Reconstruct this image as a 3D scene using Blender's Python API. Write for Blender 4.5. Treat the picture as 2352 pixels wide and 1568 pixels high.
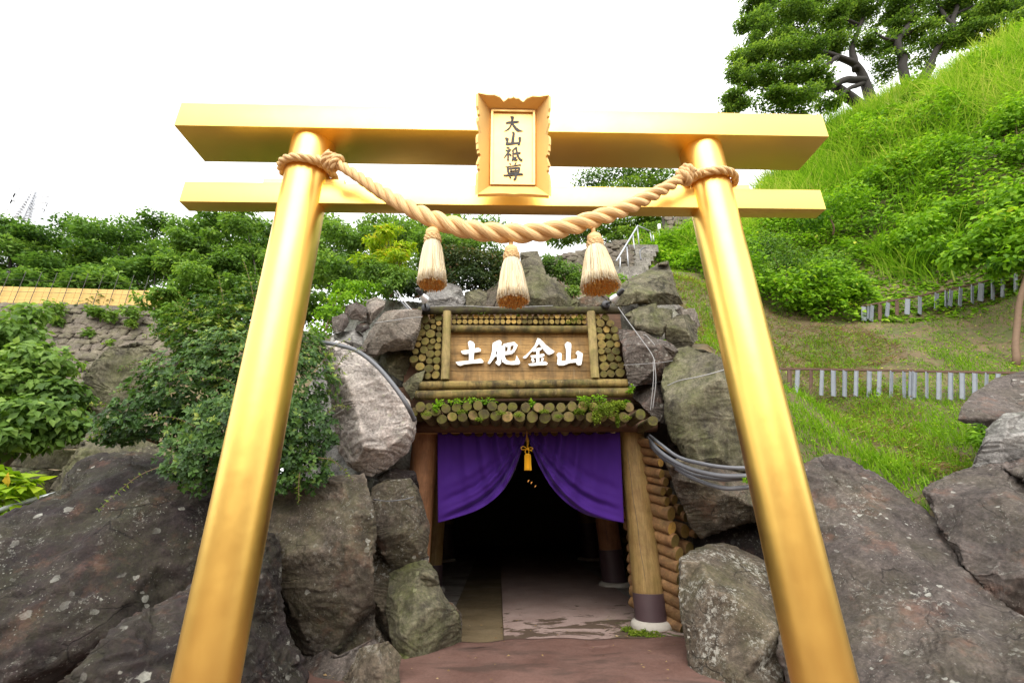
import bpy, bmesh, math, random
import numpy as np
from mathutils import Vector, Matrix, geometry

for _o in list(bpy.data.objects):
    bpy.data.objects.remove(_o)
scene = bpy.context.scene
COL = scene.collection
RNG = np.random.default_rng(11)
random.seed(11)

# ------------------------------------------------------------------ camera
CAM = np.array([0.0, 0.0, 1.15])
PITCH, YAW, ROLL = 0.3557, 0.0329, -0.0088
FPX, CX, CY = 1025.6, 1176.0, 784.0          # focal length and centre on a 2352 px wide picture


def basis(p, y, r):
    cy, sy, cp, sp = math.cos(y), math.sin(y), math.cos(p), math.sin(p)
    F = np.array([sy * cp, cy * cp, sp])
    R = np.array([cy, -sy, 0.0])
    U = np.cross(R, F)
    c, s = math.cos(r), math.sin(r)
    return F, c * R + s * U, -s * R + c * U


FW, RT, UP = basis(PITCH, YAW, ROLL)
cam_data = bpy.data.cameras.new("camera")
cam_data.sensor_width = 36.0
cam_data.lens = 36.0 * FPX / 2352.0
cam_data.clip_start = 0.05
cam_data.clip_end = 3000.0
cam = bpy.data.objects.new("camera", cam_data)
COL.objects.link(cam)
cam.matrix_world = Matrix(((RT[0], UP[0], -FW[0], CAM[0]), (RT[1], UP[1], -FW[1], CAM[1]),
                           (RT[2], UP[2], -FW[2], CAM[2]), (0, 0, 0, 1)))
scene.camera = cam

# ------------------------------------------------------------------ sky, sun, exposure
SUN_EL, SUN_AZ = math.radians(45), math.radians(184)      # high, behind the camera and a little to the left
world = bpy.data.worlds.new("World")
scene.world = world
world.use_nodes = True
wn, wl = world.node_tree.nodes, world.node_tree.links
wn.clear()
w_out = wn.new("ShaderNodeOutputWorld")
w_bg = wn.new("ShaderNodeBackground")
w_sky = wn.new("ShaderNodeTexSky")
w_sky.sky_type = 'NISHITA'
w_sky.sun_disc = False
w_sky.sun_elevation = SUN_EL
w_sky.sun_rotation = SUN_AZ
w_sky.dust_density = 4.0
w_scale = wn.new("ShaderNodeVectorMath")
w_scale.operation = 'SCALE'
w_scale.inputs['Scale'].default_value = 0.08
w_mix = wn.new("ShaderNodeMix")
w_mix.data_type = 'RGBA'
w_mix.inputs[0].default_value = 0.86                       # how much cloud covers the blue
w_mix.inputs[7].default_value = (1.0, 1.0, 0.985, 1)
wl.new(w_sky.outputs[0], w_scale.inputs[0])
wl.new(w_scale.outputs[0], w_mix.inputs[6])
wl.new(w_mix.outputs[2], w_bg.inputs['Color'])
w_bg.inputs['Strength'].default_value = 1.0
wl.new(w_bg.outputs[0], w_out.inputs['Surface'])

sun_data = bpy.data.lights.new("sun", 'SUN')
sun_data.energy = 1.5
sun_data.angle = math.radians(56)
sun_data.color = (1.0, 0.97, 0.92)
sun = bpy.data.objects.new("sun", sun_data)
COL.objects.link(sun)
sd = Vector((math.sin(SUN_AZ) * math.cos(SUN_EL), math.cos(SUN_AZ) * math.cos(SUN_EL), math.sin(SUN_EL)))
sun.rotation_euler = sd.to_track_quat('Z', 'Y').to_euler()

scene.view_settings.view_transform = 'Standard'
scene.view_settings.look = 'None'
scene.view_settings.exposure = 1.25
scene.view_settings.gamma = 1.0
scene.view_settings.use_curve_mapping = False
scene.cycles.max_bounces = 8
scene.cycles.diffuse_bounces = 4
scene.cycles.glossy_bounces = 4
scene.cycles.transparent_max_bounces = 8
scene.cycles.use_denoising = True


# ------------------------------------------------------------------ placing helpers
def ray(x, y):
    return FW * FPX + RT * (x - CX) + UP * (CY - y)


def at(x, y, Y):
    d = ray(x, y)
    return CAM + d * (Y / d[1])


def onp(x, y, P0, N):
    d = ray(x, y)
    return CAM + d * (np.dot(np.asarray(P0) - CAM, N) / np.dot(d, N))


def pxm(x, y, Y):
    """metres per picture unit for a thing at depth Y seen at x, y"""
    return float(np.dot(at(x, y, Y) - CAM, FW)) / FPX


# ------------------------------------------------------------------ numpy noise
def _hash(ix, iy, iz, seed):
    h = (ix.astype(np.int64) * 374761393 + iy.astype(np.int64) * 668265263 + iz.astype(np.int64) * 2147483647 + seed * 1274126177) & 0xFFFFFFFF
    h = ((h ^ (h >> 13)) * 1274126177) & 0xFFFFFFFF
    h = (h ^ (h >> 16)) & 0xFFFFFF
    return h / float(0xFFFFFF)


def vnoise(P, seed=0):
    i = np.floor(P)
    f = P - i
    f = f * f * f * (f * (f * 6 - 15) + 10)
    i = i.astype(np.int64)
    r = 0
    for dx in (0, 1):
        wx = f[:, 0] if dx else 1 - f[:, 0]
        for dy in (0, 1):
            wy = f[:, 1] if dy else 1 - f[:, 1]
            for dz in (0, 1):
                wz = f[:, 2] if dz else 1 - f[:, 2]
                r = r + wx * wy * wz * _hash(i[:, 0] + dx, i[:, 1] + dy, i[:, 2] + dz, seed)
    return r * 2 - 1


def fbm(P, octv=5, seed=0, gain=.5):
    r, a, s = 0, 1.0, 1.0
    for k in range(octv):
        r = r + a * vnoise(P * s + 17.3 * k, seed + k)
        a *= gain
        s *= 2.03
    return r


# ------------------------------------------------------------------ mesh helpers
def fast_mesh(name, V, F, mats=(), midx=None, smooth=True, var=None, uv=None):
    """V (n,3); F an (m,k) array or a list of such arrays (faces of different size)"""
    me = bpy.data.meshes.new(name)
    Fs = F if isinstance(F, list) else [F]
    Fs = [np.asarray(f, np.int32) for f in Fs if len(f)]
    V = np.asarray(V, np.float32)
    me.vertices.add(len(V))
    me.vertices.foreach_set('co', V.ravel())
    tot = np.concatenate([np.full(len(f), f.shape[1], np.int32) for f in Fs])
    loops = np.concatenate([f.ravel() for f in Fs])
    me.loops.add(len(loops))
    me.loops.foreach_set('vertex_index', loops)
    me.polygons.add(len(tot))
    st = np.zeros(len(tot), np.int32)
    st[1:] = np.cumsum(tot)[:-1]
    me.polygons.foreach_set('loop_start', st)
    me.polygons.foreach_set('loop_total', tot)
    if midx is not None:
        me.polygons.foreach_set('material_index', np.asarray(midx, np.int32))
    me.polygons.foreach_set('use_smooth', np.full(len(tot), bool(smooth)))
    if uv is not None:
        l = me.uv_layers.new(name='UVMap')
        l.data.foreach_set('uv', np.asarray(uv, np.float32)[loops].ravel())
    me.update(calc_edges=True)
    me.validate()
    if var is not None:
        a = me.attributes.new('var', 'FLOAT', 'POINT')
        a.data.foreach_set('value', np.asarray(var, np.float32))
    for m in mats:
        me.materials.append(m)
    return me


def link(name, me, parent=None, loc=None):
    o = bpy.data.objects.new(name, me)
    COL.objects.link(o)
    if parent is not None:
        o.parent = parent
    if loc is not None:
        o.location = loc
    return o


def tag(o, label=None, cat=None, group=None, kind=None):
    if label:
        o['label'] = label
    if cat:
        o['category'] = cat
    if group:
        o['group'] = group
    if kind:
        o['kind'] = kind
    return o


def thing(name, label, cat, loc=(0, 0, 0), group=None):
    o = bpy.data.objects.new(name, None)
    COL.objects.link(o)
    o.location = [float(v) for v in loc]
    o.empty_display_size = 0.1
    return tag(o, label, cat, group)


def put(name, V, F, mats, parent=None, smooth=True, org=None, **kw):
    """link a mesh given in world coordinates; origin at org (world) or at the parent's location"""
    V = np.asarray(V, float)
    if parent is not None:
        g = parent
        off = np.array(parent.location)
        while g.parent is not None:
            g = g.parent
            off = off + np.array(g.location)
        me = fast_mesh(name, V - off, F, mats, smooth=smooth, **kw)
        return link(name, me, parent)
    if org is None:
        org = np.array([(V[:, 0].min() + V[:, 0].max()) / 2, (V[:, 1].min() + V[:, 1].max()) / 2, V[:, 2].min()])
    me = fast_mesh(name, V - np.asarray(org), F, mats, smooth=smooth, **kw)
    return link(name, me, None, [float(v) for v in org])


class MB:
    """collects simple solids (quads and triangles as lists) in world coordinates"""

    def __init__(self):
        self.v, self.q, self.t, self.n = [], [], [], 0

    def add(self, V, Q=(), T=()):
        V = np.asarray(V, float)
        self.v.append(V)
        if len(Q):
            self.q.append(np.asarray(Q) + self.n)
        if len(T):
            self.t.append(np.asarray(T) + self.n)
        self.n += len(V)
        return self

    def box(self, c, s, rot=None):
        c, s = np.asarray(c, float), np.asarray(s, float) / 2
        V = np.array([(x, y, z) for x in (-1, 1) for y in (-1, 1) for z in (-1, 1)]) * s
        if rot is not None:
            V = V @ np.asarray(rot).T
        return self.add(V + c, [(0, 1, 3, 2), (4, 6, 7, 5), (0, 4, 5, 1), (2, 3, 7, 6), (0, 2, 6, 4), (1, 5, 7, 3)])

    def bevbox(self, c, s, b=.01, rot=None):
        bm = bmesh.new()
        bmesh.ops.create_cube(bm, size=1)
        for v in bm.verts:
            v.co = Vector((v.co.x * s[0], v.co.y * s[1], v.co.z * s[2]))
        bmesh.ops.bevel(bm, geom=bm.edges[:], offset=b, segments=2, affect='EDGES', profile=.6)
        bmesh.ops.triangulate(bm, faces=bm.faces[:])
        bm.verts.index_update()
        V = np.array([v.co[:] for v in bm.verts])
        T = np.array([[v.index for v in f.verts] for f in bm.faces])
        bm.free()
        if rot is not None:
            V = V @ np.asarray(rot).T
        return self.add(V + np.asarray(c, float), T=T)

    def tube(self, P, r, n=10, cap=True, squash=1.0):
        P = np.asarray(P, float)
        m = len(P)
        r = np.full(m, r, float) if np.isscalar(r) else np.asarray(r, float)
        T = np.gradient(P, axis=0)
        T /= np.linalg.norm(T, axis=1)[:, None] + 1e-9
        ref = np.array([0, 0, 1.0]) if abs(T[0][2]) < .9 else np.array([1.0, 0, 0])
        a = np.cross(T[0], ref)
        a /= np.linalg.norm(a)
        rows = []
        ang = np.linspace(0, 2 * np.pi, n, endpoint=False)
        for k in range(m):
            a = a - T[k] * np.dot(a, T[k])
            a /= np.linalg.norm(a) + 1e-9
            b = np.cross(T[k], a)
            rows.append(P[k] + r[k] * (np.cos(ang)[:, None] * a + squash * np.sin(ang)[:, None] * b))
        V = np.concatenate(rows)
        Q = [(k * n + j, k * n + (j + 1) % n, (k + 1) * n + (j + 1) % n, (k + 1) * n + j) for k in range(m - 1) for j in range(n)]
        Tt = []
        if cap:
            V = np.concatenate([V, P[:1], P[-1:]])
            c0, c1 = m * n, m * n + 1
            Tt = [(c0, (j + 1) % n, j) for j in range(n)] + [(c1, (m - 1) * n + j, (m - 1) * n + (j + 1) % n) for j in range(n)]
        return self.add(V, Q, Tt)

    def prism(self, poly, N, t):
        """flat polygon (k,3) thickened by t along N (front at +N)"""
        poly = np.asarray(poly, float)
        k = len(poly)
        N = np.asarray(N, float)
        loc2 = [Vector(p) for p in poly]
        tris = geometry.tessellate_polygon([loc2])
        V = np.concatenate([poly + N * t, poly])
        T = []
        for a, b, c in tris:
            nn = np.cross(poly[b] - poly[a], poly[c] - poly[a])
            if np.dot(nn, N) < 0:
                a, b, c = a, c, b
            T += [(a, b, c), (a + k, c + k, b + k)]
        ar = np.cross(poly - poly.mean(0), np.roll(poly, -1, 0) - poly.mean(0)).sum(0)
        fl = np.dot(ar, N) > 0
        Q = [((j + 1) % k, j, j + k, (j + 1) % k + k) if fl else (j, (j + 1) % k, (j + 1) % k + k, j + k) for j in range(k)]
        return self.add(V, Q, T)

    def arr(self):
        V = np.concatenate(self.v)
        F = []
        if self.q:
            F.append(np.concatenate(self.q))
        if self.t:
            F.append(np.concatenate(self.t))
        return V, F

    def put(self, name, mat, parent=None, smooth=False, org=None, **kw):
        V, F = self.arr()
        return put(name, V, F, mat if isinstance(mat, (list, tuple)) else [mat], parent, smooth, org, **kw)


def smooth_by_angle(o, deg=40):
    me = o.data
    bm = bmesh.new()
    bm.from_mesh(me)
    for e in bm.edges:
        if len(e.link_faces) == 2 and e.calc_face_angle(0) > math.radians(deg):
            e.smooth = False
    for f in bm.faces:
        f.smooth = True
    bm.to_mesh(me)
    bm.free()
    return o


def spline(P, n):
    """Catmull-Rom through the points, n samples"""
    P = np.asarray(P, float)
    Q = np.concatenate([[2 * P[0] - P[1]], P, [2 * P[-1] - P[-2]]])
    d = np.concatenate([[0], np.cumsum(np.linalg.norm(np.diff(P[:, :min(3, P.shape[1])], axis=0), axis=1))])
    s = np.interp(np.linspace(0, d[-1], n), d, np.arange(len(P)))
    out = []
    for t in s:
        k = min(int(t), len(P) - 2)
        u = t - k
        p0, p1, p2, p3 = Q[k], Q[k + 1], Q[k + 2], Q[k + 3]
        out.append(.5 * ((2 * p1) + (-p0 + p2) * u + (2 * p0 - 5 * p1 + 4 * p2 - p3) * u * u + (-p0 + 3 * p1 - 3 * p2 + p3) * u ** 3))
    return np.array(out)


# ------------------------------------------------------------------ materials
class NT:
    def __init__(self, name):
        self.m = bpy.data.materials.new(name)
        self.m.use_nodes = True
        self.n, self.l = self.m.node_tree.nodes, self.m.node_tree.links
        self.b = self.n['Principled BSDF']
        self.co = None

    def new(self, t, **kw):
        x = self.n.new(t)
        for k, v in kw.items():
            setattr(x, k, v)
        return x

    def coord(self, kind='Object', scale=(1, 1, 1)):
        tc = self.new('ShaderNodeTexCoord')
        mp = self.new('ShaderNodeMapping')
        mp.inputs['Scale'].default_value = scale
        self.l.new(tc.outputs[kind], mp.inputs['Vector'])
        return mp.outputs[0]

    def wpos(self, scale=(1, 1, 1)):
        g = self.new('ShaderNodeNewGeometry')
        mp = self.new('ShaderNodeMapping')
        mp.inputs['Scale'].default_value = scale
        self.l.new(g.outputs['Position'], mp.inputs['Vector'])
        return mp.outputs[0]

    def noise(self, vec, scale=5, detail=4, rough=.55, dist=0.0):
        x = self.new('ShaderNodeTexNoise')
        x.inputs['Scale'].default_value = scale
        x.inputs['Detail'].default_value = detail
        x.inputs['Roughness'].default_value = rough
        x.inputs['Distortion'].default_value = dist
        self.l.new(vec, x.inputs['Vector'])
        return x.outputs['Fac']

    def voro(self, vec, scale=5, feature='F1', out='Distance', rnd=1.0):
        x = self.new('ShaderNodeTexVoronoi', feature=feature)
        x.inputs['Scale'].default_value = scale
        x.inputs['Randomness'].default_value = rnd
        self.l.new(vec, x.inputs['Vector'])
        return x.outputs[out]

    def ramp(self, fac, stops, interp='LINEAR'):
        x = self.new('ShaderNodeValToRGB')
        x.color_ramp.interpolation = interp
        e = x.color_ramp.elements
        while len(e) < len(stops):
            e.new(.5)
        for k, (p, c) in enumerate(stops):
            e[k].position = p
            e[k].color = (c, c, c, 1) if np.isscalar(c) else (*c[:3], 1)
        self.l.new(fac, x.inputs['Fac'])
        return x.outputs['Color']

    def val(self, fac, a, b, lo=0., hi=1.):
        x = self.new('ShaderNodeMapRange')
        x.inputs[1].default_value, x.inputs[2].default_value = a, b
        x.inputs[3].default_value, x.inputs[4].default_value = lo, hi
        self.l.new(fac, x.inputs[0])
        return x.outputs[0]

    def mix(self, fac, a, b, mode='MIX'):
        x = self.new('ShaderNodeMix', data_type='RGBA', blend_type=mode)
        for s, v in ((0, fac), (6, a), (7, b)):
            if hasattr(v, 'is_linked'):
                self.l.new(v, x.inputs[s])
            elif s == 0:
                x.inputs[0].default_value = v
            else:
                x.inputs[s].default_value = (v, v, v, 1) if np.isscalar(v) else (*v[:3], 1)
        return x.outputs[2]

    def math(self, op, a, b=0.0):
        x = self.new('ShaderNodeMath', operation=op)
        for s, v in ((0, a), (1, b)):
            if hasattr(v, 'is_linked'):
                self.l.new(v, x.inputs[s])
            else:
                x.inputs[s].default_value = v
        return x.outputs[0]

    def bump(self, h, strength=.5, dist=.02, prev=None):
        x = self.new('ShaderNodeBump')
        x.inputs['Strength'].default_value = strength
        x.inputs['Distance'].default_value = dist
        self.l.new(h, x.inputs['Height'])
        if prev is not None:
            self.l.new(prev, x.inputs['Normal'])
        return x.outputs[0]

    def rand(self):
        return self.new('ShaderNodeObjectInfo').outputs['Random']

    def normz(self):
        g = self.new('ShaderNodeNewGeometry')
        s = self.new('ShaderNodeSeparateXYZ')
        self.l.new(g.outputs['Normal'], s.inputs[0])
        return s.outputs[2]

    def done(self, color=None, rough=None, normal=None, **kw):
        for key, v in (('Base Color', color), ('Roughness', rough), ('Normal', normal)):
            if v is None:
                continue
            if hasattr(v, 'is_linked'):
                self.l.new(v, self.b.inputs[key])
            elif key == 'Base Color':
                self.b.inputs[key].default_value = (*v[:3], 1)
            else:
                self.b.inputs[key].default_value = v
        for k, v in kw.items():
            self.b.inputs[k.replace('_', ' ')].default_value = v
        return self.m


def plain(name, c, rough=.6, var=.15, scale=8, bump=.0, **kw):
    t = NT(name)
    v = t.coord()
    n = t.noise(v, scale, 5)
    col = t.mix(n, [x * (1 - var) for x in c], [min(1, x * (1 + var)) for x in c])
    nm = t.bump(t.noise(v, scale * 4, 6), bump, .01) if bump else None
    return t.done(col, rough, nm, **kw)


def rockmat(name, c1, c2, lichen=.3, moss=.2, streak=.3, lcol=(.62, .62, .55), lscale=16, mossy=(.13, .15, .03), spots=True, red=0., crustk=0.):
    t = NT(name)
    v = t.wpos()
    big = t.noise(v, 1.6, 7, .62, .4)
    col = t.ramp(big, [(.3, c1), (.62, c2), (.8, [min(1, x * 1.18) for x in c2])])
    fine = t.noise(v, 42, 9, .7)
    col = t.mix(.75, col, t.ramp(fine, [(.3, .25), (.5, .8), (.7, 1.5)]), 'MULTIPLY')
    mid = t.noise(v, 7, 8, .66, .8)
    col = t.mix(.7, col, t.ramp(mid, [(.32, .35), (.5, .9), (.7, 1.3)]), 'MULTIPLY')
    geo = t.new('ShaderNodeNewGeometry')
    col = t.mix(.8, col, t.ramp(geo.outputs['Pointiness'], [(.42, .35), (.5, 1.0), (.57, 1.7)]), 'MULTIPLY')  # edge wear and edge highlights put into the colour, creases darkened
    if red:
        col = t.mix(t.ramp(t.noise(v, 3.1, 6, .7), [(.55, 0.), (.68, red)]), col, (.27, .12, .075))
    if streak:
        sv = t.wpos((6, 6, .55))
        s = t.noise(sv, 1.3, 6, .65, .3)
        col = t.mix(t.ramp(s, [(.5, 0.), (.66, streak)]), col, (.018, .015, .014))
    if moss:
        nz = t.normz()
        mk = t.math('MULTIPLY', t.ramp(t.noise(v, 2.3, 8, .72), [(.42, 0.), (.66, 1.)]), t.val(nz, -.7, .8, .35, 1.))
        mk = t.math('MULTIPLY', mk, t.ramp(t.noise(v, 60, 5, .7), [(.35, .35), (.6, 1.)]))
        col = t.mix(t.math('MULTIPLY', mk, moss), col, mossy)
    hsp = None
    if lichen:
        patch = t.ramp(t.noise(v, 1.9, 5, .6), [(.46, 0.), (.62, 1.)])
        dv = t.new('ShaderNodeVectorMath', operation='ADD')
        nn = t.new('ShaderNodeTexNoise')
        nn.inputs['Scale'].default_value = 22
        nn.inputs['Detail'].default_value = 5
        t.l.new(v, nn.inputs['Vector'])
        sc = t.new('ShaderNodeVectorMath', operation='SCALE')
        sc.inputs['Scale'].default_value = .05
        t.l.new(nn.outputs['Color'], sc.inputs[0])
        t.l.new(v, dv.inputs[0])
        t.l.new(sc.outputs[0], dv.inputs[1])
        vo = t.new('ShaderNodeTexVoronoi')
        vo.inputs['Scale'].default_value = lscale
        t.l.new(dv.outputs[0], vo.inputs['Vector'])
        sep = t.new('ShaderNodeSeparateColor')
        t.l.new(vo.outputs['Color'], sep.inputs[0])
        size = t.math('MULTIPLY', t.math('POWER', sep.outputs[0], 3.0), .42)
        d = t.math('SUBTRACT', size, vo.outputs['Distance'])
        sp = t.val(d, 0.0, .05)
        sp = t.math('MULTIPLY', sp, patch)
        vo2 = t.voro(dv.outputs[0], lscale * 3.3)
        sp2 = t.math('MULTIPLY', t.val(vo2, .25, .12), t.ramp(t.noise(v, 4.2, 4, .7), [(.5, 0.), (.62, 1.)]))
        crust = t.math('MULTIPLY', t.ramp(t.noise(v, 26, 9, .78), [(.55 - crustk, 0.), (.6 - crustk, 1.)]), t.ramp(t.noise(v, 2.9, 4, .6), [(.5 - crustk, 0.), (.66 - crustk, .8)]))
        allm = t.math('MAXIMUM', t.math('MAXIMUM', sp, t.math('MULTIPLY', sp2, .8)), crust)
        allm = t.math('MULTIPLY', allm, t.val(t.noise(v, 90, 4, .7), .3, .6, .55, 1.))
        col = t.mix(t.math('MULTIPLY', allm, lichen), col, lcol)
        hsp = allm
    h1 = t.noise(v, 9, 12, .72, .5)
    h2 = t.noise(v, 55, 9, .75)
    wv = t.new('ShaderNodeVectorMath', operation='ADD')
    wn_ = t.new('ShaderNodeTexNoise')
    wn_.inputs['Scale'].default_value = 2.2
    wn_.inputs['Detail'].default_value = 6
    t.l.new(v, wn_.inputs['Vector'])
    ws = t.new('ShaderNodeVectorMath', operation='SCALE')
    ws.inputs['Scale'].default_value = .55
    t.l.new(wn_.outputs['Color'], ws.inputs[0])
    t.l.new(t.wpos((1, 1, 1.6)), wv.inputs[0])
    t.l.new(ws.outputs[0], wv.inputs[1])
    cr = t.voro(wv.outputs[0], 2.3, 'DISTANCE_TO_EDGE')
    cmask = t.ramp(t.noise(v, 1.1, 3), [(.5, 0.), (.6, 1.)])
    crack = t.math('MULTIPLY', t.val(cr, .022, 0.), cmask)
    col = t.mix(t.math('MULTIPLY', crack, .8), col, [x * .25 for x in c1])
    nrm = t.bump(h1, .6, .06)
    nrm = t.bump(h2, .8, .016, nrm)
    nrm = t.bump(t.math('SUBTRACT', 1.0, crack), .5, .02, nrm)
    return t.done(col, t.val(h2, .2, .8, .72, .95), nrm, Specular_IOR_Level=.3)


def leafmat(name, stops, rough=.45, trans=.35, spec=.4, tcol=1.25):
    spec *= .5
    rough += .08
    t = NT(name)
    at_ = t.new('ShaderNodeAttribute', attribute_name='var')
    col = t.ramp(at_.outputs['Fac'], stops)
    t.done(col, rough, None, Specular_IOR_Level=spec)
    tr = t.new('ShaderNodeBsdfTranslucent')
    tc = t.mix(1.0, col, (tcol * 1.05, tcol * 1.1, tcol * .55), 'MULTIPLY')
    t.l.new(tc, tr.inputs['Color'])
    ms = t.new('ShaderNodeMixShader')
    ms.inputs[0].default_value = trans
    t.l.new(t.b.outputs[0], ms.inputs[1])
    t.l.new(tr.outputs[0], ms.inputs[2])
    t.l.new(ms.outputs[0], t.n['Material Output'].inputs['Surface'])
    return t.m


def woodmat(name, c1, c2, axis='Z', rough=.75, dark=.0, moss=0., dcol=(.03, .025, .018), run=0., mosscol=(.12, .14, .02), fine=90):
    t = NT(name)
    s = {'X': (.12, 1, 1), 'Y': (1, .12, 1), 'Z': (1, 1, .12)}[axis]
    v = t.wpos(s)
    w = t.wpos()
    r = t.rand()
    col = t.ramp(t.noise(v, 14, 8, .65, .6), [(.3, c1), (.7, c2)])
    col = t.mix(.5, col, t.ramp(t.noise(v, fine, 6, .7), [(.3, .45), (.65, 1.25)]), 'MULTIPLY')
    col = t.mix(.45, col, t.ramp(r, [(0, .5), (1, 1.4)]), 'MULTIPLY')
    if dark:
        col = t.mix(t.ramp(t.noise(w, 6, 8, .7, .4), [(.45, 0.), (.62, dark)]), col, dcol)
    if run:
        sv = t.wpos((4, 4, .6))
        col = t.mix(t.ramp(t.noise(sv, 2.0, 6, .7, .2), [(.46, 0.), (.64, run)]), col, (.035, .024, .012))
        col = t.mix(t.ramp(t.noise(t.wpos((11, 11, .8)), 3.1, 5, .7), [(.6, 0.), (.66, run * .35)]), col, (.55, .45, .28))
    if moss:
        col = t.mix(t.ramp(t.noise(w, 9, 7, .7), [(.45, 0.), (.65, moss)]), col, mosscol)
    nrm = t.bump(t.noise(v, 40, 8, .7), .4, .01)
    return t.done(col, rough, nrm, Specular_IOR_Level=.25)


def endmat(name, c1, c2, moss=.0, dark=.2, mosscol=(.16, .17, .03)):
    """sawn log end: rings from the log's own axis (object Z), radial checks, weathering"""
    t = NT(name)
    tc = t.new('ShaderNodeTexCoord')
    mp = t.new('ShaderNodeMapping')
    mp.inputs['Scale'].default_value = (1, 1, 0)
    t.l.new(tc.outputs['Object'], mp.inputs['Vector'])
    ln = t.new('ShaderNodeVectorMath', operation='LENGTH')
    t.l.new(mp.outputs[0], ln.inputs[0])
    r = t.rand()
    w = t.wpos()
    ring = t.math('SINE', t.math('ADD', t.math('MULTIPLY', ln.outputs['Value'], 34.0), t.math('MULTIPLY', t.noise(w, 25, 4), 9.0)))
    col = t.mix(t.val(ring, -1, 1, .1, .6), c1, c2)
    r = t.math('FRACT', t.math('MULTIPLY', r, 7.31))
    col = t.mix(1.0, col, t.ramp(r, [(0, (.28, .28, .24)), (.35, (.6, .56, .45)), (.7, (1.0, .92, .72)), (1, (1.5, 1.3, .95))]), 'MULTIPLY')
    col = t.mix(t.val(ln.outputs['Value'], .22, .0, 0., .5), col, [x * .35 for x in c1])
    r2 = t.math('FRACT', t.math('MULTIPLY', t.rand(), 23.7))
    col = t.mix(t.val(r2, .45, .95, 0., .72), col, (.05, .046, .02))
    col = t.mix(t.val(ln.outputs['Value'], .82, 1.0, 0., .7), col, [x * .35 for x in c1])
    if dark:
        col = t.mix(t.ramp(t.noise(w, 14, 7, .7), [(.48, 0.), (.66, dark)]), col, (.03, .028, .016))
    if moss:
        col = t.mix(t.ramp(t.noise(w, 11, 7, .72), [(.42, 0.), (.62, moss)]), col, mosscol)
    nrm = t.bump(t.noise(w, 90, 6, .7), .4, .006)
    return t.done(col, .85, nrm, Specular_IOR_Level=.2)

# ------------------------------------------------------------------ material set
def goldmat(name, c=(1.0, .67, .165), rough=.35, coat=.3):
    t = NT(name)
    v = t.wpos()
    n = t.noise(v, 3, 6, .6)
    col = t.mix(n, [x * .95 for x in c], c)
    scr = t.ramp(t.noise(t.wpos((9, 9, 1.1)), 2.2, 9, .75), [(.68, 0.), (.74, .35)])
    col = t.mix(scr, col, (.95, .8, .5))
    ro = t.val(t.noise(v, 7, 7, .7), .3, .7, rough - .03, rough + .05)
    ro2 = t.math('ADD', ro, t.math('MULTIPLY', scr, .12))
    nrm = t.bump(t.noise(v, 5, 3, .5), .09, .02)
    nrm = t.bump(t.noise(v, 60, 6, .7), .05, .002, nrm)
    return t.done(col, ro2, nrm, Metallic=1.0, Coat_Weight=coat, Coat_Roughness=.42, Coat_IOR=1.5)


M = {}
M['gold'] = goldmat('gold_paint')
M['gold2'] = goldmat('gold_leaf_plaque', (.82, .56, .22), .5, 0.)
M['ink'] = plain('ink_lettering', (.035, .03, .03), .6, .1, 30)
M['nail'] = plain('nail_heads', (.05, .04, .03), .5)
M['apron'] = None
M['sign_white'] = plain('white_lettering', (.86, .86, .84), .4, .03, 10)
M['black_metal'] = plain('black_fixture', (.02, .02, .024), .45, .2, 20)
M['chrome'] = plain('brushed_reflector', (.62, .62, .64), .3, .1, 20, Metallic=.6)
M['lamp_glass'] = plain('lamp_lens', (.8, .74, .62), .25, .05)
M['conduit'] = plain('grey_conduit', (.13, .135, .15), .5, .12, 20)
M['pale_wire'] = plain('pale_wire', (.30, .30, .30), .5, .1, 20)
M['steel'] = plain('galvanised_steel', (.45, .47, .5), .45, .12, 9, Metallic=.5)
M['pylon'] = plain('pylon_steel', (.60, .62, .66), .7, .05)
M['orange_leaf'] = plain('orange_leaf', (.6, .12, .02), .5)


def ropemat(name, c1, c2, along=240, across=6):
    t = NT(name)
    tc = t.new('ShaderNodeTexCoord')
    mp = t.new('ShaderNodeMapping')
    mp.inputs['Scale'].default_value = (across, along, 1)
    t.l.new(tc.outputs['UV'], mp.inputs['Vector'])
    n = t.noise(mp.outputs[0], 1.0, 4, .6, .3)
    col = t.ramp(n, [(.3, c1), (.68, c2)])
    col = t.mix(.4, col, t.ramp(t.noise(t.wpos(), 5, 4), [(.3, .8), (.7, 1.1)]), 'MULTIPLY')
    nrm = t.bump(n, .9, .006)
    return t.done(col, .6, nrm, Specular_IOR_Level=.35)


M['rope'] = ropemat('straw_rope', (.64, .37, .14), (1.0, .73, .38), 26, 5)


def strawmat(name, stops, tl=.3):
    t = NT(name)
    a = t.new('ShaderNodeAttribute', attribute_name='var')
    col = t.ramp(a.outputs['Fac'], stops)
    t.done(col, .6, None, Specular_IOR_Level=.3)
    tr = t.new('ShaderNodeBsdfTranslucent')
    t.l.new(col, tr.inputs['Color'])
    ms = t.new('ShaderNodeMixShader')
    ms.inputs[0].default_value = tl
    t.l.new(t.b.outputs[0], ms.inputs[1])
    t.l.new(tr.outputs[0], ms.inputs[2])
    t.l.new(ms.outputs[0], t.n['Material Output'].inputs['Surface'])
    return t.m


M['straw'] = strawmat('tassel_straw', [(0, (.72, .48, .22)), (.5, (.92, .80, .54)), (1, (.95, .89, .72))])
M['straw_core'] = strawmat('core_straw_glow_tint', [(0, (1.0, .58, .12)), (1, (1.0, .80, .36))], .55)  # less bleached inner straw; light glowing through it is put into the orange


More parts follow.
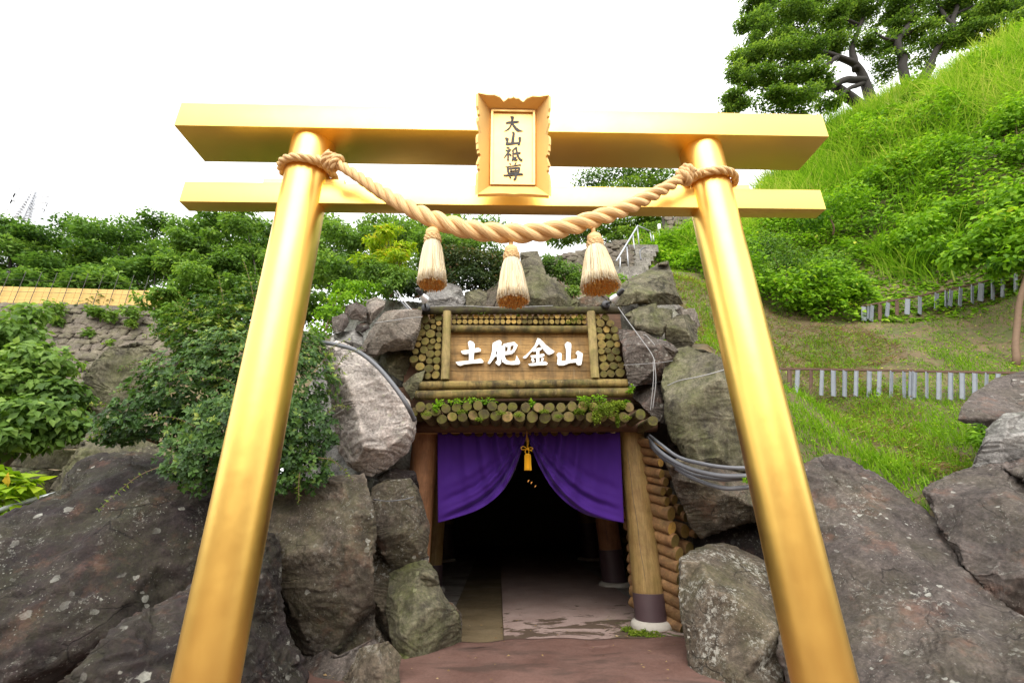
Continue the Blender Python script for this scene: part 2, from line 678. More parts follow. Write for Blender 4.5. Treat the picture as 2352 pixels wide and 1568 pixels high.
def pavemat(name, c1, c2, dirt, damp=.5, moss=.0, cracks=0.):
    t = NT(name)
    v = t.wpos()
    col = t.ramp(t.noise(v, 2.2, 7, .65, .3), [(.3, c1), (.7, c2)])
    col = t.mix(.5, col, t.ramp(t.noise(v, 55, 8, .7), [(.3, .55), (.65, 1.25)]), 'MULTIPLY')
    col = t.mix(t.ramp(t.noise(t.wpos((.45, 1.5, 1)), 2.6, 8, .7, .8), [(.5, 0.), (.6, damp)]), col, dirt)
    if moss:
        col = t.mix(t.ramp(t.noise(v, 5, 8, .75), [(.56, 0.), (.64, moss)]), col, (.1, .12, .03))
    h = t.noise(v, 26, 9, .7)
    nrm = t.bump(h, .4, .012)
    return t.done(col, t.val(t.noise(v, 3, 5), .35, .65, .55, .85), nrm, Specular_IOR_Level=.35)


M['apron'] = pavemat('red_brown_concrete', (.12, .062, .048), (.19, .108, .086), (.07, .045, .035), .7)
def slabmat():
    t = NT('worn_pink_slab')
    v = t.wpos()
    col = t.ramp(t.noise(v, 2.2, 7, .65, .3), [(.3, (.29, .20, .175)), (.7, (.40, .30, .265))])
    col = t.mix(.5, col, t.ramp(t.noise(v, 55, 8, .7), [(.3, .6), (.65, 1.2)]), 'MULTIPLY')
    sy = t.new('ShaderNodeSeparateXYZ')
    t.l.new(t.wpos(), sy.inputs[0])
    near = t.val(sy.outputs[1], 4.7, 6.6, .13, -.08)
    fl = t.math('ADD', t.noise(t.wpos((.75, 1.5, 1)), 3.4, 9, .68, .5), near)
    m_ = t.val(fl, .575, .6)
    col = t.mix(t.math('MULTIPLY', m_, .9), col, (.075, .05, .03))
    gr = t.math('MULTIPLY', t.val(sy.outputs[0], 1.0, 1.5), t.val(t.noise(v, 9, 6, .7), .52, .58))
    gr = t.math('MULTIPLY', gr, t.val(sy.outputs[1], 6.0, 5.0))
    col = t.mix(t.math('MULTIPLY', gr, .8), col, (.07, .12, .015))
    nrm = t.bump(t.math('SUBTRACT', 1.0, m_), .5, .012)
    nrm = t.bump(t.noise(v, 26, 9, .7), .4, .012, nrm)
    return t.done(col, .75, nrm, Specular_IOR_Level=.3)


M['slab'] = slabmat()
M['gutter'] = pavemat('earthy_channel_floor', (.15, .11, .06), (.20, .15, .085), (.1, .075, .04), .4)
M['tunnel_floor'] = pavemat('grey_tunnel_floor', (.26, .23, .2), (.4, .36, .33), (.09, .07, .05), .6)
M['earth'] = pavemat('bare_earth', (.09, .065, .035), (.17, .125, .07), (.05, .045, .02), .5, .7)
M['soil_hill'] = pavemat('hillside_soil', (.085, .06, .03), (.18, .128, .068), (.065, .085, .018), .8, .9)
M['plaza'] = pavemat('warm_plaza_paving', (.14, .067, .024), (.18, .09, .034), (.11, .056, .022), .4)
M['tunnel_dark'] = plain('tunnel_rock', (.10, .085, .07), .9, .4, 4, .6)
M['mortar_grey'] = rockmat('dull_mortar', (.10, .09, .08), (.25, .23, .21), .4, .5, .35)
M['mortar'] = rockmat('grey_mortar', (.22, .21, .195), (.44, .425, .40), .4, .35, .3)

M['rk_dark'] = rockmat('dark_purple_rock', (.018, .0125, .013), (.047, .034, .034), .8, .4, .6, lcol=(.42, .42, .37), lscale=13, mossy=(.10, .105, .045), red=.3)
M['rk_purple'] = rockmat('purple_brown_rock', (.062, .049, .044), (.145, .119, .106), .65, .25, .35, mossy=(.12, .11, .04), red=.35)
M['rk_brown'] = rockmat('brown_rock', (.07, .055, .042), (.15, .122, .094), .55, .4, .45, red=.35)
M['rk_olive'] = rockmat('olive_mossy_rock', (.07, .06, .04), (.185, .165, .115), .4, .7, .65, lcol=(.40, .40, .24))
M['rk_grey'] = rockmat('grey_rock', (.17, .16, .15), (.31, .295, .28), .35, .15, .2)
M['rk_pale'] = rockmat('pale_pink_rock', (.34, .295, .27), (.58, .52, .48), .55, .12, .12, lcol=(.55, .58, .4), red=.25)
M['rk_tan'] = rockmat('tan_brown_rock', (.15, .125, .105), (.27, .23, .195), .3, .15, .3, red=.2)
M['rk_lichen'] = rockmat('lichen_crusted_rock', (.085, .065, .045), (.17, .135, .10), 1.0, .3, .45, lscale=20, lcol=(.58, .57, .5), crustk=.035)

M['log_side'] = woodmat('weathered_log', (.14, .10, .045), (.33, .24, .11), 'Y', .8, .6, .35)
M['log_end'] = endmat('small_log_end', (.42, .29, .10), (.66, .50, .22), .25, .45)
M['log_end_old'] = endmat('old_log_end', (.19, .145, .06), (.33, .26, .11), .45, .7)
M['log_end_moss'] = endmat('mossy_log_end', (.19, .14, .08), (.34, .26, .15), .8, .7, (.13, .135, .02))
M['log_side_moss'] = woodmat('mossy_log', (.09, .07, .03), (.2, .16, .07), 'Y', .85, .6, .5)
M['log_side_orange'] = woodmat('orange_brown_log', (.17, .08, .033), (.32, .18, .08), 'X', .75, .45, .15, fine=60)
M['log_end_orange'] = endmat('orange_log_end', (.36, .23, .075), (.55, .38, .15), .15, .35)
M['rail'] = woodmat('stained_rail', (.13, .09, .028), (.32, .225, .078), 'X', .75, .8, .3, (.028, .024, .012), run=.85)
M['beam_dark'] = woodmat('dark_mossy_beam', (.022, .018, .011), (.07, .056, .032), 'X', .85, .6, .35)
M['post_side'] = woodmat('sign_post', (.22, .16, .055), (.42, .32, .14), 'Z', .75, .45, .35)
M['plank'] = woodmat('sign_plank', (.24, .13, .038), (.42, .255, .09), 'X', .6, .35, .0, (.06, .045, .02), run=.5)
M['post'] = woodmat('peeled_post', (.17, .105, .036), (.32, .215, .085), 'Z', .5, .35, .12, (.12, .05, .022))
M['post_red'] = woodmat('reddish_post', (.25, .11, .055), (.4, .2, .095), 'Z', .6, .25, .0)
M['sleeve'] = plain('purple_sleeve', (.075, .045, .05), .5, .15, 12)
M['foot'] = plain('stone_footing', (.5, .46, .4), .8, .2, 14, .5)
M['lintel'] = woodmat('dark_lintel', (.09, .045, .025), (.17, .09, .05), 'X', .7, .3)
M['bamboo'] = woodmat('bamboo_pole', (.4, .22, .09), (.55, .34, .15), 'X', .5, .1)
M['knob'] = plain('amber_wood', (.5, .27, .09), .6, .2, 20)


def clothmat(name, c):
    t = NT(name)
    v = t.wpos()
    col = t.mix(t.noise(v, 3, 4), [x * .85 for x in c], [x * 1.12 for x in c])
    w = t.noise(t.wpos((1, 1, .5)), 420, 2)
    nrm = t.bump(w, .15, .001)
    t.done(col, .75, nrm, Specular_IOR_Level=.15, Sheen_Weight=.12, Sheen_Roughness=.4)
    return t.m


M['purple'] = clothmat('purple_cloth', (.046, .0105, .155))
M['yellow'] = clothmat('yellow_cord', (.85, .45, .02))

M['lf_dark'] = leafmat('dark_glossy_leaf', [(0, (.014, .040, .009)), (.42, (.045, .11, .019)), (.72, (.10, .195, .034)), (1, (.28, .34, .055))], .36, .27, .6)
M['lf_bright'] = leafmat('bright_leaf', [(0, (.04, .09, .016)), (.45, (.13, .235, .042)), (1, (.30, .43, .085))], .45, .4, .5)
M['lf_mid'] = leafmat('mid_green_leaf', [(0, (.04, .09, .016)), (.45, (.14, .26, .042)), (1, (.33, .47, .085))], .5, .42, .4)
M['lf_forest'] = leafmat('forest_leaf', [(0, (.034, .082, .018)), (.45, (.115, .22, .044)), (1, (.30, .43, .095))], .55, .4, .25)
M['lf_camphor'] = leafmat('camphor_leaf', [(0, (.032, .072, .014)), (.42, (.125, .225, .036)), (1, (.38, .50, .085))], .5, .4, .25)
M['lf_lime'] = leafmat('lime_leaf', [(0, (.09, .18, .010)), (.4, (.24, .38, .018)), (.75, (.42, .52, .03)), (1, (.62, .40, .05))], .45, .42)
M['lf_red'] = leafmat('reddish_shrub_leaf', [(0, (.016, .034, .011)), (.6, (.045, .075, .02)), (.85, (.10, .12, .035)), (1, (.22, .11, .07))], .45, .28)
M['grass'] = leafmat('short_grass', [(0, (.06, .13, .008)), (.5, (.16, .32, .015)), (1, (.32, .47, .04))], .5, .42, .3)
M['tall_grass'] = leafmat('tall_grass_blade', [(0, (.05, .13, .010)), (.4, (.15, .31, .018)), (.75, (.29, .46, .04)), (1, (.55, .56, .17))], .4, .45, .4)
M['dry'] = leafmat('dry_straw', [(0, (.14, .085, .04)), (.6, (.3, .2, .095)), (1, (.46, .34, .18))], .8, .2)
M['cover'] = leafmat('creeper_leaf', [(0, (.04, .11, .008)), (.45, (.17, .34, .018)), (.85, (.34, .53, .036)), (1, (.58, .58, .07))], .45, .42, .3)
M['moss_leaf'] = leafmat('fern_moss', [(0, (.08, .13, .012)), (.6, (.19, .27, .022)), (1, (.34, .4, .05))], .6, .35)
M['bark'] = plain('grey_bark', (.10, .085, .07), .9, .35, 14, .6)
M['bark_dark'] = plain('dark_bark', (.022, .018, .014), .9, .35, 14, .6)
M['twig'] = plain('brown_twig', (.16, .10, .06), .8, .3, 20)
M['rust'] = plain('rusty_rail', (.10, .055, .035), .85, .4, 12, .4)
M['slat'] = plain('grey_painted_slat', (.19, .21, .235), .6, .18, 10, .2)
M['slat_rust'] = plain('rust_stained_slat', (.12, .07, .05), .8, .5, 10, .3)
M['yellow_band'] = plain('ochre_screen', (.62, .41, .13), .7, .08, 3)
M['fence_post'] = plain('dark_fence_post', (.06, .055, .05), .6)
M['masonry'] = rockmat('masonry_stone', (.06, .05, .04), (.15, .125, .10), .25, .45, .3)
M['masonry_joint'] = plain('dark_joint', (.045, .037, .029), .95, .3, 10)
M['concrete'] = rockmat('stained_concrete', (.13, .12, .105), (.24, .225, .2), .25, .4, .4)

# ------------------------------------------------------------------ the setting: ground, paving, hillside
G = MB()
G.add([(-600, -600, -.03), (600, -600, -.03), (600, 600, -.03), (-600, 600, -.03)], [(0, 1, 2, 3)])
tag(G.put('ground', M['earth'], org=(0, 0, -.03)), kind='structure')


def sheet(name, poly, z, mat, t=.02):
    m = MB()
    m.prism([(x, y, z - t) for x, y in poly], (0, 0, 1), t)
    return tag(m.put(name, mat, org=(0, 0, 0)), kind='structure')


sheet('plaza_pavement', [(-26, -45), (26, -45), (26, -.6), (-26, -.6)], .075, M['plaza'], .05)
# unseen bank behind the viewer, added for warm low reflections in the gold
xs, ys = np.linspace(-40, 40, 40), np.linspace(-30, -11, 20)
gx, gy = np.meshgrid(xs, ys)
gz = .06 + 5.0 * np.clip((-12.5 - gy) / 4.5, 0, 1) ** .8 + .25 * fbm(np.stack([gx.ravel() * .4, gy.ravel() * .4, gx.ravel() * 0], 1), 4, 61).reshape(gx.shape) * np.clip(-11 - gy, 0, 1)
V = np.stack([gx.ravel(), gy.ravel(), gz.ravel()], 1)
Q = np.array([(j * 40 + i, j * 40 + i + 1, (j + 1) * 40 + i + 1, (j + 1) * 40 + i) for j in range(19) for i in range(39)])
tag(put('added_reflection_terrain', V, Q, [M['plaza']], org=(0, 0, 0)), kind='structure')
E_L, E_R = at(910, 1480, 4.75), at(1590, 1480, 4.6)
apron_poly = [(-5, -7), (5, -7), (5, 2.4), (2.4, 3.4), (1.85, 4.58), (0.35, 4.68), (-1.1, 4.76), (-1.9, 3.6), (-5, 2.4)]
# a shallow worn surface instead of a flat sheet
xs = np.linspace(-4, 4, 120)
ys = np.concatenate([np.linspace(-7, 2.4, 50), np.linspace(2.46, 4.72, 60)])
gx, gy = np.meshgrid(xs, ys)
gz = .012 * fbm(np.stack([gx.ravel() * 1.2, gy.ravel() * 1.2, gx.ravel() * 0], 1), 4, 3).reshape(gx.shape)
gy2 = gy + np.where(gy > 4.5, .035 * np.sin(gx * 5.1) + .02 * np.sin(gx * 13), 0)
V = np.stack([gx.ravel(), gy2.ravel(), gz.ravel() + .03], 1)
nx, ny = len(xs), len(ys)
Q = np.array([(j * nx + i, j * nx + i + 1, (j + 1) * nx + i + 1, (j + 1) * nx + i) for j in range(ny - 1) for i in range(nx - 1)])
edge = [(len(V) + i) for i in range(nx)]
V = np.concatenate([V, V[-nx:] - np.array([0, 0, .06])])
Q = np.concatenate([Q, [((ny - 1) * nx + i, (ny - 1) * nx + i + 1, edge[i + 1], edge[i]) for i in range(nx - 1)]])
tag(put('entrance_apron_pavement', V, Q, [M['apron']], org=(0, 0, 0)), kind='structure')


def worn_sheet(name, x0, x1, y0, y1, z, mat, n=60, amp=.006, skew=0.):
    xs, ys = np.linspace(x0, x1, n), np.linspace(y0, y1, n)
    gx, gy = np.meshgrid(xs, ys)
    gz = z + amp * fbm(np.stack([gx.ravel() * 3, gy.ravel() * 3, gx.ravel() * 0], 1), 4, 7).reshape(gx.shape)
    gx = gx + skew * (gy - y0)
    V = np.stack([gx.ravel(), gy.ravel(), gz.ravel()], 1)
    Q = np.array([(j * n + i, j * n + i + 1, (j + 1) * n + i + 1, (j + 1) * n + i) for j in range(n - 1) for i in range(n - 1)])
    b = MB()
    b.add(V, Q)
    lo = z - .05
    for a, c in (((x0, y0), (x1, y0)), ((x0 + skew * (y1 - y0), y1), (x0, y0))):
        b.add([(a[0], a[1], lo), (c[0], c[1], lo), (c[0], c[1], z), (a[0], a[1], z)], [(0, 1, 2, 3)])
    return tag(b.put(name, mat, smooth=True, org=(0, 0, 0)), kind='structure')


worn_sheet('tunnel_path', .06, 1.75, 4.68, 16, .016, M['slab'], 80, .008)
worn_sheet('tunnel_channel_path', -.52, .058, 4.72, 16, -.012, M['gutter'], 40, .004)
worn_sheet('tunnel_floor', -2.2, -.525, 4.75, 16, -.002, M['tunnel_floor'], 60, .012)
worn_sheet('tunnel_side_floor', 1.755, 3.2, 4.7, 16, .004, M['tunnel_floor'], 60, .012)

# hillside: one height field through measured points
HP = np.array([
    (-1.2, 6.1, 3.45), (.4, 6.0, 3.62), (1.7, 6.1, 3.7), (.4, 7.5, 4.5), (-2, 6.6, 3.0), (2.5, 6.4, 3.6), (2.9, 5.6, 2.9),
    (3.2, 4.9, 1.4), (4.8, 4.6, 1.25), (5, 7.6, 2.95), (6.27, 7.2, 2.78), (7.56, 6.8, 2.65), (6.25, 9, 4.4), (8.5, 8.3, 4.15), (10.1, 7.8, 3.9),
    (8.6, 9.4, 5.15), (11.2, 8.2, 5.35), (7.45, 11, 7.1), (11.7, 10.5, 8), (13.4, 9, 8.5), (13.6, 14, 15.4), (17, 13, 16.8), (19.6, 11, 17.1),
    (6.7, 14, 9.9), (3.6, 11, 7.3), (16, 18, 16.3), (22, 16, 17.6), (30, 14, 18), (26, 25, 17), (10, 24, 13.2), (5, 18, 10.6), (1, 15, 8.0), (0, 22, 10),
    (8, 4, .7), (14, 3, 1.5), (20, 4, 8), (5, 3, .1), (4, 40, 13), (24, 44, 18),
    (-3, 5, .9), (-5, 6, .9), (-8, 8, 1.2), (-12, 12, 2.6), (-18, 15.2, 4.2), (-13, 15.4, 4.2), (-6, 13, 3.6), (-3, 10, 3.6), (-3.2, 7.2, 2.6), (-30, 15, 4),
    (-20, 18.4, 8.9), (-13, 18.6, 8.9), (-28, 18.2, 8.9), (-25, 30, 12), (-10, 30, 12.5), (-6, 20, 7.6), (-40, 30, 13), (-40, 10, 3), (-15, 45, 16), (-40, 45, 17), (-8, 4, .2), (-20, 8, 1),
    at(1632, 790, 6.6), at(1650, 700, 8.4), at(1570, 640, 9.6)])


def _rbf_fit():
    P = HP[:, :2]
    A = np.linalg.norm(P[:, None] - P[None], axis=2)
    n = len(P)
    L = np.zeros((n + 3, n + 3))
    L[:n, :n] = -A - .25 * np.eye(n)
    L[:n, n] = 1
    L[:n, n + 1:] = P
    L[n, :n] = 1
    L[n + 1:, :n] = P.T
    return np.linalg.solve(L, np.concatenate([HP[:, 2], [0, 0, 0]]))


_RB = _rbf_fit()


def hill(x, y):
    x, y = np.atleast_1d(np.asarray(x, float)), np.atleast_1d(np.asarray(y, float))
    d = np.sqrt((x[:, None] - HP[None, :, 0]) ** 2 + (y[:, None] - HP[None, :, 1]) ** 2)
    n = len(HP)
    return -d @ _RB[:n] + _RB[n] + _RB[n + 1] * x + _RB[n + 2] * y


def hill_s(x, y):
    z = hill(x, y)
    P = np.stack([np.atleast_1d(x) * 1.1, np.atleast_1d(y) * 1.1, np.zeros(len(z))], 1)
    return z + .10 * fbm(P, 4, 5)


def hill_hit(px, py, y0=4.0, y1=40.0, n=400):
    """where the sight line through a picture point first meets the hillside"""
    Y = np.linspace(y0, y1, n)
    d = ray(px, py)
    P = CAM[None] + d[None] * (Y / d[1])[:, None]
    z = hill_s(P[:, 0], P[:, 1])
    k = np.argmax(P[:, 2] < z)
    return P[k] if P[k, 2] < z[k] else None


xs = np.concatenate([np.linspace(-46, -6, 50), np.linspace(-5.6, 14, 110), np.linspace(14.4, 50, 50)])
ys = np.concatenate([np.linspace(3.2, 16, 90), np.linspace(16.5, 60, 60)])
gx, gy = np.meshgrid(xs, ys)
gz = hill_s(gx.ravel(), gy.ravel())
V = np.stack([gx.ravel(), gy.ravel(), gz], 1)
nx, ny = len(xs), len(ys)
ii, jj = np.meshgrid(np.arange(nx - 1), np.arange(ny - 1))
i0 = (jj * nx + ii).ravel()
Q = np.stack([i0, i0 + 1, i0 + nx + 1, i0 + nx], 1)
c = V[Q].mean(1)
drop = ((c[:, 0] > -2.9) & (c[:, 0] < 2.75) & (c[:, 1] < 5.95)) | ((c[:, 1] < 4.3) & (np.abs(c[:, 0]) < 7))
tag(put('hillside_terrain', V, Q[~drop], [M['soil_hill']], org=(0, 0, 0)), kind='structure')

# the tunnel behind the curtain: rough rock walls and roof
def tunnel_side(name, pts, y0, y1):
    n, m = 40, len(pts)
    P = np.array(pts, float)
    V, Q = [], []
    for j in range(n):
        y = y0 + (y1 - y0) * j / (n - 1)
        for p in P:
            V.append((p[0], y, p[1]))
    V = np.array(V)
    V += .05 * np.stack([fbm(V * 2, 3, 9), 0 * V[:, 0], fbm(V * 2, 3, 12)], 1)
    Q = [(j * m + i, j * m + i + 1, (j + 1) * m + i + 1, (j + 1) * m + i) for j in range(n - 1) for i in range(m - 1)]
    return tag(put(name, V, np.array(Q), [M['tunnel_dark']], org=(0, 0, 0)), kind='structure')


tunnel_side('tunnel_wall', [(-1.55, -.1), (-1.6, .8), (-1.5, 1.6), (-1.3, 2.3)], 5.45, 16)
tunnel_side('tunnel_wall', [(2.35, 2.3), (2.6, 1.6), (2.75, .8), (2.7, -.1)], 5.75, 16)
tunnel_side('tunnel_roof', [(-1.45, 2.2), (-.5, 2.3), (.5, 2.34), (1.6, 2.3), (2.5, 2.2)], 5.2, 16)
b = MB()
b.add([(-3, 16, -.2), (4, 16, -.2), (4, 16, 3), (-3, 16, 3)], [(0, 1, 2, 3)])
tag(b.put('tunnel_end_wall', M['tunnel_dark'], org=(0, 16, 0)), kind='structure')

# ------------------------------------------------------------------ torii gate
TY = 2.2
torii = thing('torii_gate', 'tall golden torii gate standing in front of the mine entrance', 'torii gate', (0.09, TY, 0))


def pillar(x, lean):
    zs = np.linspace(-.02, 2.262 + CAM[2], 40)
    P = np.stack([x + lean * (zs - CAM[2]), np.full(40, TY), zs], 1)
    m = MB()
    m.tube(P, np.full(40, .125), 64)
    o = m.put('pillar', M['gold'], torii)
    return smooth_by_angle(o)


PLX, PRX, LL, LR = -1.165, 1.3405, .0113, -.0301
pillar(PLX, LL)
pillar(PRX, LR)
KZ0, KZ1 = 2.0979 + CAM[2], 2.2722 + CAM[2]
NZ0, NZ1 = 1.643 + CAM[2], 1.7826 + CAM[2]
for nm_, x0, x1, y0, y1, z0, z1 in (('upper_beam', -1.8894, 2.0086, 2.0531, 2.3469, KZ0, KZ1), ('lower_beam', -1.8154, 1.9447, 2.1542, 2.2458, NZ0, NZ1)):
    m = MB()
    m.bevbox(((x0 + x1) / 2, (y0 + y1) / 2, (z0 + z1) / 2), (x1 - x0, y1 - y0, z1 - z0), .004)
    o = m.put(nm_, M['gold'], torii)
    smooth_by_angle(o, 50)
for x, l in ((PLX, LL), (PRX, LR)):
    for s in (-1, 1):
        m = MB()
        xc = x + l * (NZ1 - CAM[2]) + s * .165
        m.bevbox((xc, TY, NZ1 + .021), (.14, .06, .042), .003)
        m.put('wedge', M['gold'], torii)

# ------------------------------------------------------------------ name plaque
PN = np.array([0, -math.cos(math.radians(9)), -math.sin(math.radians(9))])      # faces the viewer, leaning forward
PP = at(1178, 340, 1.965)
plaque = thing('name_plaque', 'ornate gold plaque with four dark characters hung on the torii beams', 'plaque', PP - np.array([0, 0, .27]))
ci = [onp(x, y, PP, PN) for x, y in ((1128, 254), (1229, 256), (1229, 427), (1126, 426))]       # TL TR BR BL
PR = PP + PN * .085
co = [onp(x, y, PR, PN) for x, y in ((1098, 214), (1261, 219), (1261, 449), (1097, 446))]
m = MB()
m.prism([p - PN * .02 for p in ci], PN, .02)
panel = m.put('panel', M['gold2'], plaque)
cen = sum(ci) / 4
for k in range(4):
    a, b_ = ci[k], ci[(k + 1) % 4]
    m = MB()
    d = b_ - a
    d /= np.linalg.norm(d)
    inn = np.cross(PN, d)
    if np.dot(inn, cen - a) < 0:
        inn = -inn
    q = [a + inn * .0005, b_ + inn * .0005, b_ + inn * .013 - d * .0125, a + inn * .013 + d * .0125]
    m.prism([p + PN * .0005 for p in q], PN, .012)
    m.put('moulding', M['gold2'], plaque)
SIDE = [(0, 0), (.13, 0), (.16, .2), (.2, .22), (.215, .42), (.23, .45), (.24, .12), (.28, .1), (.385, .62), (.40, .3), (.415, .1), (.45, .0), (.5, .02), (.505, .1),
        (.56, .1), (.57, .25), (.6, .28), (.62, .62), (.7, .08), (.715, .1), (.72, .25), (.755, .3), (.78, .5), (.8, .12), (.86, 0), (1, 0)]
TOPP = [(0, 0), (.12, .22), (.22, .2), (.29, .45), (.33, .95), (.37, .8), (.42, .5), (.47, .5), (.5, .36), (.53, .5), (.58, .5), (.63, .8), (.67, .95), (.71, .5), (.78, .2), (.88, .25), (1, 0)]
BOTP = [(0, 0), (.1, .15), (.25, .35), (.33, .4), (.39, .4), (.5, .2), (.61, .4), (.67, .4), (.75, .35), (.9, .15), (1, 0)]
for k, prof in enumerate((TOPP, SIDE, BOTP, SIDE)):
    I0, I1, O0, O1 = ci[k], ci[(k + 1) % 4], co[k], co[(k + 1) % 4]
    if k == 2:
        prof = [(1 - t, e) for t, e in reversed(prof)]
    if k == 3:
        prof = [(1 - t, e) for t, e in reversed(prof)]
    inn, out = [], []
    for t, e in prof:
        i, o = I0 + (I1 - I0) * t, O0 + (O1 - O0) * t
        dd = (i - o) / np.linalg.norm(i - o)
        inn.append(i)
        out.append(o + dd * e * .046)
    inn, out = np.array(inn), np.array(out)
    n = len(prof)
    fn = np.cross(I1 - I0, O0 - I0)
    fn /= np.linalg.norm(fn)
    if np.dot(fn, PN) < 0:
        fn = -fn
    back = -fn * .016
    V = np.concatenate([inn, out, out + back, inn + back])
    Q = []
    for j in range(n - 1):
        Q += [(j, j + 1, n + j + 1, n + j), (n + j, n + j + 1, 2 * n + j + 1, 2 * n + j), (2 * n + j, 2 * n + j + 1, 3 * n + j + 1, 3 * n + j), (3 * n + j, 3 * n + j + 1, j + 1, j)]
    m = MB()
    m.add(V, Q)
    m.put('frame_board', M['gold2'], plaque)


def chaikin(P, it=2):
    P = np.asarray(P, float)
    for _ in range(it):
        A, B = P, np.roll(P, -1, 0)
        L = np.linalg.norm(B - A, axis=1)[:, None]
        k = np.minimum(.25, 3.0 / (L + 1e-6))
        P = np.stack([A + (B - A) * k, B - (B - A) * k], 1).reshape(-1, P.shape[1])
    return P


def inset(P, d):
    P = np.asarray(P, float)
    A, B = np.roll(P, 1, 0), np.roll(P, -1, 0)
    tg = B - A
    tg /= np.linalg.norm(tg, axis=1)[:, None] + 1e-9
    nr = np.stack([-tg[:, 1], tg[:, 0]], 1)
    area = .5 * np.sum(P[:, 0] * B[:, 1] - B[:, 0] * P[:, 1])
    return P + nr * d * (1 if area > 0 else -1)


def character(name, strokes, conv, P0, N, t, mat, parent, dt=.0009, shrink=0.):
    m = MB()
    for k, s in enumerate(strokes):
        if shrink:
            s = inset(s, shrink)
        s = chaikin(s, 2)
        pts = [onp(*conv(x, y), P0, N) for x, y in s]
        m.prism(pts, N, t + dt * k)
    return m.put(name, mat, parent)


pc = lambda x, y: (1056.6 + x / 5.688, 192.9 + y / 5.688)
DA = [[(595, 510), (615, 495), (740, 485), (765, 488), (775, 505), (740, 515), (640, 522), (605, 525)],
      [(655, 425), (690, 425), (707, 435), (695, 500), (670, 560), (640, 600), (600, 618), (575, 622), (600, 605), (640, 570), (665, 520), (668, 460)],
      [(690, 505), (705, 530), (740, 570), (780, 600), (828, 620), (800, 624), (745, 624), (715, 595), (690, 555), (676, 530)]]
YAMA = [[(680, 625), (700, 625), (718, 640), (712, 700), (704, 785), (665, 790), (672, 720), (685, 660)],
        [(585, 705), (605, 700), (640, 715), (634, 740), (624, 796), (592, 800), (604, 750)],
        [(595, 798), (620, 768), (700, 766), (775, 762), (772, 785), (720, 790), (620, 804)],
        [(760, 705), (780, 692), (800, 705), (795, 750), (782, 802), (765, 806), (750, 790), (768, 750)]]
GI = [[(600, 828), (625, 820), (655, 835), (640, 852), (610, 846)],
      [(590, 860), (620, 862), (655, 848), (674, 860), (652, 890), (612, 938), (582, 970), (568, 966), (592, 930), (620, 885), (598, 880)],
      [(618, 900), (642, 890), (642, 1000), (630, 1013), (613, 1000)],
      [(640, 908), (662, 913), (680, 935), (662, 948), (640, 930)],
      [(700, 845), (730, 822), (752, 830), (745, 850), (700, 864), (680, 884), (675, 870)],
      [(680, 860), (707, 862), (704, 955), (742, 950), (742, 972), (684, 1012), (670, 1000), (680, 970)],
      [(700, 903), (760, 893), (792, 893), (797, 910), (760, 920), (700, 926)],
      [(723, 840), (750, 840), (757, 900), (777, 955), (800, 982), (815, 978), (821, 1006), (800, 1016), (768, 992), (738, 940), (728, 890)],
      [(706, 990), (758, 984), (752, 1002), (706, 1010)]]
SON = [[(635, 1045), (655, 1034), (674, 1050), (662, 1064)], [(715, 1030), (742, 1024), (736, 1046), (706, 1066)],
       [(590, 1078), (620, 1078), (720, 1060), (790, 1048), (802, 1068), (740, 1076), (610, 1093)],
       [(608, 1095), (640, 1095), (646, 1165), (625, 1182), (613, 1150)], [(636, 1098), (760, 1084), (792, 1095), (780, 1110), (640, 1117)],
       [(760, 1090), (792, 1095), (777, 1166), (748, 1171)], [(636, 1160), (760, 1150), (760, 1169), (640, 1180)],
       [(662, 1108), (682, 1106), (668, 1140), (650, 1146)], [(715, 1104), (737, 1102), (732, 1140), (712, 1141)], [(650, 1136), (755, 1126), (755, 1141), (650, 1151)],
       [(563, 1190), (600, 1187), (700, 1179), (800, 1168), (827, 1178), (822, 1193), (740, 1196), (610, 1206), (580, 1207)],
       [(713, 1165), (747, 1165), (742, 1240), (715, 1264), (693, 1246), (710, 1230)], [(638, 1204), (667, 1215), (672, 1237), (650, 1231)]]
for ch in (DA, YAMA, GI, SON):
    character('character', ch, pc, PP + PN * .0006, PN, .0012, M['ink'], panel, .0003, 1.2 if ch in (GI, SON) else -.8)
for x, y in ((432, 400), (938, 410), (424, 780), (438, 1280), (940, 1288)):
    p = onp(*pc(x, y), PP, PN)
    m = MB()
    m.tube([p, p + PN * .002, p + PN * .003], [.0018, .0018, .001], 6)
    m.put('nail', M['nail'], panel)

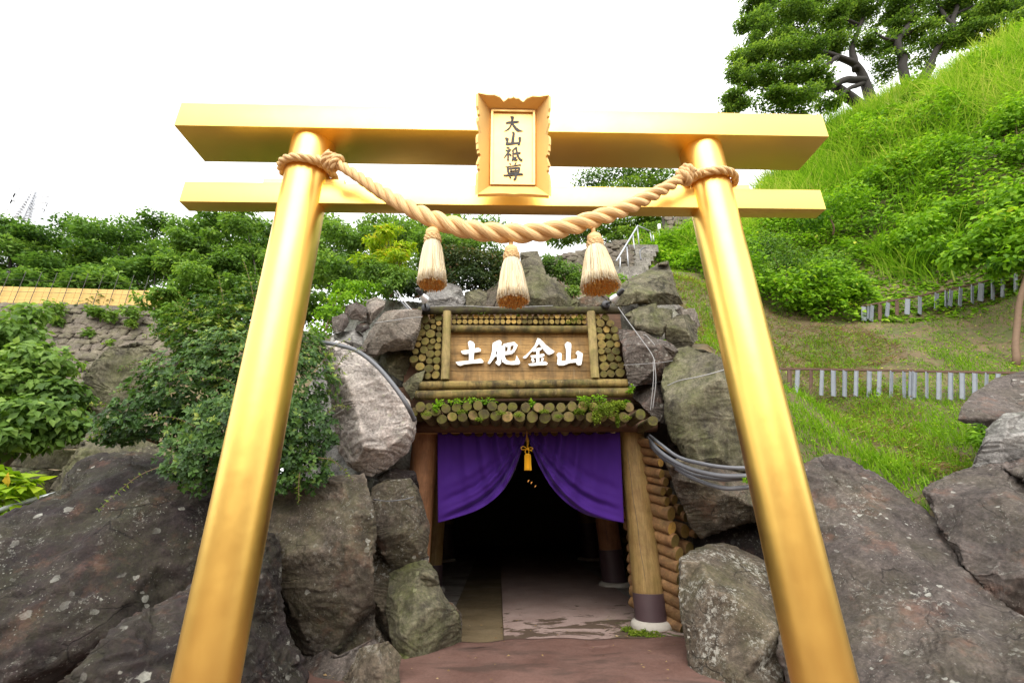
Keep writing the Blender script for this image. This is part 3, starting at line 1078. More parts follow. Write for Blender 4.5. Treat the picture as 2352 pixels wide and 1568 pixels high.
# ------------------------------------------------------------------ twisted straw rope
def strand_set(P, R, pitch_k=3.6, nst=3, sides=12, phase=0.0, a_k=.50, b_k=.55, mirror=1):
    """P (n,3) centre line, R (n) rope radius -> list of (V, Q, uv) for each strand"""
    P = np.asarray(P, float)
    n = len(P)
    T = np.gradient(P, axis=0)
    T /= np.linalg.norm(T, axis=1)[:, None]
    s = np.concatenate([[0], np.cumsum(np.linalg.norm(np.diff(P, axis=0), axis=1))])
    dphi = 2 * np.pi / (pitch_k * 2 * R)
    phi = np.concatenate([[0], np.cumsum((dphi[1:] + dphi[:-1]) / 2 * np.diff(s))]) * mirror
    a = np.cross(T[0], [0, 1, 0.01])
    a /= np.linalg.norm(a)
    A = []
    for k in range(n):
        a = a - T[k] * np.dot(a, T[k])
        a /= np.linalg.norm(a)
        A.append(a)
    A = np.array(A)
    B = np.cross(T, A)
    out = []
    for q in range(nst):
        ph = phi + phase + 2 * np.pi * q / nst
        C = P + (a_k * R)[:, None] * (np.cos(ph)[:, None] * A + np.sin(ph)[:, None] * B)
        Tc = np.gradient(C, axis=0)
        Tc /= np.linalg.norm(Tc, axis=1)[:, None]
        rad = np.cos(ph)[:, None] * A + np.sin(ph)[:, None] * B
        rad = rad - Tc * np.sum(rad * Tc, 1)[:, None]
        rad /= np.linalg.norm(rad, axis=1)[:, None]
        bin_ = np.cross(Tc, rad)
        ang = np.linspace(0, 2 * np.pi, sides + 1)
        V = (C[:, None] + (b_k * R)[:, None, None] * (np.cos(ang)[None, :, None] * rad[:, None] + np.sin(ang)[None, :, None] * bin_[:, None])).reshape(-1, 3)
        w = sides + 1
        Q = np.array([(k * w + j, k * w + j + 1, (k + 1) * w + j + 1, (k + 1) * w + j) for k in range(n - 1) for j in range(sides)])
        uv = np.stack([np.repeat(s, w), np.tile(ang / (2 * np.pi), n) + np.repeat(s * 2.0, w)], 1)
        out.append((V, Q, uv))
    return out


def merge(sets):
    V, Q, U, n = [], [], [], 0
    for v, q, u in sets:
        V.append(v)
        Q.append(q + n)
        U.append(u)
        n += len(v)
    return np.concatenate(V), np.concatenate(Q), np.concatenate(U)


rp = [(772, 374, 11), (820, 404, 12.5), (880, 444, 15), (940, 478, 17.5), (1000, 505, 20), (1060, 523, 21.5), (1120, 533, 22), (1190, 536, 22), (1250, 532, 21.5), (1310, 520, 21),
      (1370, 502, 19.5), (1430, 481, 18), (1490, 452, 15.5), (1540, 425, 13), (1572, 404, 11.5)]
RP, RR = [], []
for x, y, r in rp:
    u = (x - 772) / 800.0
    Yr = 2.02 - .10 * math.sin(math.pi * u)
    RP.append(at(x, y, Yr))
    RR.append(r * pxm(x, y, Yr))
S = spline(np.concatenate([np.array(RP), np.array(RR)[:, None]], 1), 300)
rope = thing('twisted_rope', 'thick twisted straw rope sagging between the two gold pillars', 'rope', at(1190, 536, 1.92))
for V, Q, uv in strand_set(S[:, :3], S[:, 3] * 1.05, 3.0, 3, 14, a_k=.53, b_k=.49):
    put('strand', V, Q, [M['rope']], rope, uv=uv)
for sgn, (x, lean), (kx, ky), (fx, fy) in ((-1, (PLX, LL), (765, 372), (705, 357)), (1, (PRX, LR), (1574, 403), (1632, 388))):
    zc = at(fx, fy, TY - .15)[2]
    xc = x + lean * (zc - CAM[2])
    ang = np.linspace(0, 2 * np.pi, 120)
    ring = np.stack([xc + .149 * np.cos(ang), TY + .149 * np.sin(ang), zc + .012 * np.sin(ang * 1 + (0 if sgn < 0 else 1)) - .006 * np.cos(ang)], 1)
    V, Q, uv = merge(strand_set(ring, np.full(120, .0235), 3.0, 3, 10))
    put('loop', V, Q, [M['rope']], rope, uv=uv)
    kc = at(kx, ky, TY - .185)
    ax = at(kx - sgn * 30, ky + 20, TY - .19) - kc
    ax /= np.linalg.norm(ax)
    t = np.linspace(0, 1, 90)
    e1 = np.cross(ax, [0, 1, 0])
    e1 /= np.linalg.norm(e1)
    e2 = np.cross(ax, e1)
    th = t * 2 * np.pi * 2.3 + 1.0
    rr_ = .031 + .005 * np.sin(th * .7)
    coil = kc + np.outer((t - .5) * .062, ax) + rr_[:, None] * (np.cos(th)[:, None] * e1 * 1.25 + np.sin(th)[:, None] * e2)
    V, Q, uv = merge(strand_set(coil, np.full(90, .0185), 2.8, 3, 10))
    put('knot', V, Q, [M['rope']], rope, uv=uv)
    tail = np.array([kc + e1 * .02, kc + ax * .02 - e1 * .03 + np.array([0, .02, 0]), kc + ax * .045 - np.array([0, -.03, .02]), [xc - sgn * .10, TY - .11, zc]])
    tl = spline(np.array([[xc - sgn * .09, TY - .118, zc + .004], kc + ax * .0 + e1 * .01, kc + ax * .06]), 50)
    V, Q, uv = merge(strand_set(tl, np.full(50, .024), 3.0, 3, 10))
    put('rope_end', V, Q, [M['rope']], rope, uv=uv)


# ------------------------------------------------------------------ straw tassels
def tassel(label, hx, hy, bx, by, wtop, wbot, Y, seed):
    rs = np.random.default_rng(seed)
    k = pxm(hx, hy, Y)
    top, bot = at(hx, hy, Y), at(bx, by, Y)
    axis = bot - top
    L = np.linalg.norm(axis)
    axis = axis / L
    o = thing('straw_tassel', label, 'tassel', bot, 'straw tassels hung along the rope')
    e1 = np.cross(axis, [0, 1, 0])
    e1 /= np.linalg.norm(e1)
    e2 = np.cross(axis, e1)
    r0, r1 = wtop * k / 2, wbot * k / 2

    def lathe(name, prof, mat, n=28):
        ang = np.linspace(0, 2 * np.pi, n + 1)
        V = np.concatenate([top + axis * (z * L) + (r * np.cos(ang))[:, None] * e1 + (r * np.sin(ang))[:, None] * e2 for z, r in prof])
        w = n + 1
        Q = np.array([(i * w + j, i * w + j + 1, (i + 1) * w + j + 1, (i + 1) * w + j) for i in range(len(prof) - 1) for j in range(n)])
        uv = np.concatenate([np.stack([ang / 6.28 * .3, np.full(w, z)], 1) for z, r in prof])
        return put(name, V, Q, [mat], o, uv=uv)
    hd = lathe('head', [(-.05, .01), (-.03, r0 * .7), (.0, r0 * 1.0), (.05, r0 * 1.08), (.10, r0 * 1.0), (.13, r0 * .88)], M['rope'])
    # binding: a few turns of cord
    t = np.linspace(0, 1, 100)
    th = t * 2 * np.pi * 2.6
    cord = top + np.outer((.13 + .085 * t) * L, axis) + (r0 * 1.02) * (np.cos(th)[:, None] * e1 + np.sin(th)[:, None] * e2)
    V, Q, uv = merge(strand_set(cord, np.full(100, L * .035), 2.6, 3, 8))
    put('binding', V, Q, [M['rope']], hd, uv=uv)
    hang = MB()
    hang.tube([top - axis * .03 * L, top - axis * .22 * L], r0 * .35, 8)
    hang.put('hanger', M['rope'], o, smooth=True)

    def straws(name, n, rin, rout, z1, thick, mat, vlo, vhi):
        th = rs.uniform(0, 2 * np.pi, n)
        rad = np.sqrt(rs.uniform(rin ** 2, rout ** 2, n))
        zz = np.linspace(.16, 1, 6)
        cols = []
        wob = rs.normal(0, .022, n)
        wob2 = rs.normal(0, .035, n)
        ln = z1 * (1 + rs.normal(0, .022, n))
        for z in zz:
            u = (z - .16) / .84
            prof = r0 * (.85 + .25 * min(1, u * 4)) + (r1 - r0 * 1.05) * (u ** .8)
            a = th + wob * u + wob2 * u * u * .8
            rr = rad * prof * (1 + .025 * rs.normal(0, 1, n) * u)
            zc = .16 + (ln - .16) * u
            cols.append(top + np.outer(zc * L, axis) + (rr * np.cos(a))[:, None] * e1 + (rr * np.sin(a))[:, None] * e2)
        C = np.array(cols).transpose(1, 0, 2)          # n,6,3
        ca = np.linspace(0, 2 * np.pi, 3, endpoint=False)
        off = (np.cos(ca)[:, None] * e1 + np.sin(ca)[:, None] * e2)
        tk = thick * rs.uniform(.6, 1.35, n)
        V = (C[:, :, None] + off[None, None] * tk[:, None, None, None]).reshape(-1, 3)
        base = np.array([(i * 3 + j, i * 3 + (j + 1) % 3, (i + 1) * 3 + (j + 1) % 3, (i + 1) * 3 + j) for i in range(5) for j in range(3)])
        Q = (base[None] + (np.arange(n) * 18)[:, None, None]).reshape(-1, 4)
        T = np.array([[15, 16, 17]])[None] + (np.arange(n) * 18)[:, None, None]
        var = np.repeat(rs.uniform(vlo, vhi, n), 18)
        return tag(put(name, V, [Q, T.reshape(-1, 3)], [mat], o, var=var), kind='stuff')
    straws('straw_skirt', 640, .9, 1.02, .985, L * .011, M['straw'], .25, 1.)
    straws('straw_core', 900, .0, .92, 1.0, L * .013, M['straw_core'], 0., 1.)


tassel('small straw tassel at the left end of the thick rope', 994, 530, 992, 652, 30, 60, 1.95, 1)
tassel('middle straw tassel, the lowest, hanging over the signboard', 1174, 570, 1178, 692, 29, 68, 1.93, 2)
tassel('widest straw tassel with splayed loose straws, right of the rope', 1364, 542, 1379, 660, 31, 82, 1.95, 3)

# ------------------------------------------------------------------ boulders
def pdist(p, poly):
    a, b_ = poly, np.roll(poly, -1, 0)
    ab = b_ - a
    t = np.clip(((p - a) * ab).sum(1) / ((ab ** 2).sum(1) + 1e-9), 0, 1)
    return np.linalg.norm(p - (a + ab * t[:, None]), axis=1).min()


def inside(p, poly):
    x, y = p
    a, b_ = poly, np.roll(poly, -1, 0)
    c = ((a[:, 1] > y) != (b_[:, 1] > y)) & (x < (b_[:, 0] - a[:, 0]) * (y - a[:, 1]) / (b_[:, 1] - a[:, 1] + 1e-9) + a[:, 0])
    return c.sum() % 2 == 1


def subdiv(V, T):
    E = np.sort(np.concatenate([T[:, [0, 1]], T[:, [1, 2]], T[:, [2, 0]]]), 1)
    U, inv = np.unique(E, axis=0, return_inverse=True)
    inv = inv.ravel()
    n, m = len(V), len(T)
    V2 = np.concatenate([V, (V[U[:, 0]] + V[U[:, 1]]) / 2])
    a, b_, c = n + inv[:m], n + inv[m:2 * m], n + inv[2 * m:]
    return V2, np.concatenate([np.stack([T[:, 0], a, c], 1), np.stack([T[:, 1], b_, a], 1), np.stack([T[:, 2], c, b_], 1), np.stack([a, b_, c], 1)])


def relax(V, T, lam=.5, it=1):
    for _ in range(it):
        S_, C_ = np.zeros_like(V), np.zeros(len(V))
        for i, j in ((0, 1), (1, 2), (2, 0)):
            np.add.at(S_, T[:, i], V[T[:, j]])
            np.add.at(S_, T[:, j], V[T[:, i]])
            np.add.at(C_, T[:, i], 1)
            np.add.at(C_, T[:, j], 1)
        V = V + lam * (S_ / np.maximum(C_, 1)[:, None] - V)
    return V


def vnormals(V, T):
    n = np.cross(V[T[:, 1]] - V[T[:, 0]], V[T[:, 2]] - V[T[:, 0]])
    N = np.zeros_like(V)
    for i in range(3):
        np.add.at(N, T[:, i], n)
    return N / (np.linalg.norm(N, axis=1)[:, None] + 1e-12)


def rock(label, mat, outline, Y0, gx=0., gy=0., bulge=.2, thick=.6, inner=None, n=6, seed=1, amp=.03, res=.05, name='boulder', group=None, kind=None, freq=1.0, shrink=.8, rnd=1, cuts=None, rim=True, grow=1.03):
    rs = np.random.default_rng(seed)
    O = np.array([p[:2] for p in outline], float)
    oy = np.array([p[2] if len(p) > 2 else 0. for p in outline], float)
    # jittered extra outline points
    pts, dys = [], []
    per = np.linalg.norm(np.roll(O, -1, 0) - O, axis=1).sum()
    for k in range(len(O)):
        a, b_ = O[k], O[(k + 1) % len(O)]
        L = np.linalg.norm(b_ - a)
        m = max(1, int(L / (per / 26)))
        nn = np.array([-(b_ - a)[1], (b_ - a)[0]]) / (L + 1e-9)
        for j in range(m):
            t = j / m
            pts.append(a + (b_ - a) * t + (nn * rs.normal(0, .018 * L) if j else 0))
            dys.append(oy[k] * (1 - t) + oy[(k + 1) % len(O)] * t)
    O2, oy2 = np.array(pts), np.array(dys)
    O2 = O2.mean(0) + (O2 - O2.mean(0)) * grow
    c = O2.mean(0)
    inn = []
    if inner:
        inn += [(p[0], p[1], p[2]) for p in inner]
    lo, hi = O2.min(0), O2.max(0)
    cand = [p for p in rs.uniform(lo, hi, (400, 2)) if inside(p, O2)]
    dm = max(pdist(p, O2) for p in cand)
    mind = math.sqrt((hi - lo).prod() / (max(n, 1) + 4)) * .55
    for p in cand:
        if n <= 0:
            break
        d = pdist(p, O2)
        if d < dm * .18 or any(math.hypot(p[0] - q[0], p[1] - q[1]) < mind for q in inn):
            continue
        if inner and len(inn) >= len(inner) + n:
            break
        if not inner and len(inn) >= n:
            break
        if inner:
            w = np.array([1 / (math.hypot(p[0] - q[0], p[1] - q[1]) + 5) ** 2 for q in inner])
            base = (w * np.array([q[2] for q in inner])).sum() / w.sum() * min(1, (d / dm) * 1.6)
            inn.append((p[0], p[1], base + rs.normal(0, bulge * .14)))
        else:
            inn.append((p[0], p[1], -bulge * (d / dm) ** .55 * rs.uniform(.65, 1.15)))
    if rim and not kind:
        # a broken shoulder just inside the outline, so that each stone has its own edge
        for i in range(0, len(O2), 2):
            p = O2[i] + (c - O2[i]) / np.linalg.norm(c - O2[i]) * min(14., dm * .24) * rs.uniform(.7, 1.3)
            if inside(p, O2) and pdist(p, O2) > 3 and all(math.hypot(p[0] - q[0], p[1] - q[1]) > 7 for q in inn):
                inn.append((p[0], p[1], oy2[i] - min(.11, bulge * .75) * rs.uniform(.75, 1.2)))
    I2 = np.array([(p[0], p[1]) for p in inn]).reshape(-1, 2)
    co2 = [Vector(p) for p in np.concatenate([O2, I2])]
    vo, _, fo, _, _, _ = geometry.delaunay_2d_cdt(co2, [], [list(range(len(O2)))], 1, 1e-4)
    P2 = np.array([v[:] for v in vo])
    if len(P2) != len(co2):
        raise RuntimeError('outline of ' + label)
    dY = np.concatenate([oy2, [p[2] for p in inn]])
    Yv = Y0 + gx * (P2[:, 0] - c[0]) / 100 + gy * (P2[:, 1] - c[1]) / 100 + dY
    V = np.array([at(p[0], p[1], y) for p, y in zip(P2, Yv)])
    T = np.array([list(f) for f in fo])
    # orient the front towards the viewer
    nr = np.cross(V[T[:, 1]] - V[T[:, 0]], V[T[:, 2]] - V[T[:, 0]])
    fl = (nr * (V[T[:, 0]] - CAM)).sum(1) > 0
    T[fl] = T[fl][:, ::-1]
    k = len(O2)
    cen = V[:k].mean(0)
    away = (cen - CAM) / (cen - CAM)[1]          # the body lies behind its face, straight away from the path
    mid = V[:k] + away * thick * .45
    back = cen + (V[:k] - cen) * shrink + away * thick
    nb = len(V)
    V = np.concatenate([V, mid, back, [cen + away * thick * 1.1]])
    ring = np.arange(k)
    nxt = (ring + 1) % k
    # orientation of the rim from the first front triangle edge
    ed = {(a, b_) for t_ in T for a, b_ in ((t_[0], t_[1]), (t_[1], t_[2]), (t_[2], t_[0]))}
    fwd = sum((i, (i + 1) % k) in ed for i in range(k)) > k / 2
    R = []
    for i in range(k):
        a, b_ = (i, (i + 1) % k) if not fwd else ((i + 1) % k, i)
        for o0, o1 in ((0, nb), (nb, nb + k)):
            A, B, C, D = a + o0, b_ + o0, b_ + o1, a + o1
            R += [(A, B, C), (A, C, D)]
        R.append((a + nb + k, b_ + nb + k, nb + 2 * k))
    T = np.concatenate([T, np.array(R)])
    lev = 0
    while True:
        e = np.linalg.norm(V[T[:, 0]] - V[T[:, 1]], axis=1)
        if np.percentile(e, 80) < res or lev >= 5 or len(T) > 26000:
            break
        V, T = subdiv(V, T)
        lev += 1
        if lev <= rnd:
            V = relax(V, T, .14, 1)
    # flat fracture faces: shave the body with planes
    if cuts is None:
        cuts = 6 if inner else 12
    qlo, qhi = (.86, .985) if inner else (.74, .95)
    for _ in range(cuts):
        nv_ = rs.normal(0, 1, 3) * np.array([.75, .3, .7]) + np.array([0, -1.0, .15])
        nv_ /= np.linalg.norm(nv_)
        h_ = V @ nv_
        lim = np.quantile(h_, rs.uniform(qlo, qhi))
        rd = V - CAM
        rd /= np.linalg.norm(rd, axis=1)[:, None]
        den = -(rd @ nv_)
        push = np.where(den > .25, np.clip(h_ - lim, 0, None) / np.maximum(den, .25), 0)
        V = V + rd * np.minimum(push, thick * .45)[:, None]
    N = vnormals(V, T)
    size = np.linalg.norm(V[:].max(0) - V.min(0))
    sd_ = seed * 3.7
    Q_ = V * freq
    d = fbm(Q_ * 2.2 + sd_, 4, seed) * amp * .7
    rg = 1 - np.abs(fbm(Q_ * np.array([3.2, 3.2, 6.0]) + sd_, 4, seed + 9))
    d += (rg - .7) * amp * .55
    # stepped fracture ledges
    st = fbm(Q_ * np.array([2.0, 2.0, 4.5]) + sd_ * 2, 2, seed + 21) * 4
    d += (np.floor(st) - st + np.clip((st - np.floor(st)) * 6, 0, 1)) * amp * .45
    d += fbm(Q_ * 22 + sd_, 3, seed + 30) * amp * .16
    V = V + N * d[:, None]
    o = put(name, V, T, [mat])
    if kind:
        return tag(o, kind=kind)
    return tag(o, label, 'boulder' if name == 'boulder' else 'rock', group)


# mortar and earth that the stones are bedded in
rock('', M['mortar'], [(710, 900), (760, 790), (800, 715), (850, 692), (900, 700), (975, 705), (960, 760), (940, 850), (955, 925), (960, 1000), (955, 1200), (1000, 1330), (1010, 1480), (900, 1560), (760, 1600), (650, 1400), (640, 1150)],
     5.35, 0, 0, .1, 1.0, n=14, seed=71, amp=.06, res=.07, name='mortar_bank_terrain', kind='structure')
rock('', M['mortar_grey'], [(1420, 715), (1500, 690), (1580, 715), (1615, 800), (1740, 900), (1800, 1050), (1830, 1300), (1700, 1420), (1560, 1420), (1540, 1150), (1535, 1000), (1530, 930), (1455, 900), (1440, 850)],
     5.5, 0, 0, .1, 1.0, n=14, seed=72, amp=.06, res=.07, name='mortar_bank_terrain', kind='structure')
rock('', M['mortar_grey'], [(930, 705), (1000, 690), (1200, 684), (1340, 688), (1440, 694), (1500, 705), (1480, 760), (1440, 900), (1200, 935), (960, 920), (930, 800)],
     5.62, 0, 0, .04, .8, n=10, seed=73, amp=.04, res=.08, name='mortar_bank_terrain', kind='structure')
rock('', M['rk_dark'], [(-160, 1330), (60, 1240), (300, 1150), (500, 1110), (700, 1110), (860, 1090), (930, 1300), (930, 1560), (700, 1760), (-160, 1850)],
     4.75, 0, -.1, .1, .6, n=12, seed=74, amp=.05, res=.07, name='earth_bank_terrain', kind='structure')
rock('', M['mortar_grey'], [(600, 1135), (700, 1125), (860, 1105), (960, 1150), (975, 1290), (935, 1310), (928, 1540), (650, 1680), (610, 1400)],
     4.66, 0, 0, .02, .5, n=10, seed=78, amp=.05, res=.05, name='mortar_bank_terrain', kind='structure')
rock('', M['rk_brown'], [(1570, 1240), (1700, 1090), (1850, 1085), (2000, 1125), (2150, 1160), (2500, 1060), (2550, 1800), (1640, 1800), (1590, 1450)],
     4.45, -.02, -.1, .1, .6, n=12, seed=76, amp=.05, res=.07, name='earth_bank_terrain', kind='structure')

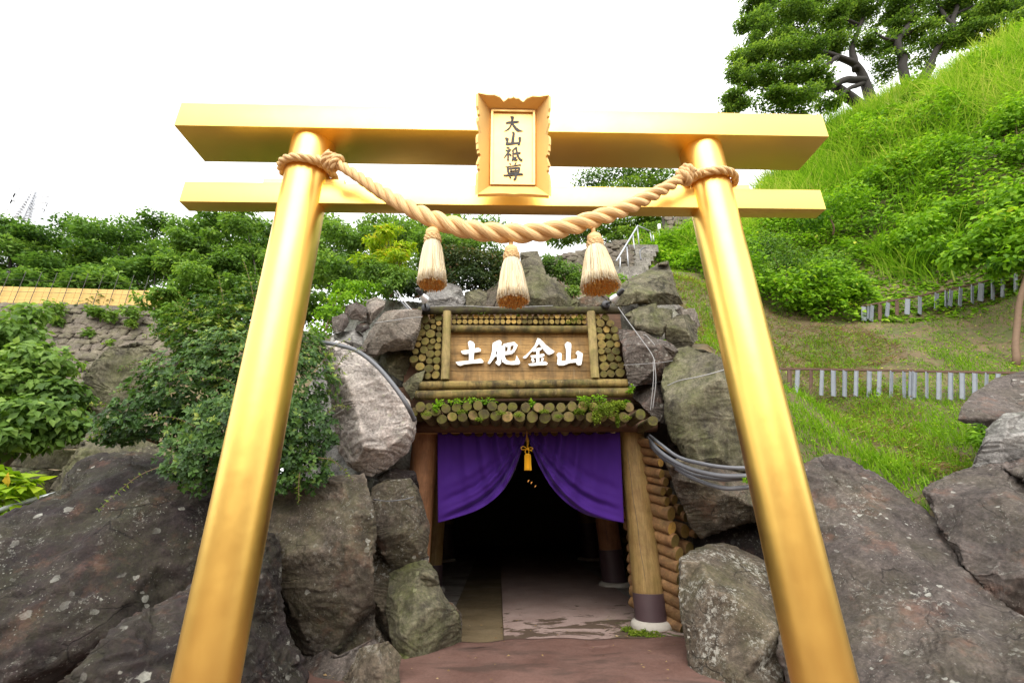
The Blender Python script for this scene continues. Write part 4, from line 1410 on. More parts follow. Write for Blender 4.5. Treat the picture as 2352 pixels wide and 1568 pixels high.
ROCKS = [
    # left foreground
    dict(label='huge dark purple-brown boulder with pale lichen rings, behind the left pillar', mat='rk_dark', Y0=3.75, gx=.10, gy=-.09,
         outline=[(-160, 1300), (-60, 1215), (0, 1188), (140, 1130, .1), (150, 1088, .25), (215, 1052, .35), (300, 1046, .35), (420, 1062, .3), (500, 1100, .2), (615, 1120, .2), (640, 1260, .2), (600, 1400), (470, 1480), (300, 1590), (120, 1720), (-160, 1800)],
         inner=[(300, 1075, .05), (170, 1150, -.1), (150, 1300, -.28), (330, 1150, -.25), (360, 1300, -.25), (470, 1180, -.18), (480, 1320, -.18), (60, 1450, -.3), (-40, 1320, -.22), (250, 1420, -.35), (480, 1120, -.02)],
         bulge=.2, thick=1.0, n=6, seed=3, amp=.045, res=.03),
    dict(label='dark boulder with white-edged ridge at the foot of the left pillar', mat='rk_dark', Y0=2.8, gx=.22, gy=-.12,
         outline=[(100, 1700), (160, 1565), (232, 1486), (290, 1438), (418, 1364), (520, 1300), (600, 1236, .1), (634, 1242, .15), (634, 1374, .1), (648, 1436, .1), (690, 1519, .1), (700, 1660), (560, 1800), (200, 1800)],
         inner=[(500, 1420, -.3), (600, 1330, -.12), (560, 1560, -.3), (350, 1520, -.22), (420, 1650, -.35), (640, 1560, -.1)],
         bulge=.2, thick=.8, n=4, seed=5, amp=.04, res=.03),
    dict(label='upright grey-brown slab between the left pillar and the entrance stones', mat='rk_brown', Y0=3.95, gx=-.05, gy=-.1,
         outline=[(600, 1170), (690, 1115), (830, 1098), (850, 1180), (847, 1300), (853, 1420), (848, 1482), (772, 1522), (700, 1492), (640, 1400), (600, 1300)],
         inner=[(700, 1200, -.12), (800, 1180, -.15), (800, 1400, -.16), (700, 1400, -.2), (745, 1490, -.1)], bulge=.15, thick=.7, n=4, seed=7, amp=.03, res=.03, grow=1.075),
    dict(label='low dark boulder wedged under the upright slab by the left pillar', mat='rk_purple', Y0=3.7, outline=[(630, 1500), (700, 1480), (775, 1512), (850, 1474), (890, 1505), (885, 1600), (780, 1740), (630, 1740)], bulge=.15, thick=.6, n=4, seed=9, amp=.03, res=.03, grow=1.075),
    dict(label='green-stained narrow rock filling the gap beside the upright slab', mat='rk_lichen', Y0=4.55, outline=[(838, 1150), (868, 1170), (905, 1320), (900, 1420), (915, 1500), (870, 1530), (840, 1480), (842, 1300)], bulge=.08, thick=.5, n=4, seed=11, amp=.035, res=.03, grow=1.075),
    dict(label='brown pentagonal stone left of the doorway, set in mortar', mat='rk_brown', Y0=4.62, gx=.1, outline=[(858, 1125), (890, 1105), (940, 1104), (966, 1150), (981, 1205), (977, 1270), (950, 1300), (905, 1312), (880, 1262), (848, 1190)],
         inner=[(900, 1140, -.12), (950, 1200, -.14), (910, 1240, -.16)], bulge=.12, thick=.5, n=3, seed=13, amp=.02, res=.025, grow=1.075),
    dict(label='small dark stone jammed above the pentagonal stone by the doorway', mat='rk_dark', Y0=4.75, outline=[(868, 1095), (905, 1078), (950, 1082), (962, 1120), (930, 1130), (880, 1128)], bulge=.1, thick=.4, n=2, seed=15, amp=.02, res=.025),
    dict(label='olive-stained boulder at the left foot of the doorway', mat='rk_olive', Y0=4.45, gx=.06, gy=-.12, outline=[(900, 1322), (945, 1300), (978, 1294), (1000, 1320), (1017, 1372), (1048, 1415), (1052, 1472), (1000, 1516), (962, 1537), (925, 1524), (902, 1463), (893, 1400)],
         inner=[(940, 1350, -.12), (985, 1400, -.18), (940, 1460, -.2), (1010, 1460, -.12)], bulge=.15, thick=.5, n=3, seed=17, amp=.02, res=.025, grow=1.075),
    dict(label='small wedge stone tucked behind the olive boulder on the doorway floor', mat='rk_brown', Y0=4.85, outline=[(1014, 1375), (1040, 1385), (1060, 1410), (1060, 1452), (1044, 1466), (1020, 1440)], bulge=.06, thick=.25, n=2, seed=19, amp=.012, res=.02),
    dict(label='mossy grey stone at the bottom edge left of the paving', mat='rk_lichen', Y0=3.5, outline=[(830, 1498), (885, 1482), (914, 1516), (908, 1600), (893, 1720), (780, 1740), (765, 1600)], bulge=.12, thick=.4, n=3, seed=21, amp=.02, res=.025, grow=1.075),
    dict(label='large pale pinkish boulder left of the signboard', mat='rk_pale', Y0=4.55, gx=.05, gy=.12,
         outline=[(742, 800, .1), (775, 786, .15), (815, 800, .15), (860, 835, .1), (905, 885, .1), (938, 925), (955, 960), (948, 1005), (930, 1040), (890, 1068), (855, 1087), (810, 1070), (780, 1035), (768, 960), (755, 880)],
         inner=[(800, 850, -.12), (850, 920, -.3), (900, 970, -.3), (830, 1010, -.28), (880, 1030, -.22), (790, 940, -.16)], bulge=.2, thick=.7, n=4, seed=23, amp=.028, res=.025),
    dict(label='broad flat tan stone up against the left log panel', mat='rk_tan', Y0=5.0, gx=.05, gy=.15, outline=[(832, 803), (850, 765), (885, 722), (930, 716), (965, 716), (958, 768), (946, 800), (892, 803), (862, 817)],
         inner=[(900, 745, -.12), (930, 770, -.16), (880, 785, -.12)], bulge=.1, thick=.5, n=2, seed=25, amp=.014, res=.025, grow=1.075),
    dict(label='shadowed dark stone under the flat tan stone', mat='rk_olive', Y0=5.15, outline=[(858, 818), (892, 802), (946, 800), (938, 840), (928, 875), (905, 862), (880, 838)], bulge=.08, thick=.4, n=3, seed=27, amp=.02, res=.025, grow=1.075),
    dict(label='thin wedge stone leaning against the lower sign rails', mat='rk_olive', Y0=5.05, outline=[(976, 851), (950, 862), (925, 882), (946, 918), (956, 905), (966, 880)], bulge=.06, thick=.3, n=2, seed=29, amp=.012, res=.02),
    dict(label='small purple stone at the far left of the rockwork top', mat='rk_purple', Y0=5.0, outline=[(764, 730), (795, 720), (800, 740), (790, 760), (768, 762)], bulge=.08, thick=.3, n=2, seed=31, amp=.012, res=.02),
    dict(label='squarish purple stone beside the white mortar seam', mat='rk_purple', Y0=5.05, outline=[(795, 702), (820, 694), (842, 706), (841, 738), (806, 732), (792, 718)], bulge=.07, thick=.3, n=2, seed=33, amp=.012, res=.02),
    dict(label='rounded tan stone above the white mortar seam', mat='rk_tan', Y0=5.08, outline=[(843, 692), (862, 683), (885, 692), (882, 708), (862, 730), (846, 748), (841, 720)], bulge=.07, thick=.3, n=2, seed=35, amp=.012, res=.02),
    dict(label='small dark stone under the squarish purple stone', mat='rk_dark', Y0=5.02, outline=[(820, 746), (842, 738), (849, 754), (832, 765), (816, 758)], bulge=.05, thick=.25, n=1, seed=37, amp=.01, res=.02),
    dict(label='grey stone in the mortar just above the pale boulder', mat='rk_grey', Y0=5.0, outline=[(768, 765), (815, 758), (834, 772), (830, 800), (800, 798), (770, 788)], bulge=.08, thick=.3, n=2, seed=38, amp=.014, res=.02),
    # above the sign
    dict(label='grey-green rounded stone above the left floodlight', mat='rk_grey', Y0=5.4, gy=.1, outline=[(980, 708), (975, 680), (992, 660), (1030, 652), (1056, 660), (1068, 692), (1058, 710), (1020, 716)], bulge=.14, thick=.4, n=3, seed=39, amp=.02, res=.025),
    dict(label='small mossy stone under the reddish shrub', mat='rk_olive', Y0=5.45, outline=[(1068, 672), (1100, 664), (1118, 670), (1118, 712), (1072, 714)], bulge=.08, thick=.3, n=2, seed=41, amp=.015, res=.025),
    dict(label='brown stone behind the middle tassel', mat='rk_brown', Y0=5.45, outline=[(1119, 668), (1150, 645), (1206, 640), (1212, 706), (1160, 716), (1119, 712)], bulge=.1, thick=.3, n=3, seed=43, amp=.015, res=.025),
    dict(label='tall grey-brown boulder rising above the centre of the sign', mat='rk_olive', Y0=5.55, gy=-.25, outline=[(1196, 582), (1235, 577), (1243, 600), (1252, 632), (1296, 660), (1332, 694), (1322, 712), (1206, 712), (1203, 640)],
         inner=[(1218, 620, -.12), (1240, 670, -.16), (1290, 690, -.12)], bulge=.12, thick=.6, n=3, seed=45, amp=.02, res=.025),
    dict(label='low brown stone between the centre boulder and the right floodlight', mat='rk_brown', Y0=5.5, outline=[(1325, 690), (1345, 680), (1385, 676), (1405, 690), (1400, 712), (1330, 714)], bulge=.08, thick=.3, n=2, seed=47, amp=.015, res=.025),
    dict(label='peaked grey boulder at the upper right of the rockwork', mat='rk_olive', Y0=5.45, gx=.05, gy=-.2, outline=[(1415, 702), (1425, 660), (1442, 642), (1482, 628), (1512, 608), (1532, 602), (1546, 648), (1556, 676), (1568, 698), (1510, 700), (1462, 694)],
         inner=[(1460, 660, -.14), (1510, 640, -.12), (1535, 680, -.14), (1490, 685, -.2)], bulge=.12, thick=.6, n=3, seed=49, amp=.02, res=.025),
    dict(label='olive wedge stone below the peaked boulder', mat='rk_olive', Y0=5.25, outline=[(1436, 724), (1470, 706), (1506, 694), (1510, 707), (1543, 710), (1540, 738), (1518, 771), (1462, 757)],
         inner=[(1480, 725, -.12), (1520, 740, -.14)], bulge=.1, thick=.4, n=2, seed=51, amp=.018, res=.025),
    dict(label='round mossy stone at the right edge of the rockwork', mat='rk_olive', Y0=5.15, outline=[(1532, 741), (1556, 724), (1580, 722), (1598, 748), (1602, 778), (1578, 808), (1554, 803), (1529, 776)], bulge=.2, thick=.4, n=4, seed=53, amp=.016, res=.025, rnd=3, cuts=6),
    dict(label='flat corner stone above the round mossy stone', mat='rk_tan', Y0=5.4, outline=[(1550, 712), (1596, 708), (1608, 746), (1600, 756), (1570, 730)], bulge=.06, thick=.3, n=1, seed=55, amp=.012, res=.02),
    dict(label='big dark streaked slab beside the right log panel', mat='rk_purple', Y0=5.0, gx=-.05, outline=[(1424, 758), (1478, 766), (1542, 794), (1554, 806), (1530, 836), (1518, 870), (1448, 886), (1438, 830)],
         inner=[(1460, 800, -.1), (1500, 815, -.16), (1470, 850, -.14)], bulge=.1, thick=.5, n=2, seed=57, amp=.018, res=.025, grow=1.075),
    dict(label='plum-coloured slab right of the lower sign rails', mat='rk_purple', Y0=5.02, outline=[(1452, 908), (1470, 884), (1528, 884), (1534, 975), (1510, 965), (1490, 944)], bulge=.08, thick=.4, n=2, seed=59, amp=.015, res=.025, grow=1.075),
    dict(label='big moss-streaked boulder right of the entrance, wrapped by a wire', mat='rk_olive', Y0=4.6, gx=-.12, gy=-.06,
         outline=[(1522, 880), (1530, 840), (1546, 808), (1580, 800), (1640, 812), (1690, 850), (1735, 960), (1745, 1080), (1690, 1078), (1640, 1074), (1575, 1058), (1542, 1000), (1530, 940)],
         inner=[(1575, 850, -.2), (1640, 880, -.26), (1570, 960, -.2), (1660, 980, -.3), (1620, 1040, -.2)], bulge=.2, thick=.7, n=4, seed=61, amp=.03, res=.025),
    dict(label='undercut brown boulder below the grey conduits', mat='rk_brown', Y0=4.55, gx=-.1, gy=.2, outline=[(1535, 1066), (1580, 1060), (1700, 1078), (1745, 1100), (1750, 1195), (1690, 1200), (1612, 1228), (1588, 1200), (1560, 1130)],
         inner=[(1600, 1110, -.16), (1680, 1120, -.2), (1620, 1180, -.2)], bulge=.16, thick=.6, n=3, seed=63, amp=.025, res=.025, grow=1.075),
    dict(label='dark shaded stone in the hollow behind the right pillar', mat='rk_dark', Y0=4.75, outline=[(1600, 1215), (1740, 1190), (1800, 1250), (1790, 1330), (1650, 1300), (1600, 1270)], bulge=.1, thick=.4, n=3, seed=64, amp=.02, res=.03, grow=1.075),
    # right foreground
    dict(label='blocky boulder with white lichen crust right of the paving', mat='rk_lichen', Y0=3.85, gx=-.08, gy=-.1,
         outline=[(1564, 1288, .1), (1606, 1264, .35), (1662, 1253, .5), (1707, 1270, .5), (1760, 1300, .4), (1800, 1345, .3), (1835, 1499, .1), (1850, 1700), (1660, 1720), (1590, 1560), (1576, 1486), (1562, 1374, .05)],
         inner=[(1608, 1293, -.02), (1637, 1358, -.22), (1703, 1380, -.25), (1785, 1445, -.2), (1640, 1500, -.22), (1700, 1560, -.28), (1770, 1600, -.22), (1596, 1430, -.1), (1690, 1310, .12), (1750, 1360, .06)], bulge=.15, thick=.9, n=0, seed=65, amp=.022, res=.025, cuts=0),
    dict(label='huge grey-brown boulder filling the lower right corner', mat='rk_purple', Y0=3.2, gx=-.13, gy=-.26,
         outline=[(1790, 1280), (1840, 1085, .05), (1880, 1062, .1), (1930, 1056, .1), (1990, 1094, .1), (2045, 1120, .1), (2150, 1200, .1), (2220, 1285, .1), (2300, 1392, .1), (2420, 1480, .1), (2500, 1800), (1880, 1800), (1800, 1500)],
         inner=[(1930, 1120, -.02), (1900, 1250, -.1), (2050, 1200, -.1), (2000, 1400, -.18), (2150, 1350, -.12), (2200, 1550, -.2), (1950, 1600, -.2), (2300, 1500, -.05), (2100, 1480, -.2)], bulge=.18, thick=1.2, n=6, seed=67, amp=.04, res=.028),
    dict(label='purple-grey boulder at the right edge, above the corner boulder', mat='rk_purple', Y0=3.35, gx=-.12, gy=-.2,
         outline=[(2127, 1132, .2), (2180, 1100, .25), (2260, 1072, .3), (2330, 1050, .3), (2460, 1040, .3), (2480, 1500), (2400, 1450), (2312, 1400), (2222, 1305), (2160, 1215, .1)],
         inner=[(2220, 1150, -.02), (2300, 1150, -.06), (2360, 1250, -.12), (2300, 1280, -.08), (2430, 1350, -.1)], bulge=.15, thick=.9, n=3, seed=69, amp=.03, res=.028),
    dict(label='light grey boulder with a chipped top at the right edge', mat='rk_grey', Y0=3.9, gx=-.1, gy=-.2, outline=[(2232, 1085), (2250, 1030), (2272, 985), (2310, 955), (2360, 948), (2460, 945), (2470, 1080), (2330, 1070), (2290, 1085)],
         inner=[(2310, 1010, -.12), (2400, 1000, -.15)], bulge=.15, thick=.7, n=3, seed=75, amp=.025, res=.028),
    dict(label='tilted purple slab with flat lit top at the right edge', mat='rk_purple', Y0=4.6, gx=-.05, gy=-.7, outline=[(2203, 964), (2212, 935), (2235, 905), (2290, 870), (2352, 853), (2480, 845), (2480, 985), (2340, 975), (2270, 990)],
         inner=[(2280, 960, -.12), (2330, 915, -.02), (2400, 940, -.1)], bulge=.06, thick=.6, n=1, seed=77, amp=.012, res=.028),
    dict(label='dark sloping boulder seen through the bush at far left', mat='rk_olive', Y0=6.2, gy=-.3, outline=[(195, 860), (250, 800), (330, 790), (400, 830), (380, 900), (300, 960), (180, 1000)], bulge=.3, thick=1.0, n=4, seed=79, amp=.05, res=.05),
    dict(label='mossy dark rock bank below the leafy tree at far left', mat='rk_olive', Y0=5.2, gy=-.35, outline=[(90, 1150), (150, 1080), (200, 1000), (250, 950), (340, 960), (380, 1060), (300, 1120), (150, 1170)], bulge=.2, thick=.8, n=4, seed=81, amp=.04, res=.04),
]
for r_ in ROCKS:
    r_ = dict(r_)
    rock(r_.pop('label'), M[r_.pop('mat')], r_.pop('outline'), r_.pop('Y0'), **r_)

# stepped stone terraces at the far left, behind the bush
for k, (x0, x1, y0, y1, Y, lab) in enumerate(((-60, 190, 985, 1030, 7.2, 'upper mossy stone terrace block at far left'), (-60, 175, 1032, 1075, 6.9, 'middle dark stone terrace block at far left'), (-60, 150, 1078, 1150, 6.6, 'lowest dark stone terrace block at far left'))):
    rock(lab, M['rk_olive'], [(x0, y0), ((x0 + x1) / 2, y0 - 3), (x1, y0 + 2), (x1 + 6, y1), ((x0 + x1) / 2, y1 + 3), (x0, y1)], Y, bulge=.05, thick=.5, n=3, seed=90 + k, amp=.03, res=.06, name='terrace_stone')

# ------------------------------------------------------------------ logs
def unit_log(name, mats, seed, n=16):
    rs = np.random.default_rng(seed)
    ang = np.linspace(0, 2 * np.pi, n, endpoint=False)
    rr = 1 + .05 * np.sin(2 * ang + rs.uniform(0, 6)) + .03 * rs.normal(0, 1, n)
    rows = []
    for z, s in ((0.0, .93), (.012, 1.0), (.5, 1.0), (1.0, .97)):
        tl = .25 * rs.normal(0, .03) if z == 0 else 0
        rows.append(np.stack([rr * s * np.cos(ang), rr * s * np.sin(ang), np.full(n, z) + tl * np.cos(ang) * .1], 1))
    V = np.concatenate(rows + [np.array([[0, 0, 0.0]])])
    Q = [(k * n + j, (k + 1) * n + j, (k + 1) * n + (j + 1) % n, k * n + (j + 1) % n) for k in range(3) for j in range(n)]
    T = [(len(V) - 1, j, (j + 1) % n) for j in range(n)]
    me = fast_mesh(name, V, [np.array(Q), np.array(T)], mats, midx=[0] * len(Q) + [1] * len(T), smooth=False)
    bm = bmesh.new()
    bm.from_mesh(me)
    for f in bm.faces:
        f.smooth = f.material_index == 0
    bm.to_mesh(me)
    bm.free()
    return me


LOGS = {k: [unit_log('log_mesh_%s' % k, (M[a], M[b_]), s) for s in range(4)] for k, a, b_ in
        (('small', 'log_side', 'log_end'), ('old', 'log_side', 'log_end_old'), ('moss', 'log_side_moss', 'log_end_moss'), ('orange', 'log_side_orange', 'log_end_orange'))}


def lay_log(parent, kind, P0, P1, r, k=0, name='log'):
    """a log with its sawn end at P0, running to P1"""
    P0, P1 = np.asarray(P0, float), np.asarray(P1, float)
    o = bpy.data.objects.new(name, LOGS[kind][k % 4])
    COL.objects.link(o)
    o.parent = parent
    d = Vector(P1 - P0)
    q = d.to_track_quat('Z', 'Y').to_matrix().to_4x4() @ Matrix.Rotation(random.uniform(0, 6.28), 4, 'Z')
    o.matrix_basis = Matrix.Translation(Vector(P0 - np.array(parent.location))) @ q @ Matrix.Diagonal((r, r, d.length, 1))
    return o


sc_ = lambda x, y: (937.1 + x / 4.2667, 679.9 + y / 4.2667)
SY = 5.22
PXS = pxm(1195, 820, SY) / 4.2667
_off = 0
for nm_, rows, lab, kind in (
        ('log_end_panel', [(165, 228, 45), (230, 195, 22), (300, 208, 42), (242, 245, 27), (302, 265, 29), (122, 290, 31), (186, 303, 30), (250, 300, 28), (306, 318, 27), (133, 355, 42), (220, 368, 47), (302, 378, 32), (106, 413, 28), (168, 442, 40), (242, 440, 30), (302, 428, 27), (98, 473, 30), (155, 525, 41), (222, 495, 33), (290, 490, 36), (72, 540, 32), (217, 565, 40), (290, 558, 34), (57, 615, 42), (140, 603, 40), (208, 635, 33), (280, 628, 38), (118, 688, 45), (203, 708, 43), (280, 697, 32), (193, 782, 32), (270, 770, 42), (235, 170, 26), (160, 160, 26), (135, 770, 30)],
         'stack of round log ends filling the panel left of the signboard', 'old'),
        ('log_end_panel', [(1860, 200, 30), (1937, 207, 38), (1885, 262, 45), (1985, 265, 40), (1873, 332, 34), (1945, 326, 38), (2025, 328, 38), (1893, 398, 45), (1965, 393, 33), (2038, 403, 40), (1900, 473, 45), (1980, 468, 42), (2050, 473, 32), (1895, 540, 34), (1960, 530, 32), (2040, 538, 42), (1910, 605, 42), (1988, 598, 42), (2065, 612, 32), (1925, 688, 48), (2015, 682, 40), (2090, 675, 35), (1920, 765, 36), (1990, 757, 40), (2080, 750, 48)],
         'stack of round log ends filling the panel right of the signboard', 'old'),
        ('log_end_panel', [(450 + 53.3 * i, y_, 26.5) for i in range(25) for y_ in (199, 250)], 'double row of small yellow log ends above the sign planks', 'small')):
    o = thing(nm_, lab, 'log panel', at(*sc_(np.mean([r[0] for r in rows]), max(r[1] for r in rows)), SY), 'panels of log ends around the signboard')
    for k, (x, y, r) in enumerate(rows):
        y_adj = y - (x - 1100) * .006
        p = at(*sc_(x, y), SY - .03 + random.uniform(-.02, .02))
        lay_log(o, 'small' if (kind == 'old' and r < 31 and k % 4 == 0) else kind, p, p + np.array([0, .28, 0]), r * PXS * .985, k)

# dark boards behind the log ends
bk = MB()
a, b_ = at(*sc_(30, 120), SY + .2), at(*sc_(2140, 960), SY + .2)
bk.box(((a[0] + b_[0]) / 2, SY + .24, (a[2] + b_[2]) / 2), (b_[0] - a[0] + .05, .06, a[2] - b_[2]))
bk.box(((a[0] + b_[0]) / 2, SY + .235, b_[2] - .16), (b_[0] - a[0] + .75, .06, .5))

# ------------------------------------------------------------------ signboard
sign = thing('signboard', 'plank signboard with four big white characters over the entrance', 'signboard', at(1195, 905, SY))
bk.put('backing_board', M['lintel'], sign)


def round_log(P0, P1, r, mat, parent, name, n=18, m=24, seed=0, flat=1.0, rough=.035):
    P = np.linspace(P0, P1, m)
    rs = np.random.default_rng(seed)
    rad = r * (1 + rough * fbm(np.stack([np.linspace(0, 6, m) + seed, np.zeros(m), np.zeros(m)], 1), 3, seed))
    P = P + np.stack([0 * rad, 0 * rad, .004 * fbm(np.stack([np.linspace(0, 3, m) + seed, np.ones(m), np.zeros(m)], 1), 2, seed)], 1)
    b = MB()
    Pe = np.concatenate([[P[0]], P, [P[-1]]])
    Pe[0] += (P[0] - P[1]) * .06
    Pe[-1] += (P[-1] - P[-2]) * .06
    b.tube(Pe, np.concatenate([[rad[0] * .9], rad, [rad[-1] * .9]]), n, squash=flat)
    o = b.put(name, mat, parent, smooth=True)
    return smooth_by_angle(o, 55)


round_log(at(*sc_(105, 145), SY - .06), at(*sc_(2080, 138), SY - .06), 40 * PXS, M['beam_dark'], sign, 'top_beam', seed=1)
round_log(at(*sc_(415, 322), SY - .05), at(*sc_(1772, 325), SY - .05), 37 * PXS, M['rail'], sign, 'rail', seed=2)
round_log(at(*sc_(122, 878), SY - .10), at(*sc_(2148, 850), SY - .10), 42 * PXS, M['rail'], sign, 'rail', seed=3)
round_log(at(*sc_(82, 970), SY - .14), at(*sc_(2190, 945), SY - .14), 44 * PXS, M['rail'], sign, 'rail', seed=4)
for (xa, ya), (xb, yb), s in (((384, 155), (364, 822), 5), ((1793, 160), (1834, 808), 6)):
    round_log(at(*sc_(xa, ya), SY - .11), at(*sc_(xb, yb), SY - .11), 41 * PXS, M['post_side'], sign, 'side_post', seed=s)
ybs = [350, 398, 480, 562, 646, 735, 832]
for k in range(6):
    c4 = [at(*sc_(x, y), SY) for x, y in ((405, ybs[k] + 1.6), (1800, ybs[k] + 1.6), (1800, ybs[k + 1] - 1.6), (405, ybs[k + 1] - 1.6))]
    m = MB()
    m.prism([p + np.array([0, .03 + .003 * (k % 2), 0]) for p in c4], (0, -1, 0), .03)
    m.put('plank', M['plank'], sign)
TSUCHI = [[(520, 548), (545, 540), (600, 535), (690, 513), (716, 530), (712, 550), (640, 562), (560, 577), (533, 572)],
          [(588, 462), (608, 445), (640, 458), (656, 480), (650, 540), (642, 650), (598, 652), (600, 520)],
          [(468, 655), (490, 650), (600, 640), (715, 621), (741, 645), (736, 662), (640, 667), (550, 677), (515, 691), (490, 682)]]
KOE = [[(828, 480), (870, 476), (867, 540), (847, 610), (802, 671), (780, 668), (808, 610), (824, 550)],
       [(828, 470), (880, 444), (902, 441), (919, 460), (914, 480), (908, 560), (908, 640), (914, 662), (890, 690), (863, 669), (856, 655), (874, 640), (872, 560), (878, 492), (848, 497)],
       [(853, 528), (888, 520), (888, 542), (853, 550)], [(846, 584), (888, 574), (888, 597), (845, 604)],
       [(913, 500), (946, 484), (952, 500), (948, 600), (962, 633), (1000, 648), (1050, 643), (1058, 615), (1063, 588), (1086, 630), (1099, 660), (1086, 677), (1020, 682), (960, 674), (923, 652), (912, 610)],
       [(933, 478), (1040, 458), (1074, 490), (1062, 520), (1036, 562), (1010, 562), (1030, 520), (1038, 490), (960, 507)],
       [(978, 488), (1004, 488), (1000, 562), (974, 562)], [(943, 554), (1030, 540), (1026, 573), (944, 586)]]
KANE = [[(1268, 420), (1296, 430), (1301, 452), (1250, 512), (1190, 572), (1160, 612), (1140, 620), (1122, 606), (1150, 590), (1200, 540), (1240, 490)],
        [(1280, 438), (1305, 440), (1350, 488), (1400, 528), (1434, 550), (1421, 566), (1380, 584), (1358, 571), (1318, 522), (1286, 476)],
        [(1213, 530), (1300, 511), (1314, 522), (1300, 537), (1224, 552)], [(1198, 590), (1240, 587), (1330, 573), (1337, 592), (1310, 607), (1208, 614)],
        [(1256, 520), (1284, 520), (1285, 676), (1254, 676)], [(1203, 625), (1226, 619), (1240, 646), (1220, 657)], [(1304, 619), (1332, 614), (1322, 641), (1299, 657)],
        [(1176, 673), (1240, 665), (1340, 649), (1367, 665), (1356, 684), (1280, 685), (1215, 692), (1190, 690)]]
YAMA2 = [[(1533, 480), (1555, 457), (1586, 465), (1597, 480), (1592, 560), (1588, 645), (1546, 652), (1548, 540)],
         [(1453, 577), (1475, 560), (1502, 570), (1500, 640), (1496, 672), (1470, 684), (1458, 672), (1465, 610)],
         [(1463, 662), (1490, 648), (1600, 629), (1662, 620), (1657, 656), (1580, 663), (1520, 687), (1470, 685)],
         [(1638, 562), (1660, 544), (1707, 570), (1702, 640), (1692, 682), (1665, 687), (1643, 667), (1652, 620), (1658, 587)]]
for ch in (TSUCHI, KOE, KANE, YAMA2):
    character('character', ch, sc_, at(1195, 820, SY - .012), np.array([0, -1.0, 0]), .035, M['sign_white'], sign)

# ------------------------------------------------------------------ log canopy over the doorway
canopy = thing('log_canopy', 'mossy double row of log ends roofing the doorway below the signboard', 'canopy', at(1200, 975, 4.85))
UPR = [(60, 1130, 45), (120, 1085, 52), (205, 1080, 38), (270, 1130, 50), (370, 1100, 50), (475, 1090, 48), (580, 1080, 48), (685, 1070, 52), (825, 1078, 52), (925, 1092, 50), (1022, 1085, 50), (1155, 1090, 52), (1278, 1090, 52), (1388, 1090, 52), (1500, 1090, 50), (1610, 1080, 52), (1715, 1080, 50), (1820, 1085, 50), (1940, 1085, 50), (2060, 1080, 50), (2170, 1088, 52), (2280, 1158, 55), (2402, 1222, 54),
       (178, 1160, 55), (330, 1205, 52), (433, 1180, 50), (535, 1185, 50), (637, 1165, 52), (745, 1155, 55), (860, 1170, 55), (975, 1180, 58), (1093, 1178, 60), (1220, 1182, 60), (1345, 1190, 60), (1462, 1178, 58), (1578, 1180, 58), (1688, 1170, 52), (1790, 1185, 52), (1900, 1180, 52), (2010, 1175, 55), (2118, 1185, 55)]
for k, (x, y, r) in enumerate(UPR):
    Yk = 4.6 + random.uniform(-.04, .04)
    X, Yp = sc_(x, y)
    p = at(X, Yp, Yk)
    lay_log(canopy, 'moss', p, p + np.array([random.uniform(-.02, .02), .85, random.uniform(-.01, .01)]), r / 4.2667 * pxm(X, Yp, Yk) * .97, k)
m = MB()
pa, pb = at(955, 978, 5.05), at(1505, 978, 5.05)
round_log(pa, pb, .07, M['lintel'], None, 'lintel_beam', seed=12)
tag(bpy.data.objects['lintel_beam'], 'dark round lintel beam under the mossy log canopy', 'beam')
round_log(at(965, 958, 5.3), at(1500, 958, 5.3), .085, M['lintel'], None, 'lintel_beam', seed=14)
tag(bpy.data.objects['lintel_beam.001'], 'rear lintel beam in shadow directly above the curtain pole', 'beam')
round_log(at(962, 994, 5.12), at(1476, 989, 5.12), .011, M['bamboo'], None, 'curtain_pole', seed=15, n=10)
tag(bpy.data.objects['curtain_pole'], 'thin orange-brown pole carrying the purple curtains', 'pole')
round_log(at(985, 1003, 5.36), at(1470, 1000, 5.36), .06, M['bamboo'], None, 'header_beam', seed=16)
tag(bpy.data.objects['header_beam'], 'amber cross beam just behind the curtain pole', 'beam')


# ------------------------------------------------------------------ timber posts of the doorway
def timber_post(label, base, top, r, mat, sleeve=.42, foot=True, seed=0):
    base, top = np.asarray(base, float), np.asarray(top, float)
    o = thing('timber_post', label, 'post', base, 'timber posts of the mine entrance')
    d = (top - base) / (top[2] - base[2])
    zz = np.linspace(base[2] + sleeve - .01, top[2], 30)
    P = base + np.outer(zz - base[2], d)
    rad = r * (1 + .03 * fbm(np.stack([zz * 2 + seed, zz * 0, zz * 0], 1), 3, seed)) * np.linspace(1.0, .97, 30)
    b = MB()
    b.tube(P, rad, 28)
    sh = smooth_by_angle(b.put('shaft', mat, o, smooth=True))
    # drying crack running down the face
    zc = np.linspace(base[2] + sleeve + .12, top[2] - .25, 26)
    tw = math.radians(-112) + (zc - zc[0]) * -.28 + .05 * fbm(np.stack([zc * 4 + seed, zc * 0, zc * 0], 1), 3, seed)
    rc = np.interp(zc, zz, rad) * .995
    Pc = base + np.outer(zc - base[2], d) + np.stack([rc * np.cos(tw), rc * np.sin(tw), 0 * zc], 1)
    b = MB()
    b.tube(Pc, np.concatenate([[.0008], np.full(24, .0026), [.0008]]), 5)
    b.put('crack', M['nail'], sh)
    b = MB()
    P = base + np.outer(np.array([0, .03, .06, sleeve]), d)
    b.tube(P, np.array([r * 1.05, r * 1.06, r * 1.06, r * 1.06]), 28)
    smooth_by_angle(b.put('sleeve', M['sleeve'], o, smooth=True))
    if foot:
        b = MB()
        P = np.array([base + [0, 0, z] for z in (-.03, .02, .05, .065)])
        b.tube(P, np.array([r * 1.38, r * 1.4, r * 1.3, r * 1.1]), 24)
        b.put('footing', M['foot'], o, smooth=True)
    return o


